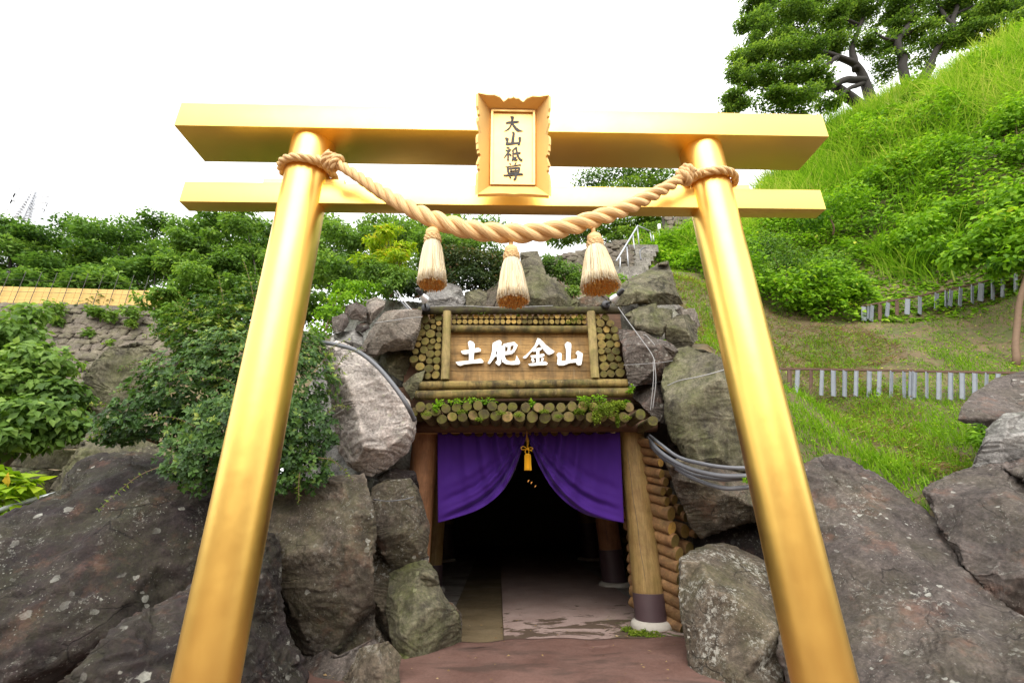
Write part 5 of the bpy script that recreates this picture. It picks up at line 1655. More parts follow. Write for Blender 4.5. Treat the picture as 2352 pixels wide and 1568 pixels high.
timber_post('front right doorway post with purple-brown sleeve and pale footing', (1.55, 5.15, .02), (1.56, 5.25, 2.0), .15, M['post'], .30, seed=1)
timber_post('front left doorway post, reddish, half hidden by stones', (-.90, 5.3, 0), (-.84, 5.3, 2.0), .155, M['post_red'], .30, seed=2)
timber_post('second post on the right inside the dark tunnel', (1.82, 7.75, 0), (1.7, 7.75, 2.2), .18, M['post_red'], .52, seed=3)
timber_post('third post on the right deep inside the tunnel', (2.16, 11.4, 0), (2.1, 11.4, 2.2), .22, M['post'], .8, seed=4)
timber_post('second post on the left just inside the curtain, split at the foot', (-1.0, 7.5, 0), (-.95, 7.5, 2.2), .16, M['post'], .36, seed=5)
timber_post('third post on the left deep inside the tunnel', (-1.25, 11.5, 0), (-1.2, 11.5, 2.2), .2, M['post'], .8, seed=6)

# ------------------------------------------------------------------ log retaining wall right of the doorway
lc = lambda x, y: (1451.6 + x / 3.102, 964.7 + y / 3.102)
lw = thing('log_retaining_wall', 'wall of stacked peeled logs right of the doorway post', 'log wall', at(*lc(240, 1400), 5.1))
FRONT = [(160, 170, 30), (190, 238, 30), (205, 303, 31), (212, 385, 33), (242, 440, 33), (222, 508, 30), (250, 580, 32), (280, 668, 50), (285, 768, 48), (308, 860, 48), (338, 955, 48), (345, 1045, 47), (345, 1130, 46), (352, 1220, 46), (360, 1310, 46), (368, 1400, 46), (372, 1490, 46)]
for k, (x, y, r) in enumerate(FRONT):
    X, Yp = lc(x, y)
    p = at(X, Yp, 4.95)
    q = p + np.array([-.33, .55, .15])
    lay_log(lw, 'orange', p, q, r / 3.102 * pxm(X, Yp, 4.95), k)
for k, (x, y, r) in enumerate([(268, 510, 30), (305, 568, 34), (345, 640, 38), (388, 690, 35), (378, 790, 50), (410, 920, 50), (458, 815, 26), (300, 400, 30)]):
    X, Yp = lc(x, y)
    p = at(X, Yp, 5.12)
    lay_log(lw, 'orange', p, p + np.array([-.28, .5, .13]), r / 3.102 * pxm(X, Yp, 5.12), k + 1)
LX = at(1442, 1300, 8.3)[0]
lw2 = thing('log_retaining_wall', 'shadowed stack of log ends inside the tunnel beyond the right post', 'log wall', (LX, 8.3, 0))
for k in range(12):
    p = np.array([LX + .03 * (k % 2), 8.3, .08 + .135 * k])
    lay_log(lw2, 'old', p, p + np.array([.25, 1.0, 0]), .068, k)

# ------------------------------------------------------------------ curtains
def curtain(label, x0, xe, topy, botc, seed, side):
    nu, nv = 110, 80
    bc = spline(np.array(botc, float), nu)
    V = np.zeros((nu, nv, 3))
    Yc = 5.10
    uu = np.linspace(0, 1, nu)
    # arc-length match of the lower edge
    tabs = np.array([0, .13, .27, .40, .53, .65, .76, .86, .94, 1.0])
    for i, u in enumerate(uu):
        k = np.searchsorted(tabs, u, 'right') - 1
        k = min(max(k, 0), len(tabs) - 2)
        f = (u - tabs[k]) / (tabs[k + 1] - tabs[k])
        dip = 4 * f * (1 - f) * (4 + 12 * u * (tabs[k + 1] - tabs[k]) / .13)
        T = np.array([x0 + (xe - x0) * u, topy + dip])
        B = bc[i]
        for j in range(nv):
            v = j / (nv - 1)
            # the cloth is drawn up towards the centre: lines bow outwards
            p = T + (B - T) * v
            bow = math.sin(math.pi * v) * u * (1 - u) * 26 * (-1 if side < 0 else 1)
            p = p + np.array([bow, 0])
            amp = .008 + .042 * u ** 1.1
            fold = amp * math.sin(2 * math.pi * (5.2 * u ** 1.25 + .35 * v * u) + seed) * (1 - .35 * v)
            fold += .012 * math.sin(2 * math.pi * 11 * u + 2 * v + seed) * u * (1 - v)
            sw = u * (1 - u) * 4
            w2 = v ** 1.5
            fold += .045 * sw * w2 * math.sin(2 * math.pi * (2.6 * v * v + 1.3 * u) + seed * 2)
            fold += .016 * sw * w2 * math.sin(2 * math.pi * (6 * v * v + 2.1 * u) + seed)
            fold += .012 * math.sin(5 * u + 3 * v + seed) * v
            V[i, j] = at(p[0], p[1], Yc - fold - .03 * v)
    Vf = V.reshape(-1, 3)
    Q = np.array([(i * nv + j, (i + 1) * nv + j, (i + 1) * nv + j + 1, i * nv + j + 1) for i in range(nu - 1) for j in range(nv - 1)])
    o = thing('curtain', label, 'curtain', at((x0 + xe) / 2, 1100, Yc), 'purple curtains of the entrance')
    c_ = put('cloth', Vf, Q, [M['purple']], o)
    md = c_.modifiers.new('thickness', 'SOLIDIFY')
    md.thickness = .003
    for tb in tabs[:-1]:
        X = x0 + (xe - x0) * tb
        X += 6 if tb == 0 and side < 0 else (-6 if tb == 0 else 0)
        a = at(X, topy + 3, 5.09)
        b = MB()
        ang = np.linspace(-math.pi * .5, math.pi * .5, 9)
        w = .017
        ctr = at(X, topy + .5, 5.12)
        pr = [(a[1], a[2] - .012)] + [(ctr[1] - .017 * math.cos(t), ctr[2] + .017 * math.sin(t)) for t in ang] + [(ctr[1] + .012, a[2] - .01)]
        Vt = [(a[0] + s * w, y, z) for y, z in pr for s in (-1, 1)]
        b.add(Vt, [(2 * k, 2 * k + 1, 2 * k + 3, 2 * k + 2) for k in range(len(pr) - 1)])
        b.put('loop', M['purple'], o, smooth=True)


curtain('left half of the purple curtain, drawn up towards the middle', 1005, 1209, 993, [(1006, 1200), (1045, 1189), (1090, 1174), (1125, 1154), (1155, 1126), (1178, 1088), (1193, 1050), (1203, 1020), (1209, 1000)], .4, -1)
curtain('right half of the purple curtain, drawn up towards the middle', 1424, 1211, 990, [(1433, 1200), (1392, 1193), (1345, 1181), (1303, 1155), (1270, 1122), (1246, 1084), (1229, 1048), (1218, 1018), (1212, 998)], 1.9, 1)

# yellow cord with bow and tassel at the centre
YC = 5.02
yt = thing('curtain_tassel', 'yellow tassel on a bow-tied cord at the centre of the curtain', 'tassel', at(1212, 1078, YC))
kx = pxm(1212, 1030, YC)
b = MB()
b.tube([at(1210, 984, YC), at(1210.5, 1005, YC), at(1211, 1030, YC)], .35 * .008, 8)
b.tube([at(1213, 1006, YC), at(1213.5, 1018, YC), at(1212, 1030, YC)], .0025, 8)
b.put('cord', M['yellow'], yt, smooth=True)
b = MB()
for pts in ([(1211, 1030), (1203, 1025), (1197, 1027), (1199, 1032), (1211, 1031)], [(1211, 1030), (1218, 1027), (1224, 1029), (1219, 1033), (1211, 1031)], [(1211, 1031), (1217, 1033), (1222, 1036)], [(1210, 1031), (1206, 1036), (1209, 1043)], [(1212, 1031), (1215, 1037), (1213, 1043)]):
    b.tube(spline([at(x, y, YC - .01 * math.sin(i)) for i, (x, y) in enumerate(pts)], 20), .0042, 8)
b.tube([at(1208, 1030.5, YC - .006), at(1214, 1030.5, YC - .006)], .008, 8)
b.put('bow', M['yellow'], yt, smooth=True)
b = MB()
zt, zb = at(1212, 1041, YC), at(1213, 1079, YC)
b.tube(np.linspace(zt, zt + (zb - zt) * .12, 4), [.012, .030, .033, .034], 18)
b.put('head', M['yellow'], yt, smooth=True)
b = MB()
rs = np.random.default_rng(4)
for k in range(150):
    a_ = rs.uniform(0, 6.28)
    r_ = .034 * math.sqrt(rs.uniform(.3, 1))
    o0 = np.array([math.cos(a_) * r_, math.sin(a_) * r_, 0])
    b.tube([zt + (zb - zt) * .1 + o0, zt + (zb - zt) * .55 + o0 * 1.05, zt + (zb - zt) * rs.uniform(.97, 1.03) + o0 * 1.14], .0033, 4)
tag(b.put('fringe', M['yellow'], yt), kind='stuff')

# dim lamps hung deep in the tunnel
t = NT('tunnel_lamp_glow')
t.done((.8, .4, .1), .4, None, Emission_Color=(1.0, .42, .1, 1), Emission_Strength=.6)
M['glow'] = t.m
for k, (x, y, lab) in enumerate(((1214, 1104, 'highest of three tiny orange lamps in the dark tunnel'), (1221, 1108, 'middle of three tiny orange lamps in the dark tunnel'), (1230, 1116, 'lowest of three tiny orange lamps in the dark tunnel'))):
    p = at(x, y, 9.0 + .4 * k)
    o = thing('tunnel_lamp', lab, 'lamp', p)
    b = MB()
    b.tube([p + [-.012, 0, -.02], p + [-.006, 0, .004], p + [.014, 0, .016]], [.003, .006, .003], 8)
    b.put('bulb', M['glow'], o, smooth=True)
    b = MB()
    b.tube([p + [0, 0, .01], p + [0, 0, .9]], .004, 6)
    b.put('hanger', M['black_metal'], o)


# ------------------------------------------------------------------ floodlights
def floodlight(label, bx, by, hx, hy, tx, ty, Y):
    pb = at(bx, by, Y)
    o = thing('floodlight', label, 'lamp', pb, 'floodlights above the signboard')
    b = MB()
    b.tube([pb + [0, .06, 0], pb + [0, .0, 0], pb + [0, -.03, 0], pb + [0, -.045, 0]], [.052, .054, .05, .02], 20)
    smooth_by_angle(b.put('base', M['black_metal'], o, smooth=True))
    ph = at(hx, hy, Y - .20)
    pt = at(tx, ty, Y - .30)
    ax = (ph - pt) / np.linalg.norm(ph - pt)          # from the tail towards the mouth
    b = MB()
    b.tube(spline([pb + [0, -.04, .0], (pb + ph) / 2 + [0, -.01, -.01], ph - ax * .03], 12), .012, 8)
    b.put('arm', M['black_metal'], o, smooth=True)
    b = MB()
    b.tube([pt, pt + ax * .01, ph - ax * .05, ph - ax * .035], [.02, .027, .03, .022], 16)
    smooth_by_angle(b.put('body', M['black_metal'], o, smooth=True))
    b = MB()
    b.tube([ph - ax * .05, ph - ax * .02, ph + ax * .015, ph + ax * .045, ph + ax * .05], [.028, .042, .052, .056, .053], 22, cap=False)
    rf_ = smooth_by_angle(b.put('reflector', M['chrome'], o, smooth=True))
    b = MB()
    b.tube([ph + ax * .036, ph + ax * .042], [.053, .05], 20)
    b.put('lens', M['lamp_glass'], rf_)
    b = MB()
    side = np.cross(ax, [0, 0, 1])
    side /= np.linalg.norm(side)
    b.tube([pt + ax * .05 + side * .025, pt + ax * .05 + side * .05], .011, 8)
    b.put('knob', M['black_metal'], o)


floodlight('left floodlight tilted down at the signboard', 978, 708, 974, 684, 957, 662, 5.08)
floodlight('right floodlight tilted down at the signboard', 1391, 700, 1413, 684, 1432, 664, 5.08)


# ------------------------------------------------------------------ cables
def cable(label, pts, r, mat, name='cable', n=60, cat='cable', group=None):
    P = spline([at(*p) for p in pts], n)
    b = MB()
    b.tube(P, r, 10)
    o = b.put(name, M[mat], smooth=True)
    return tag(o, label, cat, group)


cable('uppermost grey conduit swinging from the doorway top to the right pillar', [(1490, 998, 5.1), (1520, 1022, 4.6), (1560, 1050, 4.3), (1620, 1066, 4.0), (1680, 1074, 3.85), (1760, 1074, 3.8)], .017, 'conduit', 'conduit')
cable('second grey conduit below the uppermost one, same sag', [(1488, 1002, 5.12), (1515, 1036, 4.6), (1570, 1070, 4.25), (1640, 1090, 3.95), (1700, 1093, 3.85), (1765, 1088, 3.8)], .021, 'conduit', 'conduit')
cable('third grey conduit just under the thick one', [(1486, 1006, 5.14), (1512, 1040, 4.65), (1575, 1082, 4.28), (1645, 1100, 4.0), (1705, 1099, 3.88), (1765, 1094, 3.85)], .015, 'conduit', 'conduit')
cable('lowest grey conduit with the deepest sag', [(1484, 1010, 5.14), (1520, 1050, 4.65), (1580, 1092, 4.3), (1650, 1118, 4.0), (1700, 1120, 3.9), (1770, 1108, 3.85)], .018, 'conduit', 'conduit')
cable('thin tan cable above the grey conduits', [(1496, 1012, 5.0), (1560, 1052, 4.3), (1630, 1070, 4.0), (1700, 1072, 3.85), (1760, 1068, 3.8)], .006, 'bamboo')
cable('fat corrugated grey conduit over the pale boulder', [(738, 786, 4.5), (775, 792, 4.42), (820, 806, 4.36), (865, 840, 4.3), (905, 886, 4.22), (935, 930, 4.2), (952, 965, 4.35)], .022, 'conduit', 'conduit')
cable('pair of pale wires hanging from the right floodlight to the log canopy', [(1420, 706, 5.05), (1437, 730, 4.9), (1470, 775, 4.78), (1498, 815, 4.72), (1504, 840, 4.7), (1506, 880, 4.72), (1499, 940, 4.78)], .005, 'pale_wire', 'wire')
cable('thin pale wire splitting off and running down to the canopy end log', [(1500, 830, 4.70), (1501, 870, 4.70), (1494, 942, 4.76)], .004, 'pale_wire', 'wire')
cable('short pale wire stub on the dark streaked slab', [(1478, 768, 4.80), (1486, 772, 4.78), (1504, 792, 4.74)], .004, 'pale_wire', 'wire')
cable('thin wire stretched across the dark slab beside the log panel', [(1432, 838, 4.95), (1470, 836, 4.80), (1520, 832, 4.72), (1545, 828, 4.6)], .003, 'pale_wire', 'wire')
cable('grey wire wrapped across the moss-streaked boulder', [(1532, 886, 4.4), (1560, 874, 4.32), (1600, 866, 4.25), (1640, 856, 4.22), (1672, 846, 4.25), (1710, 832, 4.3)], .005, 'pale_wire', 'wire')
cable('thin wire tied round the pentagonal stone by the doorway', [(858, 1146, 4.5), (890, 1150, 4.42), (930, 1146, 4.42), (950, 1140, 4.5)], .004, 'conduit', 'wire')
cable('double thin wire lying over the flat tan stone', [(860, 742, 4.85), (900, 736, 4.78), (940, 730, 4.8), (970, 728, 4.95)], .004, 'pale_wire', 'wire')
cable('pale wire running along the dark top beam', [(985, 704, 5.08), (1060, 702, 5.1), (1150, 706, 5.12), (1270, 702, 5.12)], .004, 'pale_wire', 'wire')
cable('bundle of grey cables coming down beside the left floodlight', [(905, 668, 5.3), (920, 690, 5.2), (940, 712, 5.05)], .008, 'conduit')
cable('second grey cable of the bundle beside the left floodlight', [(912, 668, 5.3), (928, 692, 5.2), (948, 714, 5.05)], .008, 'pale_wire')
cable('grey pipe handrail at the lower left edge', [(-30, 1182, 4.6), (60, 1152, 4.9), (150, 1128, 5.1)], .024, 'steel', 'pipe', cat='pipe')

# ------------------------------------------------------------------ foliage
LEAF5 = (np.array([(0, 0, 0), (-.30, .42, .07), (.30, .42, .07), (0, 1, -.10), (0, .48, 0)]), np.array([(0, 4, 1), (1, 4, 3), (0, 2, 4), (2, 3, 4)]))
LEAF4 = (np.array([(0, 0, 0), (-.28, .45, .05), (0, 1, 0), (.28, .45, .05)]), np.array([(0, 3, 2, 1)]))
LONG5 = (np.array([(0, 0, 0), (-.17, .35, .05), (.17, .35, .05), (0, 1, -.18), (0, .5, 0.03)]), np.array([(0, 4, 1), (1, 4, 3), (0, 2, 4), (2, 3, 4)]))


def unit(a):
    return a / (np.linalg.norm(a, axis=1)[:, None] + 1e-9)


def leaf_arrays(P, D, N, S, var, tm):
    T, F = tm
    D = unit(D)
    X = unit(np.cross(D, N))
    Z = np.cross(X, D)
    V = P[:, None] + S[:, None, None] * (T[None, :, 0, None] * X[:, None] + T[None, :, 1, None] * D[:, None] + T[None, :, 2, None] * Z[:, None])
    k = len(T)
    Fa = (F[None] + (np.arange(len(P)) * k)[:, None, None]).reshape(-1, F.shape[1])
    return V.reshape(-1, 3), Fa, np.repeat(var, k)


def leaves(name, P, D, N, S, var, tm, mat, parent=None, kind=None, org=None):
    V, F, va = leaf_arrays(P, D, N, S, var, tm)
    o = put(name, V, F, [mat], parent, smooth=False, var=np.clip(va, 0, 1), org=org)
    if kind:
        tag(o, kind=kind)
    return o


def clump_points(cl, n, rs, shell=.55, upb=.7, droop=.25):
    """cl: list of (centre, (rx,ry,rz)); leaves on and inside the clumps"""
    C = np.array([c for c, r in cl])
    R = np.array([r for c, r in cl], float)
    w = (R.prod(1)) ** (2 / 3)
    k = rs.choice(len(cl), n, p=w / w.sum())
    o = unit(rs.normal(0, 1, (n, 3)))
    rad = rs.uniform(shell ** 2, 1.08, n) ** .5
    bump = 1 + .22 * vnoise(o * 2.4 + k[:, None] * 7.1, 3)
    P = C[k] + o * R[k] * (rad * bump)[:, None]
    N = unit(o * .55 + np.array([0, 0, upb]) + rs.normal(0, .38, (n, 3)))
    D = unit(np.cross(N, rs.normal(0, 1, (n, 3))) + o * .5 - np.array([0, 0, droop]))
    tone = rs.normal(0, 1, len(cl))[k] * .10
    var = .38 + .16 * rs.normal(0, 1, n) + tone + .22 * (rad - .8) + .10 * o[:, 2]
    return P, D, N, var


def rosettes(P, A, rs, m=5, size=.045, spread=1.0):
    """m leaves round each point P with axis A"""
    n = len(P)
    A = unit(A)
    e1 = unit(np.cross(A, rs.normal(0, 1, (n, 3))))
    e2 = np.cross(A, e1)
    Ps, Ds, Ns, Ss = [], [], [], []
    for j in range(m):
        th = 2 * np.pi * j / m + rs.normal(0, .25, n)
        rdir = np.cos(th)[:, None] * e1 + np.sin(th)[:, None] * e2
        d = unit(rdir * spread + A * rs.uniform(.15, .75, n)[:, None])
        Ps.append(P + rdir * size * .08)
        Ds.append(d)
        Ns.append(unit(A - d * np.sum(A * d, 1)[:, None] + rs.normal(0, .12, (n, 3))))
        Ss.append(size * rs.uniform(.65, 1.2, n))
    return np.concatenate(Ps), np.concatenate(Ds), np.concatenate(Ns), np.concatenate(Ss)


def limb_tubes(b, segs, n=7):
    for P, r0, r1 in segs:
        P = spline(P, max(6, len(P) * 4))
        P = P + .03 * np.linalg.norm(P[-1] - P[0]) * .3 * np.stack([vnoise(P * 1.7 + i * 9.1, 5) for i in range(3)], 1)
        b.tube(P, np.linspace(r0, r1, len(P)), n)


def tree(name, label, base, cl, nleaf, leafsize, leafm, rs, trunk_r=.14, bark='bark', tm=LEAF4, cat='tree', group=None, shell=.5, limbs=True, upb=.7, droop=.25, extra=None, limb_cl=None):
    base = np.asarray(base, float)
    o = thing(name, label, cat, base, group)
    C = np.array([c for c, r in (limb_cl or cl)])
    top = C.mean(0)
    b = MB()
    fork = base + (top - base) * np.array([.5, .5, .45])
    segs = [([base - np.array([0, 0, .15]), base + (fork - base) * .5 + rs.normal(0, .05, 3), fork], trunk_r, trunk_r * .7)]
    if limbs:
        for c in C:
            mid = fork + (c - fork) * .5 + np.array([0, 0, .08 * np.linalg.norm(c - fork)]) + rs.normal(0, .05, 3)
            segs.append(([fork, mid, c], trunk_r * .4, trunk_r * .07))
    if extra:
        segs += extra
    limb_tubes(b, segs)
    b.put('trunk', M[bark], o, smooth=True)
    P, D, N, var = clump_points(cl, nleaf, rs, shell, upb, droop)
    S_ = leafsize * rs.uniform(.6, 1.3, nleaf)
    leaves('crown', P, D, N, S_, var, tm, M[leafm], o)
    return o


def sprays(cl, rs, k=7, f=.42, flat=.75):
    out = []
    for c, r in cl:
        r = np.array(r)
        for _ in range(k):
            o = unit(rs.normal(0, 1, (1, 3)))[0]
            out.append((c + o * r * rs.uniform(.45, 1.0), tuple(r * f * rs.uniform(.7, 1.25) * np.array([1, 1, flat]))))
    return out


def pxclumps(lst):
    """(x, y, Y, rx_px, [ry_px], [depth factor]) -> clumps in metres"""
    out = []
    for q in lst:
        x, y, Y, rx = q[:4]
        ry = q[4] if len(q) > 4 else rx
        k = pxm(x, y, Y)
        out.append((at(x, y, Y), (rx * k, rx * k * (q[5] if len(q) > 5 else .9), ry * k)))
    return out


# --- big dark glossy bush behind the left pillar
rs = np.random.default_rng(21)
cl = pxclumps([(430, 890, 4.0, 110, 85), (560, 830, 4.1, 120, 85), (690, 880, 4.2, 85, 85), (340, 960, 3.9, 90, 55), (570, 990, 3.85, 140, 95), (695, 1000, 3.95, 75, 85), (470, 1050, 3.7, 85, 70), (620, 1075, 3.75, 65, 60), (270, 985, 3.95, 55, 35), (470, 780, 4.3, 85, 55), (710, 1080, 3.9, 45, 45), (560, 740, 4.4, 70, 40), (500, 715, 4.5, 75, 40), (600, 690, 4.6, 65, 36), (420, 760, 4.45, 60, 38), (690, 800, 4.4, 60, 45)])
bush = thing('glossy_bush', 'dense dark glossy-leaved bush draped over the boulders behind the left pillar', 'bush', at(560, 1160, 4.1))
b = MB()
root = at(560, 1130, 4.35)
limb_tubes(b, [([root, (root + c) / 2 + [0, .1, .05], c], .035, .008) for c, r in cl], 6)
b.put('stem', M['twig'], bush, smooth=True)
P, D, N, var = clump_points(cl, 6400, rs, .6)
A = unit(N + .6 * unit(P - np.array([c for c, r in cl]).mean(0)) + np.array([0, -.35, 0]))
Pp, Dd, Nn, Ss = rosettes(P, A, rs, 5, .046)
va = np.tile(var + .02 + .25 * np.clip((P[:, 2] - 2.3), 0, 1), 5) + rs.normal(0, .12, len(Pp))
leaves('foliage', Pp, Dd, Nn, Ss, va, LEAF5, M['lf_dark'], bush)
# long pale shoots sticking out of the bush
SH = [((330, 985, 3.85), (190, 1010, 3.75)), ((400, 1060, 3.6), (228, 1168, 3.45)), ((470, 990, 3.6), (330, 960, 3.4)), ((690, 1080, 3.8), (686, 1155, 3.7)), ((730, 1050, 3.85), (810, 1100, 3.8)), ((740, 960, 4.0), (800, 935, 3.95)),
      ((390, 830, 4.1), (270, 850, 3.95)), ((420, 790, 4.2), (330, 770, 4.1)), ((520, 730, 4.3), (500, 630, 4.2)), ((590, 715, 4.3), (560, 600, 4.25)), ((610, 720, 4.35), (640, 640, 4.3)), ((480, 760, 4.25), (400, 700, 4.2)), ((300, 960, 3.9), (200, 930, 3.8)),
      ((560, 900, 3.6), (470, 870, 3.45)), ((470, 870, 3.75), (395, 870, 3.6)), ((735, 840, 4.1), (800, 780, 4.05)), ((760, 860, 4.1), (830, 800, 4.3)), ((350, 900, 4.0), (255, 905, 3.9)), ((640, 760, 4.2), (700, 690, 4.2))]
Pl, Al = [], []
for (p0, p1) in SH:
    a, c = at(*p0), at(*p1)
    s = spline([a, (a + c) / 2 + [0, -.03, .05], c], 16)
    b = MB()
    b.tube(s, np.linspace(.0045, .0015, 16), 5)
    b.put('shoot', M['twig'], bush, smooth=True)
    for j in range(4, 16):
        Pl.append(s[j])
        Al.append((s[j] - s[j - 1]) / np.linalg.norm(s[j] - s[j - 1]) + rs.normal(0, .3, 3))
Pp, Dd, Nn, Ss = rosettes(np.array(Pl), np.array(Al), rs, 3, .03)
leaves('shoot_leaves', Pp, Dd, Nn, Ss, .78 + .14 * rs.normal(0, 1, len(Pp)), LEAF5, M['lf_dark'], bush)

# --- leafy tree at the left edge
rs = np.random.default_rng(22)
cl = pxclumps([(20, 770, 6.0, 75, 45), (90, 830, 5.9, 75, 40), (30, 880, 5.8, 95, 45), (140, 900, 5.9, 60, 35), (80, 950, 5.7, 95, 45), (-40, 820, 6.0, 80, 70), (20, 1000, 5.6, 90, 35), (150, 980, 5.8, 50, 35), (-60, 960, 5.7, 80, 60), (70, 720, 6.2, 40, 22)])
tree('leafy_tree', 'bright green broad-leaved small tree at the left edge', at(-20, 1250, 6.2), cl, 7500, .115, 'lf_bright', rs, .06, tm=LEAF5, shell=.35, droop=.7)

# --- pale hydrangea leaves in the lower left corner
rs = np.random.default_rng(23)
cl = pxclumps([(20, 1110, 5.0, 45, 30), (60, 1120, 4.9, 30, 22), (0, 1150, 4.8, 45, 25)])
tree('hydrangea_plant', 'small lime-green broad-leaved plant above the pipe at the lower left edge', at(10, 1200, 5.1), cl, 240, .16, 'lf_lime', rs, .012, 'twig', LEAF5, 'plant', shell=.3, upb=1.0)

# --- cherry-like tree behind the left pillar
rs = np.random.default_rng(24)
cl = pxclumps([(450, 640, 9, 75, 45), (520, 590, 9.3, 70, 50), (600, 560, 9.6, 75, 45), (390, 680, 8.6, 50, 26), (540, 670, 8.8, 80, 45), (660, 620, 9.4, 75, 60), (760, 560, 9.6, 80, 50), (790, 640, 9.0, 75, 55), (470, 545, 9.6, 65, 40), (560, 510, 9.8, 70, 36), (420, 600, 9.2, 55, 34), (720, 690, 8.8, 75, 45), (640, 720, 8.6, 60, 40), (850, 580, 9.8, 60, 45), (340, 690, 8.4, 32, 14), (450, 720, 8.4, 60, 30), (770, 730, 8.4, 55, 28)])
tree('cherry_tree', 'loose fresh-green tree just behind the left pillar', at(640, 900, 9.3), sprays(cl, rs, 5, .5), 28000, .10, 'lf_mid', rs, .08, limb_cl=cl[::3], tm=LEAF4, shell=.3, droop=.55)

# --- forest on the slope beyond the retaining wall
FOREST = [(-70, 470, 21, 100), (40, 500, 20, 95), (150, 486, 22, 100), (250, 505, 20.5, 90), (330, 475, 23, 105), (430, 470, 21.5, 100), (-20, 590, 18.6, 90), (110, 580, 18.8, 95), (230, 590, 18.7, 90), (350, 580, 18.9, 100), (470, 560, 19.2, 95), (560, 500, 22, 100), (690, 480, 24, 105), (640, 560, 20, 90), (800, 500, 23, 100), (900, 490, 25, 95), (990, 485, 24, 90)]
kinds = ['flat-topped', 'feathery', 'round-topped', 'dense', 'layered']
for k, (x, y, Y, w) in enumerate(FOREST):
    rs = np.random.default_rng(100 + k)
    lst = []
    for j in range(13):
        t = j / 12
        dy = 8 + 130 * t + rs.normal(0, 8)
        half = w * (.35 + .65 * math.sin(math.pi * min(1, .18 + t * .62)))
        lst.append((x + rs.uniform(-1, 1) * half, y + 16 + dy, Y + rs.uniform(-1.2, 1.0), rs.uniform(34, 54), rs.uniform(13, 22)))
    cl = pxclumps(lst)
    gx_, gy_ = at(x, y + 150, Y)[:2]
    gz_ = max(float(hill(gx_, gy_)[0]), 7.0)
    place = ['behind the retaining wall at the far left', 'behind the ochre fence', 'seen through the gap left of the left pillar', 'rising in the second row of the wood', 'by the left end of the gold beams'][k % 5]
    tree('forest_tree', '%s green woodland tree, %s from the left in the wood beyond the ochre fence' % (kinds[k % 5], ['first', 'second', 'third', 'fourth', 'fifth', 'sixth', 'seventh', 'eighth', 'ninth', 'tenth', 'eleventh', 'twelfth', 'thirteenth', 'fourteenth', 'fifteenth', 'sixteenth', 'seventeenth'][sorted(range(len(FOREST)), key=lambda i: FOREST[i][0]).index(k)]),
         (gx_, gy_, min(gz_, cl[-1][0][2] - .5)), cl, 6500, .21, 'lf_forest', rs, .14, 'bark_dark', group='trees of the wood beyond the fence', shell=.25, upb=1.1, droop=.1)

# --- trees behind the gold beams, centre and right
for k, (label, lst, base, n, size, lm) in enumerate((
        ('dark tree seen between the gold beams right of the plaque', [(1360, 415, 24, 45, 22), (1420, 395, 24, 60, 26), (1490, 395, 23, 60, 28), (1540, 420, 22, 50, 30), (1460, 440, 23, 60, 30), (1540, 470, 21, 50, 40), (1400, 450, 24, 50, 25), (1590, 430, 22, 45, 30)], (1500, 560, 23), 9000, .2, 'lf_camphor'),
        ('shady tree below the lower beam beside the stone stair', [(1400, 520, 19, 50, 22), (1460, 510, 19, 50, 24), (1340, 530, 20, 45, 20), (1500, 500, 18.5, 40, 30), (1290, 545, 20, 40, 16), (1430, 545, 18.5, 40, 18), (1500, 535, 17, 40, 22), (1470, 555, 17, 35, 14)], (1440, 600, 19), 8000, .17, 'lf_camphor'),
        ('light green tree behind the left tassel', [(930, 540, 14, 55, 30), (990, 560, 13, 55, 26), (1060, 545, 14, 55, 30), (1120, 525, 15, 50, 26), (870, 520, 15, 50, 28), (1000, 520, 15, 60, 28)], (1000, 660, 14), 8000, .13, 'lf_mid'))):
    rs = np.random.default_rng(60 + k)
    bp = at(*base)
    tree('background_tree', label, bp, pxclumps(lst), n, size, lm, rs, .15, 'bark_dark', shell=.25, upb=.9, droop=.2)

# --- the great spreading trees on the hill crest, upper right
rs = np.random.default_rng(31)
CY_ = 15.5
limbs = []


def limb(pts, r0, r1):
    limbs.append(([at(x, y, Y) for x, y, Y in pts], r0, r1))


limb([(2010, 260, 15.5), (1985, 185, 15.5), (1965, 150, 15.3), (1925, 130, 15.0), (1880, 118, 14.8), (1830, 100, 14.6)], 0.260, 0.070)
limb([(1985, 185, 15.5), (1940, 185, 15.0), (1890, 205, 14.6), (1830, 205, 14.2), (1770, 215, 14.0)], 0.186, 0.042)
limb([(1965, 160, 15.3), (1958, 110, 15.6), (1975, 60, 15.8), (1990, 0, 16)], 0.161, 0.070)
limb([(1985, 190, 15.5), (1950, 205, 15.0), (1915, 235, 14.6), (1885, 255, 14.4)], 0.124, 0.035)
limb([(1925, 130, 15.0), (1880, 160, 14.6), (1830, 160, 14.2), (1770, 150, 14.0)], 0.112, 0.035)
limb([(1975, 60, 15.8), (1930, 40, 15.4), (1880, 30, 15.2), (1810, 40, 15)], 0.087, 0.028)
cl = pxclumps([(1700, 225, 14.6, 38, 22), (1740, 190, 14.6, 42, 30), (1720, 130, 14.8, 38, 30), (1760, 90, 14.9, 45, 34), (1725, 60, 15, 35, 26), (1770, 30, 15.2, 45, 34), (1760, -20, 15.4, 50, 34), (1830, 0, 15.4, 60, 40), (1830, 60, 15, 55, 32), (1800, 130, 14.4, 55, 30), (1850, 110, 14.4, 45, 26), (1770, 235, 14, 45, 18), (1830, 240, 13.9, 55, 18), (1880, 180, 14.2, 50, 22), (1900, 60, 15.2, 55, 34), (1910, -20, 15.6, 60, 40), (1690, 170, 14.8, 24, 22), (1900, 245, 14.2, 35, 14), (1960, 20, 15.9, 50, 34), (1930, 100, 15.6, 40, 26), (1820, 180, 14.2, 45, 20), (1690, 245, 14.6, 25, 10)])
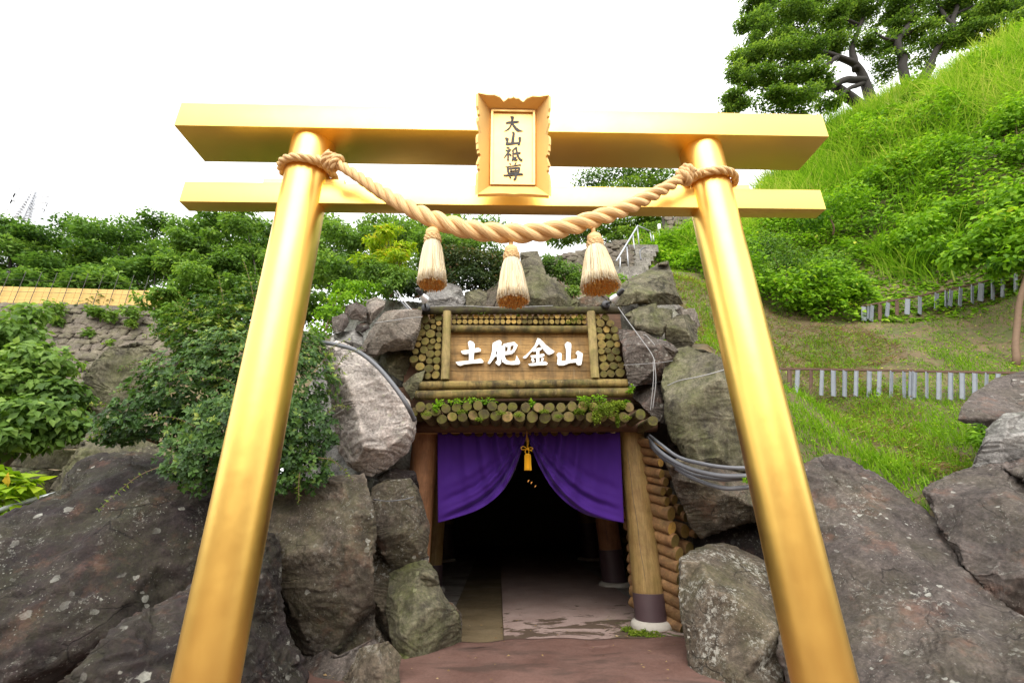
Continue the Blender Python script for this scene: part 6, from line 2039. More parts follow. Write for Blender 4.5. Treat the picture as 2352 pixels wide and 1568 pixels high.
tree('spreading_tree', 'great spreading tree with dark crooked limbs on the crest of the hillside', at(2015, 270, 15.5), sprays(cl, rs, 11, .5), 72000, .13, 'lf_camphor', rs, .3, 'bark_dark', extra=limbs, shell=.3, limbs=False)
limbs = []
limb([(2085, 230, 14.8), (2072, 130, 14.8), (2062, 95, 14.8), (2085, 60, 14.9), (2095, 0, 15)], 0.211, 0.112)
limb([(2062, 95, 14.8), (2035, 90, 14.7), (2010, 75, 14.8)], 0.099, 0.035)
limb([(2075, 85, 14.8), (2120, 60, 14.4), (2180, 40, 14.2), (2260, 0, 14)], 0.105, 0.042)
limb([(2110, 230, 14.4), (2135, 150, 14.4), (2165, 100, 14.2), (2190, 60, 14.0), (2200, 0, 14)], 0.161, 0.084)
limb([(2165, 100, 14.2), (2230, 60, 13.8), (2300, 40, 13.5), (2360, 10, 13.3)], 0.112, 0.042)
limb([(2190, 60, 14.0), (2160, 20, 14.2), (2140, -20, 14.4)], 0.087, 0.042)
cl = pxclumps([(2030, 20, 15.2, 50, 30), (2100, -10, 15, 60, 34), (2020, 100, 15.2, 40, 26), (2130, 70, 14.6, 45, 20), (2180, 10, 14.2, 50, 26), (2250, 40, 13.8, 50, 22), (2240, -10, 14, 60, 26), (2320, 0, 13.5, 55, 26), (2320, 60, 13.2, 50, 18), (2130, 110, 14.6, 45, 18), (2200, 90, 14.0, 45, 16), (2380, 30, 13, 50, 40), (2060, 60, 15.2, 35, 22), (2260, 75, 13.6, 40, 14), (2040, 150, 15.4, 40, 16)])
tree('spreading_tree', 'second spreading tree with a pale forked trunk at the top right corner', at(2090, 240, 14.8), sprays(cl, rs, 11, .5), 46000, .13, 'lf_camphor', rs, .3, 'bark_dark', extra=limbs, shell=.3, limbs=False)
# the pale trunk
# --- plants on top of the rockwork
for k, (nm_, label, lst, n, size, lm, tm, upb) in enumerate((
        ('nandina_shrub', 'yellow-green feathery shrub above the left floodlight', [(885, 560, 6.2, 38, 24), (860, 590, 6.1, 42, 22), (915, 598, 6.0, 45, 22), (890, 538, 6.2, 30, 16), (935, 570, 6.1, 26, 14)], 3600, .085, 'lf_lime', LONG5, 1.0),
        ('dark_shrub', 'dark green feathery shrub under the yellow-green one', [(870, 630, 6.0, 45, 28), (920, 640, 5.95, 45, 26), (850, 610, 6.1, 30, 22), (900, 660, 5.85, 40, 18)], 3000, .075, 'lf_mid', LONG5, .8),
        ('reddish_shrub', 'olive shrub with reddish young leaves between the left and middle tassels', [(1060, 600, 6.0, 55, 30), (1110, 610, 5.95, 50, 32), (1030, 590, 6.1, 40, 22), (1080, 640, 5.8, 50, 24), (1140, 600, 6.1, 30, 22), (1120, 650, 5.8, 32, 20), (1000, 640, 5.95, 45, 28), (955, 662, 5.85, 35, 18), (1150, 630, 5.9, 30, 22)], 9000, .05, 'lf_red', LEAF5, .6),
        ('light_shrub', 'light green shrub peeping over the reddish one', [(1060, 560, 6.6, 50, 18), (1110, 570, 6.5, 50, 18), (1020, 560, 6.6, 35, 18), (1160, 590, 6.6, 30, 12)], 2200, .06, 'lf_bright', LEAF5, .8),
        ('azalea_shrub', 'rounded bright green shrub right of the centre boulder', [(1270, 610, 6.0, 32, 20), (1305, 625, 5.9, 36, 20), (1325, 645, 5.8, 26, 20), (1315, 668, 5.7, 20, 12), (1255, 595, 6.1, 18, 10)], 3000, .045, 'lf_bright', LEAF5, .7),
        ('creeper_plant', 'trailing creeper over the far left of the rockwork', [(800, 690, 5.6, 45, 18), (760, 720, 5.3, 35, 22), (840, 665, 5.7, 40, 16), (730, 760, 5.0, 25, 24), (790, 660, 5.8, 35, 18)], 2200, .05, 'cover', LEAF5, .5),
        ('low_weed', 'small low weed beside the right floodlight', [(1440, 655, 5.5, 16, 8), (1470, 640, 5.7, 18, 6), (1420, 640, 5.8, 20, 9)], 420, .045, 'cover', LEAF5, .8))):
    rs = np.random.default_rng(200 + k)
    cl = pxclumps(lst)
    base = min(cl, key=lambda c: c[0][2])[0] - np.array([0, 0, .15])
    o = thing(nm_, label, 'shrub', base)
    b = MB()
    limb_tubes(b, [([base, (base + c) / 2 + rs.normal(0, .03, 3), c], .012, .003) for c, r in cl], 5)
    b.put('stem', M['twig'], o, smooth=True)
    P, D, N, var = clump_points(sprays(cl, rs, 6, .5) if lm == 'lf_lime' else cl, n, rs, .35, upb, .3)
    leaves('foliage', P, D, N, size * rs.uniform(.6, 1.3, n), var + (.15 if lm == 'lf_lime' else 0), tm, M[lm], o)

# fern moss and seedlings growing on the canopy and the sign
for k, (label, lst, n, size, lm) in enumerate((
        ('yellow-green ferny moss cushion hanging over the right end of the canopy', [(1375, 935, 4.57, 26, 14), (1395, 945, 4.55, 26, 14), (1345, 930, 4.59, 16, 10), (1370, 958, 4.55, 12, 14), (1425, 930, 4.59, 14, 10), (1330, 945, 4.56, 12, 6), (1408, 930, 4.57, 18, 10), (1418, 965, 4.55, 4, 14)], 4200, .018, 'moss_leaf'),
        ('small green weeds sprouting along the left half of the canopy', [(1010, 925, 4.64, 14, 6), (1045, 922, 4.64, 16, 5), (1085, 920, 4.65, 22, 6), (1120, 920, 4.65, 20, 5), (1222, 926, 4.64, 4, 8), (1000, 938, 4.59, 6, 8)], 420, .03, 'cover'),
        ('thin moss scattered over the middle of the log canopy', [(1150, 948, 4.53, 14, 4), (1190, 952, 4.53, 12, 4), (1250, 944, 4.53, 14, 4), (1285, 955, 4.53, 12, 4), (1060, 945, 4.53, 14, 4), (980, 950, 4.53, 12, 5), (1100, 962, 4.53, 10, 4), (1440, 958, 4.53, 10, 5)], 1300, .014, 'moss_leaf'),
        ('weeds sprouting along the right half of the canopy', [(1340, 915, 4.67, 14, 5), (1375, 913, 4.67, 20, 6), (1440, 925, 4.64, 8, 6)], 260, .03, 'cover'),
        ('tiny yellow-green plants at the right end of the small log rows', [(1322, 735, 5.17, 14, 8), (1335, 728, 5.17, 8, 6), (1305, 740, 5.17, 8, 4)], 420, .014, 'moss_leaf'),
        ('tiny green plants over the left part of the small log rows', [(1080, 718, 5.17, 14, 4), (1105, 720, 5.17, 12, 4), (1190, 722, 5.17, 4, 4)], 200, .014, 'cover'),
        ('weed tuft at the right end of the lower sign rail', [(1452, 888, 5.0, 8, 6), (1447, 898, 5.0, 5, 4)], 90, .03, 'cover'),
        ('bright green moss patch on the floor by the right post footing', [(1440, 1440, 5.0, 14, 4), (1460, 1470, 4.85, 16, 4), (1500, 1478, 4.8, 26, 3), (1480, 1462, 4.88, 10, 3)], 1500, .018, 'moss_leaf'),
        ('sprig of bright leaves by the conduits next to the right pillar', [(1715, 1102, 3.8, 8, 4)], 40, .03, 'cover'))):
    rs = np.random.default_rng(300 + k)
    cl = pxclumps(lst)
    if k == 7:
        cl = [(np.array([c[0], c[1], .035]), (r[0], r[0] * .8, .02)) for c, r in cl]
    o = thing('moss_cushion' if k in (0, 2, 7) else 'weed_tuft', label, 'moss' if k in (0, 2, 7) else 'weeds', cl[0][0])
    for c_ in cl:
        m_ = max(12, n // len(cl))
        P, D, N, var = clump_points([c_], m_, rs, .2, .8, .2)
        leaves('tuft', P, D, N, size * rs.uniform(.6, 1.4, m_), var + .08, LEAF4, M[lm], o, kind='stuff')

# ------------------------------------------------------------------ grass, litter and growth on the hillside (uncountable)
def veg_limit(x):
    """Y where the mown bank gives way to the overgrown slope"""
    return np.interp(x, [2, 4.5, 5.6, 6.8, 8.6, 11.2, 14, 20], [30, 24, 10.6, 9.9, 9.5, 8.3, 7.0, 5.0])


def scatter(n, x0, x1, y0, y1, rs, test):
    x, y = rs.uniform(x0, x1, n * 4), rs.uniform(y0, y1, n * 4)
    k = test(x, y)
    x, y = x[k][:n], y[k][:n]
    return np.stack([x, y, hill_s(x, y)], 1)


def blades(name, P, L, W, lean, var, mat, rs, seg=3, arch=1.0, kind='stuff'):
    n = len(P)
    th = rs.uniform(0, 2 * np.pi, n)
    h = np.stack([np.cos(th), np.sin(th), 0 * th], 1)
    side = np.stack([-np.sin(th), np.cos(th), 0 * th], 1)
    rows = []
    for k in range(seg + 1):
        t = k / seg
        z = L * (t - .35 * arch * lean * t * t)
        x = L * lean * (t ** 1.7) * .9
        c = P + h * x[:, None] + np.array([0, 0, 1.0]) * z[:, None]
        w = W * (1 - t ** 1.6) * .5 + W * .03
        rows += [c - side * w[:, None], c + side * w[:, None]]
    V = np.stack(rows, 1).reshape(-1, 3)
    k2 = 2 * (seg + 1)
    F = np.array([(2 * k, 2 * k + 1, 2 * k + 3, 2 * k + 2) for k in range(seg)])
    Q = (F[None] + (np.arange(n) * k2)[:, None, None]).reshape(-1, 4)
    o = put(name, V, Q, [M[mat]], None, smooth=True, var=np.clip(np.repeat(var, k2), 0, 1), org=(0, 0, 0))
    return tag(o, kind=kind)


rs = np.random.default_rng(41)
lawn = lambda x, y: (y < veg_limit(x)) & (y > 4.4) & ((x > 2.85) | (y > 6.0)) & (vnoise(np.stack([x * .9, y * .9, x * 0], 1), 4) + .35 * vnoise(np.stack([x * 4, y * 4, x * 0], 1), 6) > -.5 + np.where((y > 7.6) & (x > 4.5), .42, 0))
P = scatter(85000, 2.0, 14, 4.3, 17, rs, lawn)
tuft = .6 + .9 * np.clip(vnoise(P * np.array([1.3, 1.3, 0]), 8), 0, 1)
blades('short_grass', P, rs.uniform(.05, .13, len(P)) * tuft, rs.uniform(.006, .011, len(P)), rs.uniform(.3, 1.1, len(P)), .5 + .2 * rs.normal(0, 1, len(P)), 'grass', rs, 2)
P = scatter(34000, 2.2, 14, 4.3, 15, rs, lambda x, y: (y < veg_limit(x) + .6) & (y > 4.4) & ((x > 2.85) | (y > 6.0)))
n = len(P)
leaves('clover_ground_cover', P + np.stack([0 * rs.uniform(0, 1, n), 0 * P[:, 0], rs.uniform(.01, .09, n)], 1), rs.normal(0, 1, (n, 3)) * [1, 1, .3], unit(rs.normal(0, .35, (n, 3)) + [0, -.2, 1]), rs.uniform(.025, .06, n), .5 + .22 * rs.normal(0, 1, n), LEAF4, M['cover'], kind='stuff', org=(0, 0, 0))
P = scatter(42000, 2.4, 14, 4.3, 13, rs, lambda x, y: (y < veg_limit(x) + .4) & (y > 4.4) & ((x > 2.85) | (y > 6.0)) & (vnoise(np.stack([x * .8 + 5, y * .8, x * 0], 1), 14) > -.15))
n = len(P)
P[:, 2] += .012
th = rs.uniform(0, 6.28, n)
leaves('dry_straw_litter', P, np.stack([np.cos(th), np.sin(th), rs.normal(.15, .25, n)], 1), np.tile([0, -.3, 1.], (n, 1)) + rs.normal(0, .2, (n, 3)), rs.uniform(.05, .16, n), rs.uniform(0, 1, n), (np.array([(0, 0, 0), (-.05, .5, .03), (0, 1, 0), (.05, .5, .03)]), np.array([(0, 3, 2, 1)])), M['dry'], kind='stuff', org=(0, 0, 0))

# grass bank tufts that stand up in front of the rocks
P = []
for x, y, Y in [(2000, 950, 6.6), (2060, 960, 6.3), (1900, 950, 6.9), (1870, 930, 7.0), (2080, 1010, 5.9), (2030, 1060, 5.2), (1990, 1060, 5.2), (2120, 1040, 5.4), (1860, 1010, 6), (1950, 1040, 5.4), (2170, 1010, 5.6), (2100, 1100, 4.8), (2065, 1110, 4.7), (2190, 1070, 5.0), (2220, 1000, 5.6), (1840, 1040, 5.6), (1900, 1000, 6), (2000, 1000, 6), (2140, 970, 6.2), (1930, 980, 6.4), (2060, 1080, 5), (2010, 930, 6.9), (1850, 960, 6.7), (2180, 940, 6.5), (1640, 760, 7), (1620, 720, 8), (1650, 800, 7), (1660, 680, 9)]:
    hp = hill_hit(x, y)
    if hp is not None:
        P.append(hp[None] + np.concatenate([rs.normal(0, .17, (150, 2)), np.zeros((150, 1))], 1))
P = np.concatenate(P)
P[:, 2] = hill_s(P[:, 0], P[:, 1]) - .01
blades('tufted_grass', P, rs.uniform(.10, .26, len(P)), rs.uniform(.007, .013, len(P)), rs.uniform(.3, 1.3, len(P)), .62 + .18 * rs.normal(0, 1, len(P)), 'grass', rs, 3)

over = lambda x, y: (y > veg_limit(x) - .1)
# creepers and low bushes: mounded leaf layer
P = scatter(170000, 5.0, 22, 5.0, 15.5, rs, over)
n = len(P)
hm = .8 * np.clip(.30 + 1.1 * vnoise(P * np.array([.8, .8, .3]), 31) + .4 * vnoise(P * 2.1, 32), 0.0, 1.3)
dep = rs.uniform(0, 1, n) ** .6
dist_up = np.clip((P[:, 1] - veg_limit(P[:, 0])) / 3.0, 0, 1)
hm *= 1 - .45 * dist_up
nrm = unit(np.stack([-(hill(P[:, 0] + .1, P[:, 1]) - hill(P[:, 0], P[:, 1])) / .1, -(hill(P[:, 0], P[:, 1] + .1) - hill(P[:, 0], P[:, 1])) / .1, np.ones(n)], 1))
Pc = P + nrm * (hm * dep * 1.5)[:, None] + np.array([0, 0, 1.]) * (hm * dep * .3)[:, None]
N_ = unit(nrm * .5 + np.array([0, -.1, .8]) + rs.normal(0, .4, (n, 3)))
D_ = unit(np.cross(N_, rs.normal(0, 1, (n, 3))) - np.array([0, 0, .3]))
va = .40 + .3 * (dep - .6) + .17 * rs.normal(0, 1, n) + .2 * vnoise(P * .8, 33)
leaves('creeper_ground_cover', Pc, D_, N_, rs.uniform(.07, .17, n), va, LEAF4, M['cover'], kind='stuff', org=(0, 0, 0))
# tall arching grass in clumps over the upper slope
Cc = scatter(2300, 5.2, 22, 6.5, 16.5, rs, lambda x, y: (y > veg_limit(x) + 1.9 + 2.2 * vnoise(np.stack([x * .7, y * .7, x * 0], 1), 51)) & (vnoise(np.stack([x * .55 + 3, y * .8, x * 0], 1), 53) > -.25 - .25 * np.clip((y - veg_limit(x) - 3) / 2, 0, 1)))
k = np.repeat(np.arange(len(Cc)), 20)
P = Cc[k] + np.concatenate([rs.normal(0, .16, (len(k), 2)), np.zeros((len(k), 1))], 1)
P[:, 2] = hill_s(P[:, 0], P[:, 1]) - .02
up_ = np.clip((P[:, 1] - veg_limit(P[:, 0])) / 4.0, 0, 1)
cv = (rs.normal(0, .15, len(Cc)) + .22 * vnoise(Cc * np.array([.5, .5, 0]), 57))[k]
blades('tall_grass', P, rs.uniform(.55, 1.15, len(P)) * (.8 + .3 * up_), rs.uniform(.018, .034, len(P)), rs.uniform(.35, 1.15, len(P)), .5 + cv + .12 * rs.normal(0, 1, len(P)) + .2 * up_, 'tall_grass', rs, 4)

# broad-leaved saplings at the right edge of the slope
for k, (label, lst, n, size, base) in enumerate((
        ('big-leaved sapling leaning out over the upper fence at the right edge', [(2300, 520, 7.6, 60, 45), (2340, 460, 7.6, 60, 50), (2250, 560, 7.8, 55, 35), (2360, 560, 7.3, 60, 40), (2200, 590, 8.0, 40, 25), (2320, 600, 7.4, 50, 22)], 2600, .15, (2380, 640, 8.0)),
        ('big-leaved sapling higher on the slope at the right edge', [(2330, 260, 9.5, 50, 40), (2350, 340, 9.2, 50, 40), (2290, 300, 9.8, 40, 28)], 1500, .14, (2370, 420, 9.6)),
        ('bushy sapling in the middle of the overgrown slope', [(1900, 470, 10.6, 55, 32), (1950, 450, 10.6, 45, 28), (1860, 500, 10.5, 45, 28)], 1600, .11, (1910, 530, 10.9)),
        ('leafy sapling half way up the slope above the upper fence', [(2120, 520, 9.8, 55, 35), (2170, 490, 9.8, 50, 34), (2070, 550, 9.9, 45, 28), (2140, 570, 9.5, 50, 26)], 1900, .13, (2130, 600, 9.9)),
        ('broad-leaved bush in the upper middle of the grassy slope', [(2050, 380, 11.5, 55, 32), (2110, 360, 11.5, 50, 30), (2000, 410, 11.5, 40, 26)], 1500, .13, (2060, 430, 11.8)),
        ('low leafy bush at the foot of the slope left of the upper fence', [(1900, 680, 9.6, 45, 20), (1950, 660, 9.6, 45, 22), (1850, 690, 9.7, 40, 18)], 1500, .10, (1910, 705, 9.6)),
        ('dark vine-covered bush beside the right pillar', [(1760, 560, 10.5, 50, 40), (1800, 600, 10.2, 55, 36), (1740, 630, 10.2, 45, 32), (1850, 640, 9.9, 55, 26), (1900, 600, 10, 50, 30)], 3200, .085, (1800, 690, 10.2)))):
    rs = np.random.default_rng(400 + k)
    tree('sapling', label, at(*base), pxclumps(lst), n, size, 'cover' if k != 6 else 'lf_mid', rs, .03, 'twig', LEAF5, 'sapling', shell=.25, droop=.6)

# a weed in front of the light grey boulder at the right
rs = np.random.default_rng(410)
o = tree('leafy_weed', 'upright bright green weed in front of the grey boulder at right', at(2250, 1030, 4.3), pxclumps([(2250, 985, 4.25, 16, 14), (2245, 1005, 4.2, 18, 14), (2262, 1010, 4.2, 14, 10)]), 130, .085, 'cover', rs, .005, 'twig', LONG5, 'weed', shell=.2)

# thin bare trunk at the far right edge
b = MB()
limb_tubes(b, [([at(2332, 840, 7.5), at(2340, 720, 7.5), at(2352, 660, 7.4), at(2375, 560, 7.3)], .055, .04)], 10)
tag(b.put('tree_trunk', M['twig'], smooth=True), 'slim bare brown trunk at the right edge beside the upper fence', 'trunk')

# ------------------------------------------------------------------ low slat fences on the bank
def slat_fence(label, top, bot, xs_, seed, wpx, rail=True):
    rs = np.random.default_rng(seed)
    p0 = at(bot[0][0], bot[0][1], bot[0][2])
    o = thing('slat_fence', label, 'fence', p0, 'low slat fences on the bank')
    xa = [p[0] for p in top]
    for k, x in enumerate(xs_):
        x = x + rs.uniform(-2, 2)
        yt, Yt = np.interp(x, xa, [p[1] for p in top]), np.interp(x, xa, [p[2] for p in top])
        xb = x + rs.uniform(-3, 1)
        yb = np.interp(x, [p[0] for p in bot], [p[1] for p in bot])
        a, c = at(x, yt + 2, Yt - .01), at(xb, yb + rs.uniform(-3, 4), Yt - .01)
        w = wpx * pxm(x, yt, Yt) * rs.uniform(.85, 1.1)
        d = (a - c)
        L = np.linalg.norm(d)
        d /= L
        ux = np.array([1, 0, 0]) - d * d[0]
        ux /= np.linalg.norm(ux)
        tw = rs.uniform(-.5, .5)
        n_ = np.cross(ux, d)
        ux = ux * math.cos(tw) + n_ * math.sin(tw)
        R_ = np.stack([ux, np.cross(d, ux), d], 1)
        b = MB()
        cc = (a + c) / 2
        hw = w / 2
        # folded metal strip: a shallow channel
        prof = np.array([(-hw, .018), (-hw, 0), (hw, 0), (hw, .018), (hw - .004, .018), (hw - .004, .004), (-hw + .004, .004), (-hw + .004, .018)])
        Vb = np.concatenate([cc + (R_ @ np.array([px_, -py_, s * L / 2])) for s in (-1, 1) for px_, py_ in prof]).reshape(-1, 3)
        Q = [(j, (j + 1) % 8, 8 + (j + 1) % 8, 8 + j) for j in range(8)] + [(0, 7, 6, 1), (1, 6, 5, 2), (2, 5, 4, 3), (8, 9, 14, 15), (9, 10, 13, 14), (10, 11, 12, 13)]
        b.add(Vb, Q)
        b.put('slat', M['slat_rust'] if k in (3, 5) or rs.uniform() < .03 else M['slat'], o)
    b = MB()
    pts = [at(*p) for p in top]
    for i in range(len(pts) - 1):
        d = pts[i + 1] - pts[i]
        L = np.linalg.norm(d)
        d /= L
        side = np.cross(d, [0, 0, 1])
        side /= np.linalg.norm(side)
        b.box((pts[i] + pts[i + 1]) / 2, (L + .02, .035, .035), np.stack([d, side, np.cross(side, d)], 1))
    b.put('rail', M['rust'], o)
    return o


slat_fence('nearer low slat fence with a rusty rail, level across the bank', [(1690, 846, 7.7), (1880, 848, 7.35), (2060, 851, 7.05), (2240, 855, 6.8), (2420, 858, 6.6)], [(1690, 902, 7.7), (1880, 908, 7.35), (2060, 914, 7.05), (2240, 920, 6.8), (2420, 925, 6.6)],
           [1720, 1745, 1788, 1812, 1834, 1862, 1887, 1914, 1941, 1968, 1994, 2020, 2046, 2073, 2092, 2100, 2128, 2154, 2182, 2210, 2238, 2264, 2290], 7, 9)
slat_fence('upper slat fence half buried in creepers, climbing to the right', [(1980, 703, 9.4), (2120, 678, 9.0), (2240, 652, 8.6), (2352, 622, 8.2), (2420, 604, 8)], [(1980, 738, 9.4), (2120, 716, 9.0), (2240, 694, 8.6), (2352, 668, 8.2), (2420, 650, 8)],
           [1984, 1996, 2004, 2020, 2040, 2060, 2086, 2110, 2150, 2172, 2184, 2206, 2232, 2254, 2280, 2304, 2330, 2356], 8, 9)

# fallen leaves and grit on the paving
rs = np.random.default_rng(77)
n = 130
P = np.stack([rs.uniform(-1.5, 1.9, n), rs.uniform(3.2, 5.6, n), np.full(n, .05)], 1)
P[:, 2] = np.where(P[:, 1] > 4.7, .03, .052)
th = rs.uniform(0, 6.28, n)
leaves('fallen_leaf_litter', P, np.stack([np.cos(th), np.sin(th), rs.uniform(-.1, .2, n)], 1), np.tile([0, 0, 1.], (n, 1)) + rs.normal(0, .25, (n, 3)), rs.uniform(.012, .04, n), rs.uniform(0, 1, n), LEAF5, M['dry'], kind='stuff', org=(0, 0, 0))
p_ = at(352, 1520, 2.62)
o = leaves('fallen_leaf', p_[None], np.array([[.9, -.1, .3]]), np.array([[-.2, -1., .8]]), np.array([.045]), np.array([.5]), LEAF5, M['orange_leaf'])
tag(o, 'single orange fallen leaf on the ridge of the boulder by the left pillar', 'leaf')

# ------------------------------------------------------------------ masonry walls
def stone_variant(seed):
    rs = np.random.default_rng(seed)
    n = 6
    base = np.array([(-.5, -.42), (.0, -.5), (.5, -.4), (.5, .38), (.05, .5), (-.5, .42)]) + rs.uniform(-.16, .16, (6, 2))
    V = np.concatenate([np.c_[base, np.full(n, -.3)], np.c_[base, np.full(n, .18)], np.c_[base * .78 + rs.uniform(-.03, .03, (6, 2)), np.full(n, .42) + rs.uniform(-.12, .12, n)], [[0, 0, .5]]])
    Q = [(k * n + j, k * n + (j + 1) % n, (k + 1) * n + (j + 1) % n, (k + 1) * n + j) for k in range(2) for j in range(n)]
    T = [(2 * n + j, 2 * n + (j + 1) % n, 3 * n) for j in range(n)]
    return fast_mesh('masonry_stone', V, [np.array(Q), np.array(T)], [M['masonry']], smooth=False)


STONES = [stone_variant(s) for s in range(8)]


def stone_wall(label, A, B, height, batter, w, h, seed, limit=300, cat='stone wall'):
    """A, B: ends of the wall top (world); stones laid in rows on the battered face"""
    A, B = np.asarray(A, float), np.asarray(B, float)
    rs = np.random.default_rng(seed)
    u = B - A
    L = np.linalg.norm(u)
    u /= L
    nrm = np.cross(u, [0, 0, 1.0])
    nrm /= np.linalg.norm(nrm)
    if np.dot(nrm, CAM - A) < 0:
        nrm = -nrm
    dn = -np.array([0, 0, 1.0]) + nrm * batter
    dn /= np.linalg.norm(dn)
    fn = np.cross(u, dn)
    if np.dot(fn, nrm) < 0:
        fn = -fn
    o = thing('stone_wall', label, cat, (A + B) / 2 + dn * height)
    b = MB()
    q = [A, B, B + dn * height, A + dn * height]
    b.add(np.concatenate([np.array(q) - fn * .03, np.array(q) - fn * .6]), [(0, 1, 2, 3), (7, 6, 5, 4), (0, 4, 5, 1), (1, 5, 6, 2), (2, 6, 7, 3), (3, 7, 4, 0)])
    b.put('core', M['masonry_joint'], o)
    cnt = 0
    d_ = 0
    while d_ < height and cnt < limit:
        hh = h * rs.uniform(.85, 1.2)
        x = -rs.uniform(0, w)
        while x < L and cnt < limit:
            ww = w * rs.uniform(.7, 1.35)
            c = A + u * (x + ww / 2) + dn * (d_ + hh / 2 + rs.normal(0, .16) * hh)
            x += ww
            if x - ww / 2 < 0 or x - ww / 2 > L:
                continue
            s = bpy.data.objects.new('stone', STONES[int(rs.integers(8))])
            COL.objects.link(s)
            s.parent = o
            tl = rs.normal(0, .16)
            uu_, vv = u * math.cos(tl) + dn * math.sin(tl), -dn * math.cos(tl) + u * math.sin(tl)
            Mx = np.stack([uu_ * ww * 1.03, vv * hh * rs.uniform(.95, 1.3), fn * h * rs.uniform(.35, .6)], 1)
            c = c - np.array(o.location)
            s.matrix_basis = Matrix([[*Mx[0], c[0]], [*Mx[1], c[1]], [*Mx[2], c[2]], [0, 0, 0, 1]])
            cnt += 1
        d_ += hh
    return o


WA, WB = at(-60, 694, 16.7), at(480, 708, 17.3)
stone_wall('long battered stone retaining wall below the ochre fence at far left', WA, WB, 4.2, .45, .44, .27, 5)
stone_wall('small stone wall behind the plants left of the stair', at(1235, 600, 9.2), at(1440, 549, 10.2), 1.1, .25, .24, .15, 6, 120)
stone_wall('stone wall end beside the grassy slope near the right pillar', at(1520, 497, 14.5), at(1610, 500, 14.0), 1.6, .15, .34, .22, 7, 60)

# ochre screen and dark posts on top of the retaining wall
fo = thing('screen_fence', 'ochre screen fence with dark posts and wires on top of the retaining wall', 'fence', WA)
uW = (WB - WA) / np.linalg.norm(WB - WA)
LW_ = np.linalg.norm(WB - WA)
NP = 15
for k in range(NP):
    p = WA + uW * (LW_ * (k + .5) / NP) + np.array([0, -.06, -.05])
    b = MB()
    b.tube([p, p + np.array([0, 0, 1.45])], .012, 6)
    b.put('post', M['fence_post'], fo)
    a, c = WA + uW * (LW_ * k / NP), WA + uW * (LW_ * (k + 1) / NP)
    b = MB()
    up = np.array([0, 0, 1.0])
    b.prism([a + [0, .04, .02], c + [0, .04, .02] - uW * .012, c + [0, .04, .74] - uW * .012, a + [0, .04, .74]], np.array([0, -1.0, 0]), .02)
    b.put('panel', M['yellow_band'], fo)
for z in (.12, .28, .48, .62, 1.0):
    b = MB()
    b.tube([WA + [0, -.075, z], WB + [0, -.075, z]], .004 if z not in (.48,) else .009, 5)
    b.put('wire', M['fence_post'], fo)
# tufts growing out of the wall
for k, (x, y, r, lab) in enumerate(((125, 705, 22, 'leftmost fern tuft growing out of the retaining wall top'), (215, 712, 17, 'second fern tuft on the retaining wall'), (245, 720, 22, 'third fern tuft on the retaining wall, joined to the second'), (300, 714, 22, 'fourth, brightest fern tuft on the retaining wall'), (205, 765, 14, 'small fern tuft lower down the retaining wall'), (130, 735, 14, 'thin fern tuft below the leftmost one'), (258, 790, 13, 'lowest fern tuft on the retaining wall'), (300, 740, 9, 'short fern tuft hanging under the brightest one'))):
    rs = np.random.default_rng(500 + k)
    cl = pxclumps([(x, y, 16.35, r, r * .6), (x + r * .4, y + r * .3, 16.3, r * .6, r * .5)])
    P, D, N, var = clump_points(cl, 260, rs, .2, .8, .3)
    o = leaves('fern_tuft', P, D, N, .16 * rs.uniform(.6, 1.3, 260), var + .1, LEAF4, M['lf_bright'])
    tag(o, lab, 'fern', 'ferns growing out of the retaining wall')

# ------------------------------------------------------------------ stair and handrail behind the rockwork
hc = lambda x, y: (1194.4 + x / 3.2, 321.6 + y / 3.2)
st = thing('stone_stair', 'dark stone stair behind the handrail above the rockwork', 'stair', at(1430, 630, 10))
for k in range(7):
    x, y = 1418 + 7 * k, 622 - 10 * k
    p = at(x + 12, y, 9.4 + .3 * k)
    b = MB()
    b.bevbox(p + [0, .2, -.12], (1.0, .42, .24), .01)
    b.put('step', M['concrete'], st)
hr = thing('handrail', 'galvanised steel handrail of the stone stair', 'handrail', at(*hc(740, 960), 9.3))
HRP = [(708, 890, 9.2), (865, 630, 10.6), (960, 672, 11.2)]
b = MB()
b.tube([at(*hc(x, y), Y) for x, y, Y in HRP[:2]], .022, 8)
b.tube([at(*hc(x, y), Y) for x, y, Y in HRP[1:]], .018, 8)
b.put('rail', M['steel'], hr, smooth=True)
for x0, y0, x1, y1, Y in ((735, 960, 737, 862, 9.3), (798, 945, 785, 785, 9.8), (845, 845, 830, 700, 10.2), (876, 775, 862, 640, 10.6), (968, 745, 957, 680, 11.2), (985, 745, 978, 700, 11.6)):
    b = MB()
    b.tube([at(*hc(x0, y0), Y), at(*hc(x1, y1), Y)], .018, 8)
    b.put('post', M['steel'], hr, smooth=True)
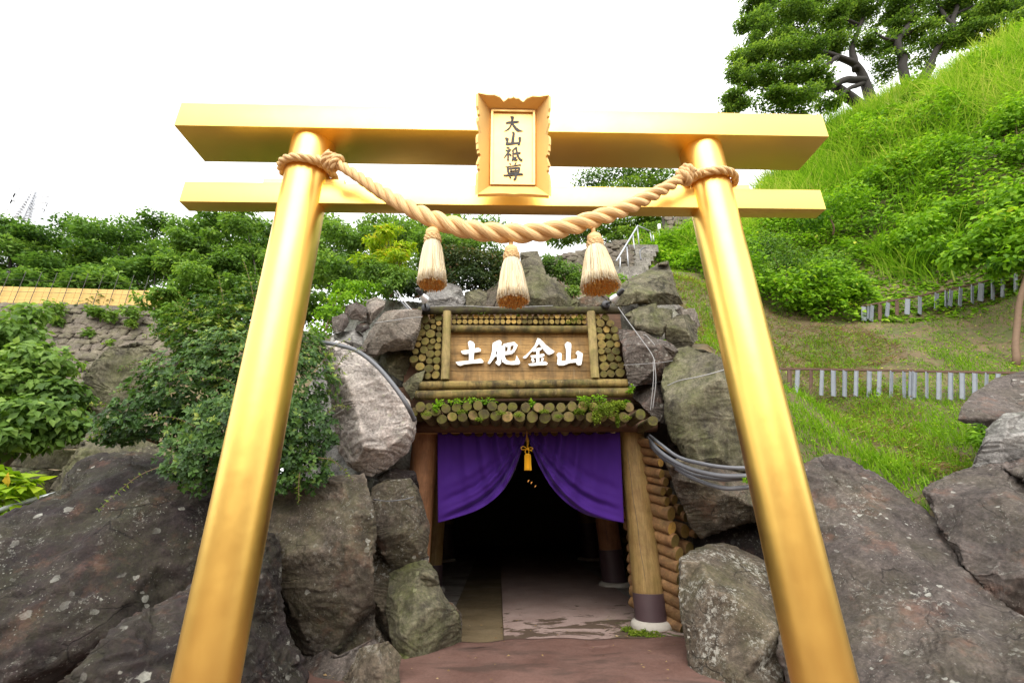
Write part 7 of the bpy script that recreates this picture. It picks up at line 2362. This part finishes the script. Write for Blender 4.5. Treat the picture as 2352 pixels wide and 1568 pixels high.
cable('black hose arching beside the handrail', [(1472, 596, 9.9), (1470, 578, 10), (1477, 570, 10), (1484, 568, 10)], .018, 'conduit', 'hose', cat='hose')
bx = thing('utility_box', 'small white box on a pole by the stone wall end', 'box', at(1516, 545, 13.9))
b = MB()
pb_ = at(1514, 521, 13.9)
b.bevbox(pb_, (.10, .08, .22), .008)
b.put('case', M['sign_white'], bx)
b = MB()
b.tube([pb_ + [0, .05, .1], at(1516, 548, 13.9)], .015, 6)
b.put('pole', M['steel'], bx)

# ------------------------------------------------------------------ far pylon
pb_ = at(50, 505, 100)
py_ = thing('power_pylon', 'faint lattice power pylon on the skyline at far left', 'pylon', pb_)
kp = pxm(50, 505, 100)
Hh = at(80, 439, 100)[2] - pb_[2]
b = MB()
lev = np.linspace(0, 1, 12)
wid = lambda t: (20 * (1 - t) + 5 * t) * kp * .5
cor = [(-1, -1), (1, -1), (1, 1), (-1, 1)]
for sx, sy in cor:
    b.tube([pb_ + [sx * wid(t), sy * wid(t), Hh * t - 6 * (t == 0)] for t in lev], .28, 4)
for i in range(11):
    for q in range(4):
        (ax_, ay_), (bx_, by_) = cor[q], cor[(q + 1) % 4]
        t0, t1 = lev[i], lev[i + 1]
        b.tube([pb_ + [ax_ * wid(t0), ay_ * wid(t0), Hh * t0], pb_ + [bx_ * wid(t1), by_ * wid(t1), Hh * t1]], .16, 3)
        b.tube([pb_ + [bx_ * wid(t0), by_ * wid(t0), Hh * t0], pb_ + [ax_ * wid(t1), ay_ * wid(t1), Hh * t1]], .16, 3)
b.put('tower', M['pylon'], py_)
dirA = np.array([.8, .6, 0])
for t in (.52, .74, .95):
    b = MB()
    c0 = pb_ + [0, 0, Hh * t]
    for s in (-1, 1):
        tip = c0 + dirA * s * 27 * kp
        b.tube([c0 + [0, 0, .8], tip], .16, 4)
        b.tube([c0 - [0, 0, 1.2], tip], .16, 4)
        b.tube([tip, tip - [0, 0, 3.0]], .2, 4)
        b.tube([tip - [0, 0, 3.0], tip - [0, 0, 3.6] + np.array([s * 8., 4, -.3])], .1, 3)
    b.put('cross_arm', M['pylon'], py_)
